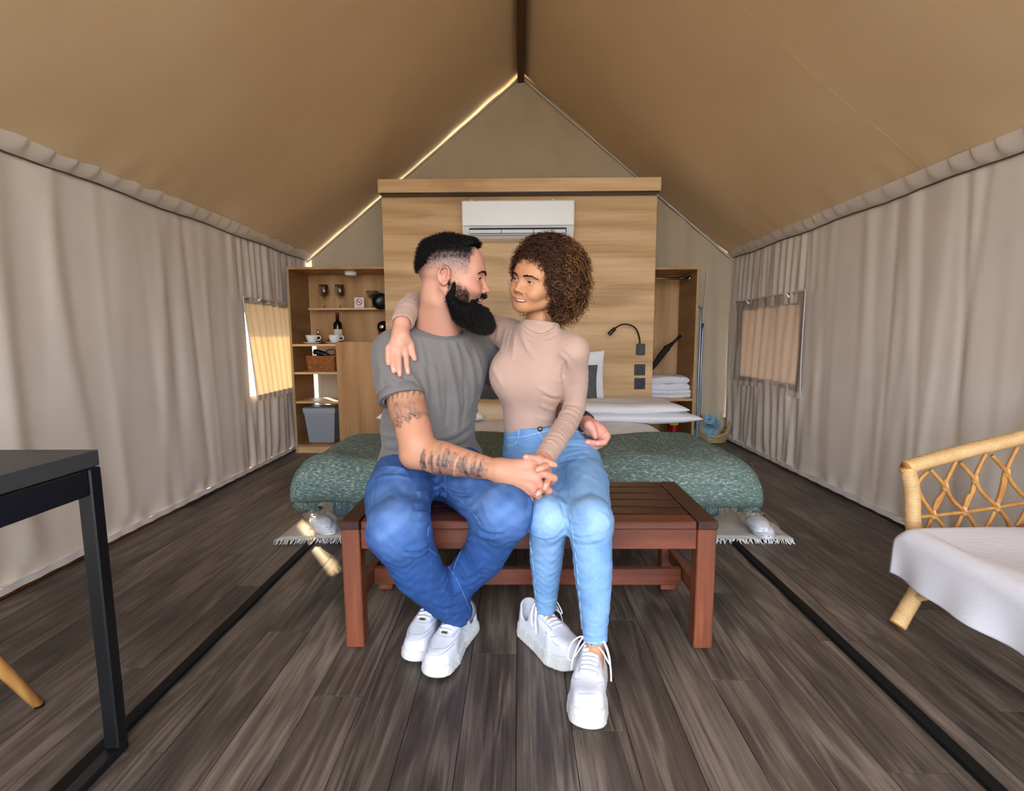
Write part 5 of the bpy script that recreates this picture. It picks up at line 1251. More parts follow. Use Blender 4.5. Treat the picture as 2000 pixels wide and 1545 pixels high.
folds(jn, bj, (
    ([(866, 945), (840, 960), (815, 962)], .006, .008), ([(866, 965), (838, 982), (812, 985)], .006, .008), ([(862, 985), (838, 1000), (818, 1004)], .005, .007), ([(850, 1005), (832, 1022), (815, 1024)], .005, .007),
    ([(866, 955), (840, 971), (815, 974)], -.005, .006), ([(864, 975), (838, 991), (812, 995)], -.005, .006),
    ([(872, 950), (895, 958), (915, 960)], .006, .008), ([(876, 968), (900, 975), (922, 975)], .006, .008), ([(890, 985), (910, 992), (930, 990)], .005, .007), ([(874, 959), (898, 967), (920, 968)], -.005, .006),
    ([(900, 1000), (918, 1008), (938, 1004)], .006, .007), ([(838, 1060), (815, 1072), (795, 1072)], .008, .009), ([(836, 1075), (812, 1085), (785, 1082)], .006, .008), ([(838, 1068), (814, 1079), (790, 1078)], -.006, .006),
    ([(938, 1028), (958, 1036), (980, 1036)], .007, .008), ([(932, 1042), (955, 1050), (975, 1050)], .006, .008), ([(936, 1035), (957, 1043), (978, 1043)], -.006, .006),
    ([(740, 915), (765, 912), (795, 918)], .005, .009), ([(735, 935), (770, 930), (805, 938)], .005, .010), ([(845, 1175), (870, 1182), (905, 1172)], .006, .008), ([(850, 1190), (880, 1196), (918, 1186)], .005, .007), ([(862, 1150), (880, 1160), (902, 1150)], .005, .008),
    ([(1030, 960), (1036, 990), (1030, 1020)], .004, .010), ([(905, 1125), (925, 1118), (950, 1095)], .005, .009), ([(900, 1140), (920, 1138), (940, 1120)], .004, .008)), 2.5, .62)
jn.wave(lambda X, Y, Z: .0016*np.sin(X*60+2.2*np.sin(Z*48+Y*20))*np.sin(Z*95+1.6*np.sin(X*55+Y*33))+.0008*np.sin(Z*210+3*np.sin(X*80)+2*np.sin(Y*60)))
for kn, an, r_ in ((AY(818, 1118, 1.31), ma_r, .040), (AY(945, 1085, 1.36), ma_l, .038)):
    d = (an-kn)/np.linalg.norm(an-kn); jn.chain([an-d*.01, an+d*.08], [r_, r_], .003, 's'); jn.trim(an+d*.022, d, .075)
V, Q = jn.mesh(); V = relax(V, Q, 1, .5)
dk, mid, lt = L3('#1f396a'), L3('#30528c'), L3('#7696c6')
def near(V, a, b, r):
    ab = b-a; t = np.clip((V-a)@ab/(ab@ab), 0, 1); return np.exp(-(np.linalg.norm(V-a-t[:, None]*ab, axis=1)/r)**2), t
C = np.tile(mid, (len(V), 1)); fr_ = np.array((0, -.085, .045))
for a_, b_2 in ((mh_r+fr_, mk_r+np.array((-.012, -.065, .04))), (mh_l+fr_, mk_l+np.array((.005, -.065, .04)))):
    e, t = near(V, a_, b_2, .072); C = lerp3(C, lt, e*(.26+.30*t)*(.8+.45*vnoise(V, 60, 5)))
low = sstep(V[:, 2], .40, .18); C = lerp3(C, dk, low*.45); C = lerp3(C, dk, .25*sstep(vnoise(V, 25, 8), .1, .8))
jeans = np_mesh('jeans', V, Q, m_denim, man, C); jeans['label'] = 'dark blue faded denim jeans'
m_stitch = flat('pale_stitch', '#6685bb', .8)
tubes('stitching', [r_ for L in ([(869, 930), (870, 950), (869, 975)], [(869, 985), (850, 1005), (838, 1030), (836, 1048)], [(871, 955), (900, 978), (928, 1008), (938, 1024)], [(838, 1072), (865, 1095), (888, 1125), (905, 1160), (918, 1190)], [(938, 1034), (910, 1060), (893, 1092), (886, 1112)]) for r_ in draped(jn, L, .0014)], .0009, m_stitch, jeans, 5)
# --- head
hp = dict(h=.0019, fem=False, neck=tuple(m_headR.T@(m_nb+np.array((.0, .01, -.05))-m_ho)), neck_r=(.052, .060), smile=1.0, open=.0054, mw=1.25, lid=.0044, lidz=-.001, nose=.975,
    traps=[([(0, -.045, -.05), tuple(m_headR.T@(m_nb*.62+m_rsh*.38+np.array((0, .020, .002))-m_ho)), tuple(m_headR.T@(m_nb*.3+m_rsh*.7+np.array((0, .02, -.045))-m_ho))], [.030, .034, .034]), ([(0, -.045, -.06), tuple(m_headR.T@(m_nb*.5+m_lsh*.5+np.array((0, .01, -.0))-m_ho))], [.034, .040])])
s_, mo_ = head_sdf(hp); V, Q = s_.mesh(); V = relax(V, Q, 1, .35); FW = .84
sk, red, pale = L3('#c08c76'), L3('#c27060'), L3('#cf9f86')
C = np.tile(sk, (len(V), 1)); C = lerp3(C, red, .55*np.exp(-(((np.abs(V[:, 0])-.045)/.022)**2+((V[:, 1]-.060)/.03)**2+((V[:, 2]+.030)/.022)**2)))
C = lerp3(C, red, .5*np.exp(-((V[:, 0]/.016)**2+((V[:, 1]-.105)/.016)**2+((V[:, 2]+.036)/.014)**2)))
C = lerp3(C, red, .35*sstep(np.abs(V[:, 0]), .079, .086)*sstep(V[:, 2], -.06, -.03))
lipm = sstep(V[:, 1], .070, .078)*np.exp(-((V[:, 2]+.070)/.0095)**4)*np.exp(-(V[:, 0]/.026)**6); C = lerp3(C, L3('#b5615a'), lipm*.85)
# shaved sides: cropped hair shows as grey stubble fading downwards
fade = sstep(V[:, 2], -.004, .050)*sstep(V[:, 1], .062, .040)*sstep(np.abs(V[:, 0])+.9*np.clip(-V[:, 1], 0, 1), .045, .06)
C = lerp3(C, L3('#5f5556'), fade*.80*(1+.3*vnoise(V, 700, 2))); C = lerp3(C, L3('#1c1a1c'), sstep(V[:, 2]+.25*np.clip(-V[:, 1]-.03, 0, 1)-.02*vnoise(V, 260, 4), .040, .074)*sstep(V[:, 1], .068, .05)*.95)
C = lerp3(C, L3('#2a2220'), sstep(V[:, 1], -.055, -.100)*sstep(V[:, 2], -.045, .02)*.9)
C = lerp3(C, L3('#3a2a24'), .5*sstep(V[:, 2], -.035, -.065)*sstep(V[:, 1], -.005, .02)*(np.abs(V[:, 0]) > .02)*(V[:, 2] > -.12))
head_net = (face_warp(V, FW)@m_headR.T+m_ho, Q, C); mo_ = [tuple(face_warp(np.array(q), FW)) for q in mo_]
HW = lambda p: m_headR@np.array(p)+m_ho
# --- arms and hands (skin)
ar = SDF((-.42, 1.16, .44), (.14, 1.60, .86), .0023)
ar.chain([m_rsh, m_rsh+(m_el-m_rsh)*.55+np.array((.004, 0, 0)), m_el+np.array((.002, .004, .03)), m_el], [.052, .0555, .050, .043], .0)
m_f1 = m_el+(m_wr-m_el)*.32
ar.chain([m_el, m_f1+np.array((0, -.004, .002)), m_el+(m_wr-m_el)*.75, m_wr], [.042, .0475, .035, .0275], .02)
ar.ball(m_el+np.array((-.014, .012, -.016)), .026, .02)
YH = 1.29
def PH(px, py, d=0.0): return AY(px, py, YH+d)
k_i, k_m, k_r, k_p = PH(1050, 921, -.012), PH(1046, 938, -.016), PH(1039, 953, -.014), PH(1029, 964, -.006)
for kq, r in ((k_i, .0165), (k_m, .0165), (k_r, .0155), (k_p, .0145)): ar.chain([m_wr+np.array((.006, 0, .0)), m_wr*.45+kq*.55, kq], [.0255, .022, r*.86], .016)
ar.chain([k_i, PH(1064, 926, -.020), PH(1082, 934, -.010), PH(1074, 943, .012), PH(1062, 945, .022)], [.0120, .0108, .0105, .0095, .009], .005)
ar.chain([k_m, PH(1060, 950, -.020), PH(1072, 958, -.010), PH(1064, 964, .012), PH(1054, 962, .022)], [.0120, .0108, .0104, .0095, .009], .005)
ar.chain([k_r, PH(1047, 966, -.018), PH(1056, 974, -.006), PH(1050, 978, .012)], [.0115, .0102, .0098, .009], .005)
ar.chain([k_p, PH(1034, 973, -.010), PH(1042, 979, .004), PH(1040, 982, .016)], [.0108, .0095, .009, .0085], .005)
ar.chain([m_wr+np.array((.012, -.004, .012)), PH(1012, 908, .0), PH(1034, 904, -.004), PH(1050, 905, .006)], [.018, .0165, .0125, .0100], .012)
for a_, b2 in ((m_wr, k_i), (m_wr, k_m), (m_wr, k_r)): ar.fold([a_*.4+b2*.6+np.array((0, -.020, .004)), b2+np.array((0, -.014, .004))], .0016, .004)
for kq in (k_i, k_m, k_r, k_p): ar.ball(kq+np.array((.0, -.004, .003)), .0115, .008)
V, Q = ar.mesh(); V = relax(V, Q, 1, .4)
C = np.tile(L3('#b98468'), (len(V), 1)); C = lerp3(C, L3('#c48872'), sstep(V[:, 0], -.02, .05)); C = lerp3(C, L3('#d0806c'), .5*np.exp(-(np.min([np.linalg.norm(V-kq, axis=1) for kq in (k_i, k_m, k_r, k_p)], 0)/.016)**2))
# tattoos: pine forest along the forearm, animal and grass on the upper arm (drawn in each limb's own coordinates)
ink = np.zeros(len(V)); fd = m_wr-m_el; fl = np.linalg.norm(fd); fd /= fl; rel = V-m_el; uu = rel@fd/fl; pr = rel-np.outer(rel@fd, fd); vdir = np.cross(fd, (0, -1, 0)); vdir /= np.linalg.norm(vdir); fdir = np.cross(vdir, fd)
if vdir[2] < 0: vdir = -vdir
vv = np.arctan2(pr@vdir, pr@np.array((0, -1, 0)))       # angle: + towards the top of the forearm
on = (uu > .16) & (uu < .93) & ((V[:, 0]-m_el[0]) > .01)
rr = np.random.default_rng(12)
for i in range(70):
    u0 = rr.uniform(.14, .84); hgt = rr.uniform(.45, 1.15); wb_ = rr.uniform(.020, .036); b0 = rr.uniform(-1.15, .05)
    t = (vv-b0)/hgt; w_ = wb_*(1-t)*(.55+.45*np.abs(np.sin(t*20+i))); ink = np.maximum(ink, ((np.abs(uu-u0) < np.maximum(w_, .005)) & (t > 0) & (t < 1))*rr.uniform(.55, .98))
for i in range(40):
    u0 = rr.uniform(.30, .90); b0 = rr.uniform(-1.3, -.35); ink = np.maximum(ink, ((np.abs(uu-u0-.03*np.sin(vv*4+i)) < .007) & (vv > b0) & (vv < b0+rr.uniform(.2, .6)))*.75)
ink = np.maximum(ink, .52*sstep(uu, .22, .40)*(.75+.4*vnoise(V, 120, 5)))
ink = np.maximum(ink, .75*sstep(vnoise(V, 240, 31), .15, .5)*sstep(uu, .50, .60)*(vv > -1.25)*(vv < .35)); ink = np.maximum(ink, .55*(np.abs(vv+1.05+.12*np.sin(uu*14)) < .07)*(uu > .3))
ink = np.maximum(ink, .85*(np.hypot((uu-.86)*6.5, vv-.18) < .34)*(.6+.4*vnoise(V, 300, 4))); ink = np.where(np.abs(uu-.57-.02*vv) < .012, 0, ink); ink = np.where(on & (vv > -1.5) & (vv < .55+.55*np.abs(np.sin(uu*31))+.2*np.sin(uu*77)), ink, 0)
ud = m_el-m_rsh; ul = np.linalg.norm(ud); ud /= ul; rel = V-m_rsh; ua = rel@ud/ul; lat = (rel@m_ax)*.6+(rel[:, 0])*.6
top = (ua > .40) & (ua < .86) & (V[:, 1] < (m_rsh+np.outer(ua, m_el-m_rsh))[:, 1]+.012); x_ = V[:, 0]-(m_rsh[0]+ua*(m_el-m_rsh)[0]); ink2 = np.zeros(len(V))
nz = vnoise(V, 420, 17)
ink2 = np.maximum(ink2, .60*sstep(np.sin(x_*430+2*np.sin(ua*25)+nz), -.1, .7)*sstep(.555+.02*np.sin(x_*120)-ua, 0, .05))            # hanging strokes under the cuff
ink2 = np.maximum(ink2, .34*sstep(ua, .50, .56)*sstep(.76+.02*np.sin(x_*200)-x_*.5-ua, 0, .05)*(.8+.4*nz))
body_ = np.minimum(np.hypot((x_-.012)/.026, (ua-.600)/.045), np.hypot((x_+.014)/.017, (ua-.590)/.055)); ink2 = np.maximum(ink2, sstep(1.1-body_, 0, .5)*(.42+.25*nz))
ink2 = np.maximum(ink2, .75*sstep(1.15-np.hypot((x_+.020)/.011, (ua-.575)/.040), 0, .5)*(.7+.3*nz))
for lx in (-.022, -.010, .016, .028): ink2 = np.maximum(ink2, .6*np.exp(-((x_-lx-.05*(ua-.64))/.0042)**2)*sstep(ua, .60, .63)*sstep(.70-ua, 0, .03))
ink2 = np.maximum(ink2, (.55+.35*np.sin(x_*520+5*np.sin(ua*50)+2*nz))*sstep(ua, .665, .69)*sstep(.775+.02*np.sin(x_*240)-x_*.7-ua, 0, .03))
ink = np.maximum(ink, np.where(top, ink2, 0)); C = lerp3(C, L3('#2b3438'), ink*.97*(.88+.3*vnoise(V, 160, 8)))
arm_net = (V, Q, C)
la = SDF((-.16, 1.45, .42), (.34, 1.98, .92), .0026)
la.chain([m_lsh, m_lsh+(m_lel-m_lsh)*.5, m_lel], [.050, .052, .042], 0).chain([m_lel, m_lel*.65+m_lwr*.35+np.array((0, .03, 0)), m_lwr], [.042, .042, .029], .02)
YL = 1.60
def PL_(px, py, d=0.0): return AY(px, py, YL+d)
la.chain([m_lwr, PL_(1156, 836, .0), PL_(1170, 842, .0), PL_(1180, 850, .0)], [.0275, .029, .026, .019], .008)
la.chain([PL_(1150, 830, -.02), PL_(1157, 838, -.028), PL_(1160, 846, -.030), PL_(1162.5, 852, -.030)], [.0165, .0135, .0112, .0100], .008)         # thumb
la.chain([PL_(1178, 842, .0), PL_(1186, 853, -.012), PL_(1180, 864, -.026), PL_(1168, 866, -.030), PL_(1166, 866, -.030)], [.013, .0112, .0105, .0098, .0095], .006)
la.chain([PL_(1176, 850, .0), PL_(1180, 863, -.010), PL_(1168, 867, -.020), PL_(1152, 864, -.028), PL_(1146.5, 863.5, -.030)], [.013, .0110, .0105, .0100, .0096], .005)
la.chain([PL_(1172, 854, .006), PL_(1174, 868, -.004), PL_(1164, 873, -.014), PL_(1154, 870, -.020)], [.0125, .0108, .0100, .0092], .005)
la.chain([PL_(1168, 856, .012), PL_(1168, 870, .006), PL_(1160, 874, -.004)], [.0115, .0098, .009], .005)
V, Q = la.mesh(); V = relax(V, Q, 1, .4); C = np.tile(L3('#bd8a70'), (len(V), 1)); C = lerp3(C, L3('#c98a7c'), sstep(V[:, 0], .17, .24))
larm_net = (V, Q, C)
to = SDF((-.46, 1.30, .42), (.06, 1.92, .96), .009); to.ell(m_ch, (.150, .098, .14), RT, 0).ell(m_ab, (.135, .10, .14), RT, .05).ell(m_hp, (.14, .10, .07), RT, .05).chain([m_rsh, m_nb+np.array((0, .012, -.03)), m_lsh], [.045, .052, .045], .04)
V, Q = to.mesh(); torso_net = (V, Q, np.tile(L3('#c98f72'), (len(V), 1)))
V, Q, C = join_nets([head_net, arm_net, larm_net, torso_net])
mbody = np_mesh('body', V, Q, m_skin, man, C); mbody['label'] = 'fair skinned head and arms, forearm tattooed with a pine forest'
eyeballs(m_headR, m_ho, mbody, (.40, 1, -.05)); teeth(m_headR, m_ho, mo_, mbody)
# nails of the hand at the hip
def nail(p, d, up, parent, l=.0055, w=.0042):
    d = np.array(d, float); d /= np.linalg.norm(d); up = np.array(up, float); up -= d*(up@d); up /= np.linalg.norm(up); s2 = np.cross(d, up); b = MB()
    b.grid(lambda u, v: tuple(p+d*l*(2*v-1)+s2*w*(2*u-1)*(1-.25*max(0, 2*v-1)**2)+up*(-.0018*(2*u-1)**2-.0008*(2*v-1)**2)), 6, 4); b.build('nail', m_nail, parent, True)
nail(PL_(1162, 847.5, -.0415), PL_(1163, 853, -.03)-PL_(1161, 846, -.03), (0, -1, .25), mbody); nail(PL_(1148.5, 863, -.0395), (-1, 0, 0), (0, -1, .5), mbody); nail(PL_(1167.5, 864.5, -.040), (-1, 0, 0), (0, -1, .5), mbody, .005, .004)
# wristband
wd_ = (PL_(1156, 836)-m_lwr); wd_ /= np.linalg.norm(wd_); b = MB(); wc = m_lwr+wd_*.010; b.tube([wc-wd_*.024, wc-wd_*.022, wc+wd_*.010, wc+wd_*.012], [.0285, .0340, .0340, .0290], 28); wbnd = b.build('wristband', flat('black_band', '#0c1216', .75), man, auto=50); wbnd['label'] = 'wide black wristband'
# --- hair, beard, brows
hs = SDF((-.10, -.13, -.02), (.10, .13, .17), .0025)
hs.ell((0, -.012, .033), (.074, .0990, .086), None, 0)
hs.chain([(0, -.070, .074), (0, -.02, .093), (0, .04, .092), (0, .080, .080)], [.030, .030, .028, .018], .025)
hs.chain([(-.03, .05, .090), (-.032, .080, .078)], [.024, .015], .02); hs.chain([(.03, .05, .090), (.032, .080, .078)], [.024, .015], .02)
hs.chain([(0, .086, .082), (0, .101, .072)], [.016, .010], .012)
for x in (-1, 1): hs.ell((x*.098, .02, .028), (.034, .13, .046), None, .02, 's')
hs.ell((0, .12, .030), (.09, .052, .044), None, .01, 's'); hs.cut((0, -.06, .030), (0, .55, -1))
hs.wave(lambda X, Y, Z: .0013*np.sin(X*420+4*np.sin(Y*60))*np.sin(Y*330+Z*200))
V, Q = hs.mesh(); hair = np_mesh('hair', V@m_headR.T+m_ho, Q, m_hair_k, mbody); hair['label'] = 'short black hair brushed forward'
r2 = np.random.default_rng(3); I = r2.integers(0, len(V), 9000); P0 = V[I]; cen = np.array((0, -.02, .03)); N = P0-cen; N /= np.linalg.norm(N, axis=1, keepdims=True)
g = N*.45+np.array((0, .75, .25))+r2.normal(size=P0.shape)*.25; back = P0[:, 1] < .0; g[back] = N[back]*.9+np.array((0, -.15, .25))+r2.normal(size=(back.sum(), 3))*.3
g /= np.linalg.norm(g, axis=1, keepdims=True); ln = r2.uniform(.004, .010, (len(P0), 1)); pth = np.stack([P0-N*.003, P0+g*ln*.5, P0+g*ln+np.array((0, 0, -.001))], 1)
Vs, Qs = strands(pth@m_headR.T+m_ho, np.array((.0004, .00035, .00014))); o = np_mesh('hair_strands', Vs, Qs, m_hair_k, hair); o['kind'] = 'stuff'
# cropped stubble on the sides
hv = face_warp(s_.mesh()[0], FW); msk = (hv[:, 2] > .006) & (hv[:, 2] < .080) & (hv[:, 1] < .05) & (np.abs(hv[:, 0]) > .03); cand = hv[msk]; cand = np.concatenate([cand, cand])
keep = r2.random(len(cand)) < .12+.75*sstep(cand[:, 2]+.35*np.clip(-cand[:, 1], 0, 1), .03, .085); cand = cand[keep]; cand = cand+r2.normal(size=cand.shape)*.0009; N = cand-np.array((0, -.01, .03)); N /= np.linalg.norm(N, axis=1, keepdims=True)
g = N*.4+np.array((0, .1, .8))+r2.normal(size=cand.shape)*.3; pth = np.stack([cand-N*.001, cand+g*.0022, cand+g*.0042], 1)
Vs, Qs = strands(pth@m_headR.T+m_ho, np.array((.00022, .0002, .0001))); o = np_mesh('side_stubble', Vs, Qs, m_hair_soft, hair); o['kind'] = 'stuff'
bs = SDF((-.09, -.06, -.24), (.09, .17, -.01), .0025)
bs.ell((0, .050, -.094), (.057, .050, .036), None, 0).ell((0, .082, -.112), (.045, .036, .034), None, .03).ell((0, .106, -.128), (.032, .026, .022), None, .025)
for x in (-1, 1):
    bs.chain([(x*.062, .004, -.062), (x*.056, .025, -.090), (x*.045, .055, -.105)], [.014, .022, .026], .02)
    bs.chain([(x*.068, .012, -.022), (x*.066, .008, -.050)], [.003, .010], .01)
    bs.chain([(x*.004, .0975, -.0440), (x*.018, .0945, -.0460), (x*.031, .081, -.0520), (x*.041, .066, -.066)], [.0048, .0056, .0050, .0080], .006)
bs.ell((0, .112, -.0625), (.034, .042, .0135), None, .004, 's'); bs.ell((0, .100, .008), (.10, .06, .050), None, .004, 's')
for x in (-1, 1): bs.ell((x*.052, .076, -.030), (.022, .042, .030), None, .01, 's')
for x in (-1, 1): bs.chain([(x*.004, .0975, -.0440), (x*.016, .0945, -.0460), (x*.028, .084, -.0505)], [.0048, .0054, .0046], .004)
bs.wave(lambda X, Y, Z: .0018*np.sin(X*260+3*np.sin(Z*40))*np.sin(Y*240+2*np.sin(Z*55)))
V, Q = bs.mesh(); beard = np_mesh('beard', V@m_headR.T+m_ho, Q, m_hair_k, mbody); beard['label'] = 'long full black beard'
I = r2.integers(0, len(V), 15000); P0 = V[I]; P0 = P0[~((np.abs(P0[:, 0]) < .034) & (P0[:, 1] > .070) & (P0[:, 2] > -.076) & (P0[:, 2] < -.0490))]; N = P0-np.array((0, .05, -.09)); N /= np.linalg.norm(N, axis=1, keepdims=True)
g = N*.55+np.array((0, .45, -.62))+r2.normal(size=P0.shape)*.28; g /= np.linalg.norm(g, axis=1, keepdims=True); ln = r2.uniform(.006, .016, (len(P0), 1))*np.where(P0[:, 2:3] > -.062, .4, 1)
pth = np.stack([P0-N*.003, P0+g*ln*.5+N*.001, P0+g*ln], 1); Vs, Qs = strands(pth@m_headR.T+m_ho, np.array((.00034, .0003, .00012))); o = np_mesh('beard_strands', Vs, Qs, m_hair_soft, beard); o['kind'] = 'stuff'
# thin upper cheek growth
msk = (hv[:, 2] < -.010) & (hv[:, 2] > -.075) & (np.abs(hv[:, 0]) > .045) & (hv[:, 1] > -.004) & (hv[:, 1] < .055); cand = hv[msk]; cand = cand[r2.random(len(cand)) < .9*sstep(-cand[:, 2]-.55*np.clip(cand[:, 1]-.012, 0, 1), .005, .030)]
cand = cand+r2.normal(size=cand.shape)*np.array((.0002, .0016, .0016)); g = np.array((0, .15, -.9))+r2.normal(size=cand.shape)*.3+np.sign(cand[:, :1])*np.array((.35, 0, 0)); pth = np.stack([cand, cand+g*.004, cand+g*.009], 1); Vs, Qs = strands(pth@m_headR.T+m_ho, np.array((.0003, .00026, .0001))); o = np_mesh('cheek_hair', Vs, Qs, m_hair_k, beard); o['kind'] = 'stuff'
def brow(R, o_, x, pts, n, parent, mat, rad=.00035, ln=.007, thick=.0026, seed=0, sdf=None):
    rg = np.random.default_rng(seed); P = np.array(pts); out = []
    for _ in range(n):
        t = rg.random()*(len(P)-1); i = min(int(t), len(P)-2); q = P[i]+(P[i+1]-P[i])*(t-i); d = P[i+1]-P[i]; d = d/np.linalg.norm(d)
        tp = thick*(1-.55*t/(len(P)-1)); q = q+np.array((0, 0, rg.normal()*tp*.6)); e = q+d*ln*.6+np.array((0, .001, ln*.25*(1-t/2)))
        q = onface(sdf, q, (-.25*np.sign(q[0]), -1, 0)); e = onface(sdf, e, (-.25*np.sign(e[0]), -1, 0), off=.0012); out.append([q, (q+e)/2+np.array((0, .0010, 0)), e])
    out = np.array(out)*np.array((x, 1, 1)); Vs, Qs = strands(out@R.T+o_, np.array((rad, rad, rad*.4))); np_mesh('eyebrow', Vs, Qs, mat, parent)
for x in (-1, 1): brow(m_headR, m_ho, x, [(.011, .0905, .0165), (.024, .0890, .0215), (.038, .0790, .0205), (.048, .0665, .0135)], 420, mbody, m_hair_k, seed=5, sdf=s_)
def lashes(R, o_, x, parent, n=44, ln=.0048, seed=1, lid=.0042):
    rg = np.random.default_rng(seed); out = []
    for i in range(n):
        a = -1+2*i/(n-1); q = np.array((x*(.0315+.0125*a), .0840-.004*a*a-.002*abs(a), lid*(1-a*a)*.9-.0006)); e = q+np.array((x*a*.3*ln, ln*.8, ln*.28)); out.append([q, (q+e)/2+np.array((0, 0, -.0006)), e])
    Vs, Qs = strands(np.array(out)@R.T+o_, np.array((.00028, .00024, .0001))); np_mesh('eyelashes', Vs, Qs, m_hair_k, parent)
for x in (-1, 1): lashes(m_headR, m_ho, x, mbody, lid=.0044)
# --- shoes
sneaker = dict(L=.285, w=1.02, sole=.030, mat=m_leather, hy=((0, .12, .25, .38, .55, .72, .86, 1.0), (.098, .104, .088, .104, .092, .074, .062, .052)), open=.062, taper=.10, k=.030, toe=.010, tread=True,
    creases=[[(-.030, .165, .074), (0, .160, .084), (.030, .165, .074)], [(-.026, .178, .070), (0, .174, .078), (.026, .178, .070)], [(-.043, .19, .045), (-.034, .245, .050), (0, .268, .050), (.034, .245, .050), (.043, .19, .045)]],
    ridges=[[(-.036, .150, .070), (-.033, .205, .062), (-.018, .240, .058), (0, .247, .058), (.018, .240, .058), (.033, .205, .062), (.036, .150, .070)]],
    seams=[[(-.034, .165), (-.033, .205), (-.024, .236), (-.010, .248), (0, .250), (.010, .248), (.024, .236), (.033, .205), (.034, .165)], [(-.027, .195), (-.012, .203), (0, .205), (.012, .203), (.027, .195)], [(-.030, .10), (-.029, .15), (-.027, .195)], [(.030, .10), (.029, .15), (.027, .195)], [(-.036, .206), (-.026, .252), (0, .268), (.026, .252), (.036, .206)]],
    lace=[.118, .131, .144, .157, .170, .183], bow=[[(.012, .086, .104), (.030, .080, .100), (.045, .082, .075), (.050, .090, .045)], [(-.012, .086, .104), (-.028, .083, .100), (-.038, .088, .085)]],
    extra=[lambda u, W, onto: MB().add([W(onto(a, b2)+np.array((0, 0, .004))) for a, b2 in ((-.009, .190), (.009, .190), (.009, .197), (-.009, .197))], [(0, 1, 2, 3)]).build('lace_plate', flat('brass_plate', '#a58a4a', .35, .8), u),
           lambda u, W, onto: [MB().lathe([(0, .0002), (.0010, .0002)], tuple(W(onto(a, b2))), 6, axis=(0, -.3, 1)).build('perforation', m_perf, u) for a, b2 in [(-.020, .214), (-.01, .211), (0, .210), (.01, .211), (.02, .214), (-.015, .223), (-.005, .221), (.005, .221), (.015, .223), (-.010, .232), (0, .231), (.010, .232)]]])
m_perf = flat('perforation_grey', '#9aa0b8', .7)
def shoe_frame(heel, toe, pitch=0.0, rollx=0.0):
    d = np.array((toe[0]-heel[0], toe[1]-heel[1], 0)); d /= np.linalg.norm(d); R = np.stack([np.cross(d, (0, 0, 1)), d, np.array((0, 0, 1.0))], 1)
    return R@np.array(Matrix.Rotation(pitch, 3, 'X'))@np.array(Matrix.Rotation(rollx, 3, 'Y'))
tA = AZ(838, 1331); hA = np.array((ma_r[0]+.012, ma_r[1]+.050, 0)); dA = (tA-hA); dA /= np.linalg.norm(dA[:2]); hA = tA-dA*.285
shoe(man, 'white leather sneaker in front, brass lace plate', shoe_frame(hA, tA), np.array((hA[0], hA[1], 0.001)), sneaker)
tB = AZ(800, 1300); hB = np.array((ma_l[0]+.000, ma_l[1]+.055, 0)); dB = (tB-hB); dB /= np.linalg.norm(dB[:2]); hB = tB-dB*.285
shoe(man, 'white leather sneaker tucked behind the other', shoe_frame(hB, tB), np.array((hB[0], hB[1], 0.001)), sneaker)
# sock/ankle inside each shoe
for an, h_ in ((ma_r, hA), (ma_l, hB)): MB().tube([an+np.array((0, 0, .02)), np.array((h_[0], h_[1], .05))+(np.array((0, 0, 0)))+(an-np.array((h_[0], h_[1], .05)))*.4], [.036, .034], 16).build('sock', flat('white_sock', '#d5d4da', .9), man, True)
# ============================================================ THE WOMAN
wom = thing('person', (.06, 1.6, 0), 'curly haired person in a beige turtleneck and light blue jeans', 'person')
w_rsh, w_lsh = AY(992, 652, 1.70), AY(1118, 688, 1.53)
w_ax = np.array((.80, -.60, 0)); w_fw = np.array((-.60, -.80, 0)); RW = np.stack([w_ax, w_fw, np.array((0, 0, 1.0))])
w_nb = AY(1048, 646, 1.59); w_ch = AY(1034, 728, 1.615); w_wa = AY(1033, 822, 1.635); w_hp = AY(1080, 880, 1.645)
# --- turtleneck
tn = SDF((-.46, 1.28, .42), (.34, 1.96, 1.16), .0031)
tn.ell(w_ch, (.124, .092, .125), RW, 0).ell(w_wa, (.090, .076, .12), RW, .07).ell(w_hp+np.array((-.02, 0, .02)), (.108, .080, .06), RW, .06)
br1, br2 = AY(992, 732, 1.580), AY(1066, 737, 1.563)
tn.ell(br1, (.052, .046, .060), None, .07).ell(br2, (.054, .048, .060), None, .07)
tn.chain([w_rsh, w_nb+np.array((-.01, .01, -.03)), w_lsh+np.array((0, 0, .004))], [.046, .050, .048], .05)
w_el = AY(1123, 796, 1.60); w_wr = AY(1062, 897, 1.345)
tn.chain([w_lsh, AY(1126, 740, 1.565), w_el, AY(1108, 826, 1.53), AY(1085, 862, 1.43), w_wr], [.047, .0375, .0345, .0345, .0325, .0285], .022)
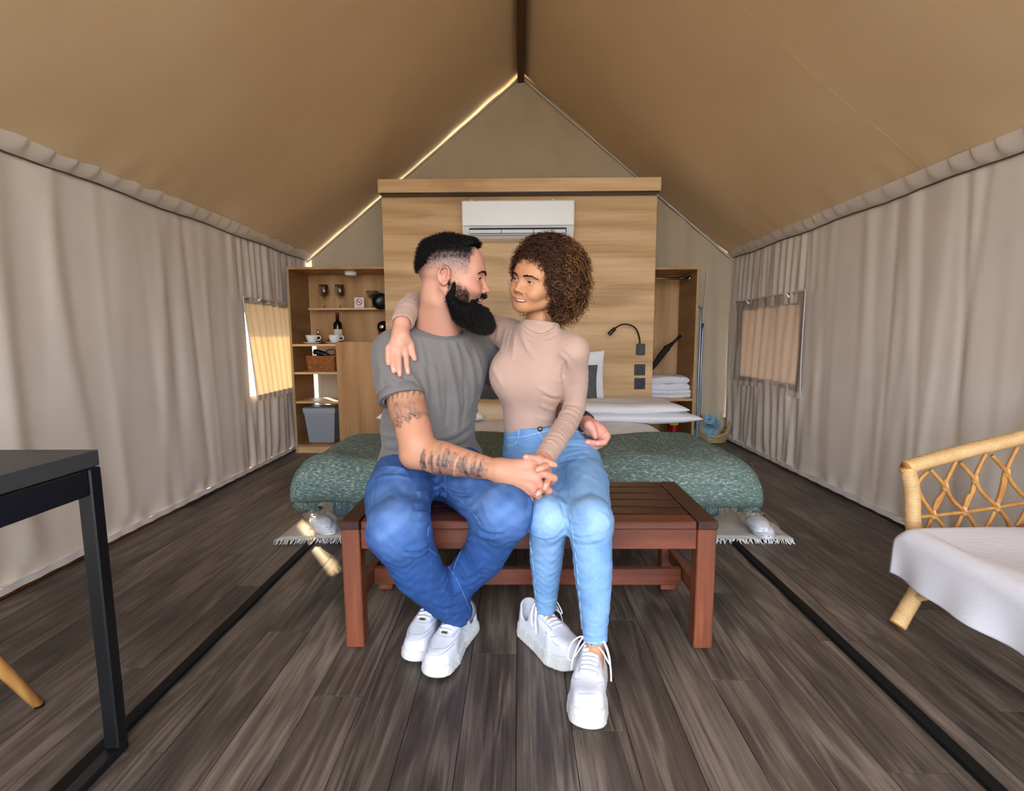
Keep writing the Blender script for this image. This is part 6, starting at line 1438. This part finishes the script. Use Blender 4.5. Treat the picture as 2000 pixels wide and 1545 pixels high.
# raised arm behind the other person's neck, forearm coming over the shoulder
w_rel = AY(838, 600, 1.745); w_rwr = AY(785, 632, 1.475)
tn.chain([w_rsh, AY(950, 636, 1.74), AY(890, 615, 1.765), w_rel], [.048, .045, .042, .038], .03)
tn.chain([w_rel, AY(812, 592, 1.66), AY(797, 606, 1.55), w_rwr], [.038, .039, .036, .0315], .015)
n_top = AY(1058, 628, 1.575)
tn.chain([w_nb+np.array((0, 0, -.02)), w_nb*.5+n_top*.5, n_top], [.062, .057, .0555], .03)
bt = clone(tn)
folds(tn, bt, (
    # roll neck
    ([(1016, 627), (1035, 643), (1060, 649), (1082, 637)], .006, .005), ([(1014, 635), (1035, 654), (1062, 659), (1086, 647)], .006, .005), ([(1015, 645), (1038, 664), (1064, 668), (1088, 659)], .0055, .005), ([(1018, 631), (1040, 649), (1062, 654), (1084, 642)], -.0035, .004), ([(1016, 640), (1038, 659), (1064, 664), (1087, 654)], -.0035, .004),
    # under the arm and over the chest
    ([(1018, 650), (1030, 680), (1050, 705)], .004, .007), ([(1006, 650), (1004, 680), (1000, 705)], .004, .007), ([(990, 640), (985, 660), (978, 690)], .005, .006), ([(1000, 640), (995, 662), (990, 690)], -.004, .005), ([(975, 630), (972, 655), (960, 690)], .004, .007),
    ([(1108, 700), (1100, 730), (1104, 760)], -.006, .006), ([(1090, 690), (1105, 700), (1112, 720)], .004, .006), ([(1098, 680), (1115, 692), (1125, 706)], .003, .006),
    ([(1050, 755), (1075, 770), (1098, 772)], .004, .007), ([(1060, 772), (1082, 780), (1100, 780)], -.003, .005), ([(1055, 792), (1078, 800), (1096, 798)], .004, .006), ([(1075, 740), (1092, 745), (1104, 742)], .003, .006), ([(1045, 815), (1070, 820), (1088, 814)], .003, .006),
    ([(958, 690), (965, 720), (985, 760)], .003, .010)), 1.5, .85)
# sleeve rings
def rings(g, path, n, a, w, amp=.3, seed=0):
    rg = random.Random(seed); P = [np.array(p) for p in path]
    for k in range(n):
        t = (k+.5)/n*(len(P)-1); i = min(int(t), len(P)-2); c = P[i]+(P[i+1]-P[i])*(t-i); d = P[i+1]-P[i]; d /= np.linalg.norm(d); d = d+np.array((rg.uniform(-amp, amp), rg.uniform(-amp, amp), rg.uniform(-amp, amp))); d /= np.linalg.norm(d)
        u = np.cross(d, (0.3, .9, .1)); u /= np.linalg.norm(u); v = np.cross(d, u); a0 = rg.uniform(0, 6.28); span = rg.uniform(2.2, 5.0); r = w[0]
        g.fold([c+(u*math.cos(a0+q)+v*math.sin(a0+q))*r for q in np.linspace(0, span, 12)], a*rg.uniform(.6, 1.2), w[1])
rings(tn, [AY(1123, 790, 1.60), AY(1108, 826, 1.53), AY(1085, 862, 1.43), AY(1068, 890, 1.36)], 34, .0028, (.034, .0034), .2, 3)
rings(tn, [AY(1127, 720, 1.56), AY(1124, 785, 1.60)], 8, .0022, (.037, .005), .35, 5)
rings(tn, [w_rel, AY(812, 592, 1.66), AY(797, 606, 1.55), w_rwr], 20, .0032, (.037, .0040), .22, 4)
rings(tn, [w_rsh, AY(950, 636, 1.74)], 4, .003, (.046, .006), .3, 6)
wd2 = AY(1052, 912, 1.315)-w_wr; wd2 /= np.linalg.norm(wd2); tn.chain([w_wr+wd2*.004, w_wr+wd2*.06], [.025, .025], .002, 's')
rd2 = AY(783, 665, 1.42)-w_rwr; rd2 /= np.linalg.norm(rd2); tn.chain([w_rwr+rd2*.004, w_rwr+rd2*.06], [.027, .027], .002, 's')
tn.chain([n_top+np.array((0, 0, -.012)), n_top+np.array((.003, 0, .06))], [.0415, .046], .003, 's')
tn.cut((0, 0, w_hp[2]+.005), (0, 0, -1)); tn.trim(w_wr, wd2, .05); tn.trim(w_rwr, rd2, .06); tn.trim(n_top, (.12, 0, 1), .085)
V, Q = tn.mesh(); V = relax(V, Q, 1, .5); C = np.tile(L3('#b09284'), (len(V), 1))*(1+.03*vnoise(V, 25, 6))[:, None]
top = np_mesh('turtleneck', V, Q, m_shirt, wom, C); top['label'] = 'fitted beige turtleneck'
# --- jeans
wk_r, wk_l = AY(1071, 1014, 1.275), AY(1153, 1018, 1.235); wa_r, wa_l = AY(1066, 1186, 1.395), AY(1162, 1246, 1.205)
wh_r, wh_l = AY(1030, 903, 1.625), AY(1124, 905, 1.635)
wj = SDF((-.08, 1.05, .11), (.36, 1.84, .66), .0032)
wj.ell(w_hp+np.array((0, .0, -.022)), (.150, .118, .095), RW, 0).ell(w_hp+np.array((-.044, -.004, .045)), (.130, .108, .13), RW, .05)
wj.chain([wh_r, AY(1042, 950, 1.47), wk_r], [.078, .077, .054], .045).chain([wh_l, AY(1138, 948, 1.46), wk_l], [.080, .079, .054], .04)
wj.chain([wk_r, AY(1067, 1090, 1.335), wa_r], [.052, .047, .030], .025).chain([wk_l, AY(1158, 1105, 1.215), AY(1161, 1180, 1.21), wa_l], [.052, .050, .040, .0305], .025)
wj.ball(wk_r+np.array((-.002, -.010, .012)), .046, .02).ball(wk_l+np.array((.002, -.010, .010)), .046, .02)
bw = clone(wj)
folds(wj, bw, (
    ([(1090, 895), (1120, 885), (1150, 880)], .004, .006), ([(1085, 905), (1115, 897), (1160, 892)], -.004, .005), ([(1000, 885), (1030, 890), (1060, 880)], .004, .006), ([(998, 872), (1030, 875), (1062, 866)], -.003, .005), ([(1092, 862), (1120, 860), (1145, 862)], .0035, .005), ([(1094, 872), (1122, 870), (1150, 873)], -.003, .004),
    ([(1085, 940), (1092, 970), (1105, 1010)], -.006, .006), ([(1112, 1012), (1128, 1020), (1148, 1018)], .004, .006), ([(1118, 1050), (1145, 1056), (1185, 1048)], .004, .006), ([(1112, 1035), (1130, 1044), (1155, 1042)], .004, .006), ([(1120, 1062), (1148, 1066), (1186, 1058)], -.003, .005), ([(1170, 1000), (1185, 1012), (1192, 1030)], .004, .006),
    ([(1098, 1012), (1106, 1018), (1110, 1030)], .005, .006), ([(1036, 1040), (1060, 1050), (1090, 1046)], .003, .006), ([(1046, 1170), (1065, 1176), (1088, 1170)], .0035, .005), ([(1138, 1235), (1160, 1242), (1186, 1236)], .003, .005), ([(1140, 1215), (1162, 1222), (1186, 1215)], .003, .005)), 2.3, .62)
wj.wave(lambda X, Y, Z: .0011*np.sin(X*70+2.2*np.sin(Z*55+Y*20))*np.sin(Z*110+1.6*np.sin(X*60+Y*33))+.0006*np.sin(Z*240+3*np.sin(X*90)+2*np.sin(Y*60)))
for kn, an, r_ in ((AY(1067, 1090, 1.335), wa_r, .026), (AY(1161, 1180, 1.21), wa_l, .0265)):
    d = (an-kn)/np.linalg.norm(an-kn); wj.chain([an-d*.001, an+d*.06], [r_, r_], .002, 's'); wj.cut_end = None
    g_ = wj.sub(an-.06, an+.06); X, Y, Z = g_[1:]; wj.F[g_[0]] = np.maximum(wj.F[g_[0]], ((X-an[0])*d[0]+(Y-an[1])*d[1]+(Z-an[2])*d[2]-.006).astype(np.float32))
# waist line sloping as in the photo
wl_p = AY(1040, 836, 1.56); wj.cut(wl_p, (-.10, 0, 1))
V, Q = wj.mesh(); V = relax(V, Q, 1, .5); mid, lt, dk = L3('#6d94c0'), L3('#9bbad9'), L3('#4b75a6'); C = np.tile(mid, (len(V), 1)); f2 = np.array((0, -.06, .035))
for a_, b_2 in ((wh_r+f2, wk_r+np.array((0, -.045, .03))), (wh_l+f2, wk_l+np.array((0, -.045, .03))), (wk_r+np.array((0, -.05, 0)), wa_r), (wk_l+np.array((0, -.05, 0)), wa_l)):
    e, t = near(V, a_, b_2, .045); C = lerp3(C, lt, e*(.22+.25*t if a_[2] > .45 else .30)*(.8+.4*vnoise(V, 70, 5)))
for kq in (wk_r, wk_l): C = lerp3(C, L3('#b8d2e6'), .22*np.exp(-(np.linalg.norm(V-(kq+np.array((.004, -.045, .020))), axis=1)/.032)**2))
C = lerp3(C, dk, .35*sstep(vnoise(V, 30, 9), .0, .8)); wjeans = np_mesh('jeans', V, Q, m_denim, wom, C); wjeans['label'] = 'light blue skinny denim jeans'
st2 = flat('white_stitch', '#b9cfe6', .8)
def drp(L, off=.001): return [r for q in L for r in draped(wj, q, off)]
tubes('seam', drp([[(1112, 1000), (1118, 1040), (1126, 1100), (1131, 1160), (1138, 1245)], [(1032, 1000), (1034, 1050), (1042, 1110), (1046, 1170)]], .0008), .0016, flat('seam_blue', '#7fa8d2', .8), wjeans, 5)
tubes('stitching', drp([[(989, 838), (1020, 836), (1050, 828), (1086, 820)], [(990, 855), (1020, 853), (1050, 846), (1080, 839)], [(1095, 843), (1120, 842), (1140, 846)], [(990, 870), (1005, 868), (1010, 860)], [(1052, 846), (1062, 862), (1066, 882)], [(1138, 1252), (1162, 1256), (1187, 1252)]], .0012), .0010, st2, wjeans, 5)
wbd = drp([[(988, 840), (1005, 841), (1025, 838), (1050, 831), (1075, 823), (1090, 821)]], -.0005)
for q in [AY(1012, 846, 1.5), AY(1068, 832, 1.5)]: pass
for (px, py) in ((1013, 845), (1081, 829)):
    L = draped(wj, [(px, py-8), (px, py+2), (px-1, py+14)], .002)
    if L: tubes('belt_loop', L, .0035, flat('belt_loop_blue', '#6f9fd0', .85), wjeans, 6)
hb_ = wj.hit(1055, 838, .001)
if hb_ is not None: MB().lathe([(0, .004), (.0035, .0045), (.0075, .003), (.0085, .0)], tuple(hb_), 18, axis=(0, -1, .2)).build('button', flat('copper_button', '#5a4a40', .35, .9), wjeans, True)
# --- head
wm_f = np.array((-.69, -.70, -.02)); wm_u = np.array((.34, .0, 1.0)); wR = head_frame(wm_f, wm_u); KW = np.array((.985, .95, .80)); KH = np.array((1.04, .985, .95))
w_eye = AY(1026, 549, 1.515); w_ho = w_eye-wR@(np.array((0, .072, 0))*KW)
wp = dict(h=.0019, fem=True, neck=tuple(wR.T@(w_nb+np.array((.004, .004, -.03))-w_ho)/KW), neck_r=(.043, .046), smile=1.15, open=.0062, lid=.0036, lidz=-.0008, nose=.955, mw=1.32, lip=.85)
sw_, mow = head_sdf(wp); V, Q = sw_.mesh(); V = relax(V, Q, 1, .35)
sk2 = L3('#b8835f'); C = np.tile(sk2, (len(V), 1)); C = lerp3(C, L3('#c67f66'), .45*np.exp(-(((np.abs(V[:, 0])-.042)/.020)**2+((V[:, 1]-.065)/.03)**2+((V[:, 2]+.032)/.018)**2)))
C = lerp3(C, L3('#c47a64'), .3*np.exp(-((V[:, 0]/.014)**2+((V[:, 1]-.100)/.014)**2+((V[:, 2]+.036)/.012)**2)))
zl_ = np.interp(np.abs(V[:, 0]), [0, .012, .024, .035], [-.0735, -.0727, -.070, -.0640]); up_ = V[:, 2]-zl_
lipm = sstep(V[:, 1], .068, .074)*(1-sstep(np.abs(V[:, 0]), .031, .036))*(sstep(up_, -.0130*(1-np.abs(V[:, 0])/.042), -.0105*(1-np.abs(V[:, 0])/.042)+1e-4)*(1-sstep(up_, .0090*(1-np.abs(V[:, 0])/.05), .0108*(1-np.abs(V[:, 0])/.05)))); C = lerp3(C, L3('#b3605c'), lipm*.68)
lidm = np.exp(-(((np.abs(V[:, 0])-.0315)/.016)**4+((V[:, 2]-.0035)/.0075)**4))*sstep(V[:, 1], .070, .076); C = lerp3(C, L3('#9a6450'), lidm*.45)
whead = ((V*KW)@wR.T+w_ho, Q, C)
# --- hands
wa = SDF((-.04, 1.20, .50), (.16, 1.44, .68), .0020)
wa.chain([w_wr-wd2*.05, w_wr, AY(1052, 905, 1.315)], [.023, .0235, .022], 0)
def PW_(px, py, d=0.0): return AY(px, py, YH+d)
wa.chain([w_wr, PW_(1055, 905, .018), PW_(1060, 920, .024)], [.0235, .022, .019], .012).chain([w_wr, PW_(1062, 908, .020), PW_(1066, 926, .022), PW_(1064, 944, .024)], [.022, .019, .016, .014], .01)
wa.chain([PW_(1052, 899, .016), PW_(1040, 896, .006), PW_(1032, 894, -.002), PW_(1027, 893, -.006)], [.013, .0105, .0092, .0085], .006)     # thumb
wa.chain([PW_(1054, 900, .010), PW_(1066, 902, -.004), PW_(1077, 906, -.010), PW_(1083, 908, -.008)], [.013, .0102, .0085, .0076], .008)
wa.chain([PW_(1068, 908, .004), PW_(1066, 911, -.022), PW_(1058, 914.5, -.036), PW_(1050, 917.5, -.038)], [.0105, .0092, .0086, .0078], .005)
wa.chain([PW_(1072, 934, .006), PW_(1070, 940, -.020), PW_(1067, 947, -.036), PW_(1064, 953.5, -.037)], [.0100, .0088, .0082, .0075], .005)
wa.chain([PW_(1064, 952, .004), PW_(1058, 957, -.018), PW_(1053, 962, -.033), PW_(1049, 966, -.034)], [.0095, .0082, .0078, .0070], .005)
V, Q = wa.mesh(); V = relax(V, Q, 1, .4); C = np.tile(L3('#c98f78'), (len(V), 1)); wl_net = (V, Q, C)
wr_ = SDF((-.46, 1.30, .76), (-.24, 1.56, 1.00), .0020)
def SHp(px, py, r): 
    h = base_sh.hit(px, py, r); return h if h is not None else AY(px, py, 1.42)
kn = [(758.5, 680, .0085), (768, 685, .0095), (779, 685, .0098), (790.5, 682, .0098)]
palm = SHp(781, 664, .014)
wr_.chain([w_rwr-rd2*.05, w_rwr, w_rwr*.4+palm*.6, palm], [.024, .0245, .0235, .021], 0)
for (x, y, r) in kn: wr_.chain([w_rwr*.35+palm*.65, palm*.5+SHp(x, y, r)*.5, SHp(x, y, r*.9)], [.019, .0145, r], .012)
for pts, r in (([(758.5, 680), (757.5, 692), (757.5, 703), (758.5, 711)], (.0082, .0078, .0073, .0066)), ([(768, 685), (767, 699), (767.5, 714), (769, 725.5)], (.0090, .0086, .0080, .0070)),
               ([(779, 685), (779, 701), (779.5, 719), (780.5, 732)], (.0092, .0088, .0081, .0071)), ([(790.5, 682), (793, 698), (794.5, 715), (797, 728)], (.0092, .0087, .0080, .0071))):
    wr_.chain([SHp(x, y, q*.85) for (x, y), q in zip(pts, r)], list(r), .004)
wr_.chain([palm+np.array((.010, -.004, .012)), SHp(801, 672, .010), SHp(805.5, 689, .008), SHp(809.5, 701, .006)], [.017, .0120, .0098, .0080], .009)
V, Q = wr_.mesh(); V = relax(V, Q, 1, .4); C = np.tile(L3('#c6917b'), (len(V), 1)); C = lerp3(C, L3('#cf8f7c'), .5*sstep(-V[:, 2], -.86, -.82)); wr_net = (V, Q, C)
t2 = SDF((-.10, 1.10, .03), (.28, 1.80, .99), .0066); t2.ell(w_ch, (.108, .078, .11), RW, 0).ell(w_wa, (.08, .065, .12), RW, .05).ell(w_hp+np.array((0, 0, -.01)), (.12, .09, .06), RW, .05).chain([w_rsh, w_nb+np.array((0, 0, -.03)), w_lsh], [.03, .04, .03], .04)
for hq, kq, aq, toe in ((wh_r, wk_r, wa_r, AZ(1110, 1310, .05)), (wh_l, wk_l, wa_l, AZ(1145, 1440, .05))):
    ft_ = aq*.72+toe*.28; t2.chain([hq, kq, aq, np.array((aq[0], aq[1]+.004, aq[2]-.03)), np.array((ft_[0], ft_[1], .075))], [.055, .036, .0235, .026, .024], .03)
V, Q = t2.mesh(); tor2 = (V, Q, np.tile(sk2, (len(V), 1)))
V, Q, C = join_nets([whead, wl_net, wr_net, tor2]); wbody = np_mesh('body', V, Q, m_skin, wom, C); wbody['label'] = 'smiling tan face, neck and hands'
eyeballs(wR*KW, w_ho, wbody, (.42, 1, -.02)); teeth(wR*KW, w_ho, mow, wbody)
for x in (-1, 1):
    brow(wR*KW, w_ho, x, [(.010, .089, .0170), (.022, .088, .0215), (.036, .080, .0235), (.050, .065, .0165)], 460, wbody, m_hair_k, .00034, .007, .0024, 9, sw_); lashes(wR*KW, w_ho, x, wbody, 80, .0060, 2, .0036)
for (x, y, r, dx, dy) in ((758.4, 708, .0070, 0, 1), (768.8, 722.5, .0074, .1, 1), (780.4, 728.5, .0076, .05, 1), (796.4, 724.5, .0076, .15, 1)):
    q = wr_.hit(x, y, .0009)
    if q is not None: nail(q, AY(x+dx*3, y+4, q[1])-AY(x, y, q[1]), -ray(x, y)+np.array((0, 0, .3)), wbody)
for (px, py, dd, vx, vz) in ((1052.5, 916.8, -.0462, -1, -.25), (1065, 950.5, -.0448, -.5, -1), (1050.5, 964.8, -.0415, -.7, -.6), (1028, 892.6, -.0150, -1, .1)):
    q = wa.hit(px, py, .0008)
    if q is not None: nail(q, (vx, 0, vz), (0, -1, .25), wbody, .0045, .0036)
# --- hair: a volume of tight curls
core = SDF((-.13, -.17, -.13), (.13, .10, .17), .004)
core.ell((0, -.030, .052), (.098, .100, .094), None, 0).ell((0, -.055, -.015), (.098, .075, .085), None, .04).ell((0, .13, -.02), (.085, .085, .085), None, .03, 's')
core.ell((0, .10, -.09), (.085, .11, .075), None, .03, 's'); core.chain([(0, -.026, -.06), (0, -.02, -.16)], [.050, .05], .01, 's')
core.ell((0, .02, -.12), (.10, .075, .055), None, .02, 's'); core.wave(lambda X, Y, Z: .004*np.sin(X*120+2*np.sin(Y*70))*np.sin(Y*110+Z*130))
V, Q = core.mesh(); m_core = flat('dark_brown_hair', '#150c08', .8, 0, .15); whair = np_mesh('hair', (V*KH)@wR.T+w_ho, Q, m_core, wbody); whair['label'] = 'voluminous curly brown hair with lighter tips'
r3 = np.random.default_rng(21)
def curls(n, seed, name, m=30, hr=(.007, .0135), ln=(.045, .085), rad=.00125, zone=None):
    r = np.random.default_rng(seed); I = r.integers(0, len(V), n*3 if zone is None else 60000); P0 = V[I]; cen = np.array((0, -.03, .02)); N = P0-cen; N /= np.linalg.norm(N, axis=1, keepdims=True)
    ok = ~((P0[:, 1] > .066) & (P0[:, 2] < .030)) & ~((N[:, 1] > .55) & (P0[:, 2] < .030) & (np.abs(P0[:, 0]) < .05)); P0, N = P0[ok], N[ok]
    if zone is not None: z_ = zone(P0); P0, N = P0[z_], N[z_]
    P0, N = P0[:n], N[:n]; n = len(P0)
    L = r.uniform(ln[0], ln[1], n)*np.where(N[:, 1] > .35, .7, 1.0); d = N+r.normal(size=N.shape)*.33; d /= np.linalg.norm(d, axis=1, keepdims=True)
    t = np.linspace(0, 1, m)[None, :, None]; droop = np.array((0, 0, -1.0))*(L*.28)[:, None, None]*t**2
    C = (P0-N*.012)[:, None, :]+d[:, None, :]*(L*.62)[:, None, None]*t+droop
    ref = np.cross(d, np.array((.3, .2, .9))); ref /= np.linalg.norm(ref, axis=1, keepdims=True); bi = np.cross(d, ref); ph = r.uniform(0, 6.28, n)[:, None, None]; tn_ = r.uniform(1.5, 3.0, n)[:, None, None]*6.28
    R_ = r.uniform(hr[0], hr[1], n)[:, None, None]*np.minimum(1, t*3+.15); C = C+(ref[:, None, :]*np.cos(ph+tn_*t)+bi[:, None, :]*np.sin(ph+tn_*t))*R_
    # keep the curls off the face
    f = C; inface = (f[..., 1] > .050) & (np.abs(f[..., 0]) < .060-.45*np.clip(f[..., 2]-.02, 0, 1)) & (f[..., 2] < .040); bad = inface.mean(1) > .12; C = C[~bad]
    tt = np.linspace(0, 1, m); Vs, Qs = strands((C*KH)@wR.T+w_ho, rad*(1-.55*tt), 3); tip = np.tile(np.repeat(tt, 3), len(C)); rndc = np.repeat(r.random(len(C)), m*3)
    side_ = np.repeat(sstep(-C[:, :, 0].mean(1)-C[:, :, 1].mean(1)*.6, .0, .12), m*3); col = lerp3(L3('#140a05'), L3('#4d2813'), sstep(tip, .2, .9)*(.3+.7*rndc)); col = lerp3(col, L3('#b07a3e'), sstep(tip, .4, 1.0)*sstep(rndc+.40*side_, .88, 1.25)*.85)
    o = np_mesh(name, Vs, Qs, m_curl, whair, col); o['kind'] = 'stuff'; return o
m_curl = attr_mat('curl_fibre', .42, .45)
curls(3700, 5, 'curls', 32); curls(1500, 8, 'fine_curls', 26, (.004, .012), (.06, .10), .0005); curls(700, 13, 'side_curls', 30, (.005, .010), (.05, .08), .001, lambda P: (np.abs(P[:, 0]) > .045) & (P[:, 1] > -.01) & (P[:, 2] > -.05))
# --- high-top platform shoes
hightop = dict(L=.252, w=.98, sole=.044, mat=mottled('white_canvas', '#cbcbd4', '#d6d6de', 30, .8, .2, 500), hy=((0, .10, .22, .36, .50, .64, .78, .90, 1.0), (.112, .120, .124, .124, .112, .102, .088, .080, .074)), open=.082, taper=.08, k=.022, toe=.012, tread=True,
    creases=[[(-.028, .205, .085), (0, .198, .090), (.028, .205, .085)]],
    ridges=[[(-.042, .215, .066), (-.030, .232, .080), (0, .224, .088), (.030, .232, .080), (.042, .215, .066)]],
    seams=[[(-.036, .215), (-.026, .226), (0, .220), (.026, .226), (.036, .215)], [(-.026, .11), (-.025, .16), (-.022, .205)], [(.026, .11), (.025, .16), (.022, .205)], [(-.037, .19), (-.034, .24), (-.018, .268), (0, .275), (.018, .268), (.034, .24), (.037, .19)]],
    lace=[.112, .126, .141, .156, .171, .186, .200], fatlace=True,
    bow=[[(.004, .108, .138), (.030, .120, .146), (.052, .136, .130), (.058, .146, .100), (.046, .140, .095), (.020, .120, .130), (.002, .110, .140)], [(-.004, .108, .138), (-.028, .116, .140), (-.044, .134, .118), (-.052, .149, .088), (-.054, .156, .062)],
         [(-.002, .108, .138), (-.026, .122, .148), (-.042, .140, .133), (-.050, .154, .103), (-.032, .132, .118), (-.004, .110, .140)], [(.004, .108, .138), (.024, .118, .142), (.042, .142, .108), (.048, .156, .073)]])
tC = AZ(1140, 1452); hC = np.array((wa_l[0]+.006, wa_l[1]+.055, 0)); dC = (tC-hC); dC /= np.linalg.norm(dC[:2]); hC = tC-dC*.250
shoe(wom, 'white platform high-top shoe stretched forward', shoe_frame(hC, tC, math.radians(5)), np.array((hC[0], hC[1], 0.003)), hightop)
tD = AZ(1122, 1316); hD = np.array((wa_r[0]-.036, wa_r[1]+.045, 0)); dD = (tD-hD); dD /= np.linalg.norm(dD[:2]); hD = tD-dD*.250
shoe(wom, 'white platform high-top shoe set back', shoe_frame(hD, tD), np.array((hD[0], hD[1], 0.001)), hightop)
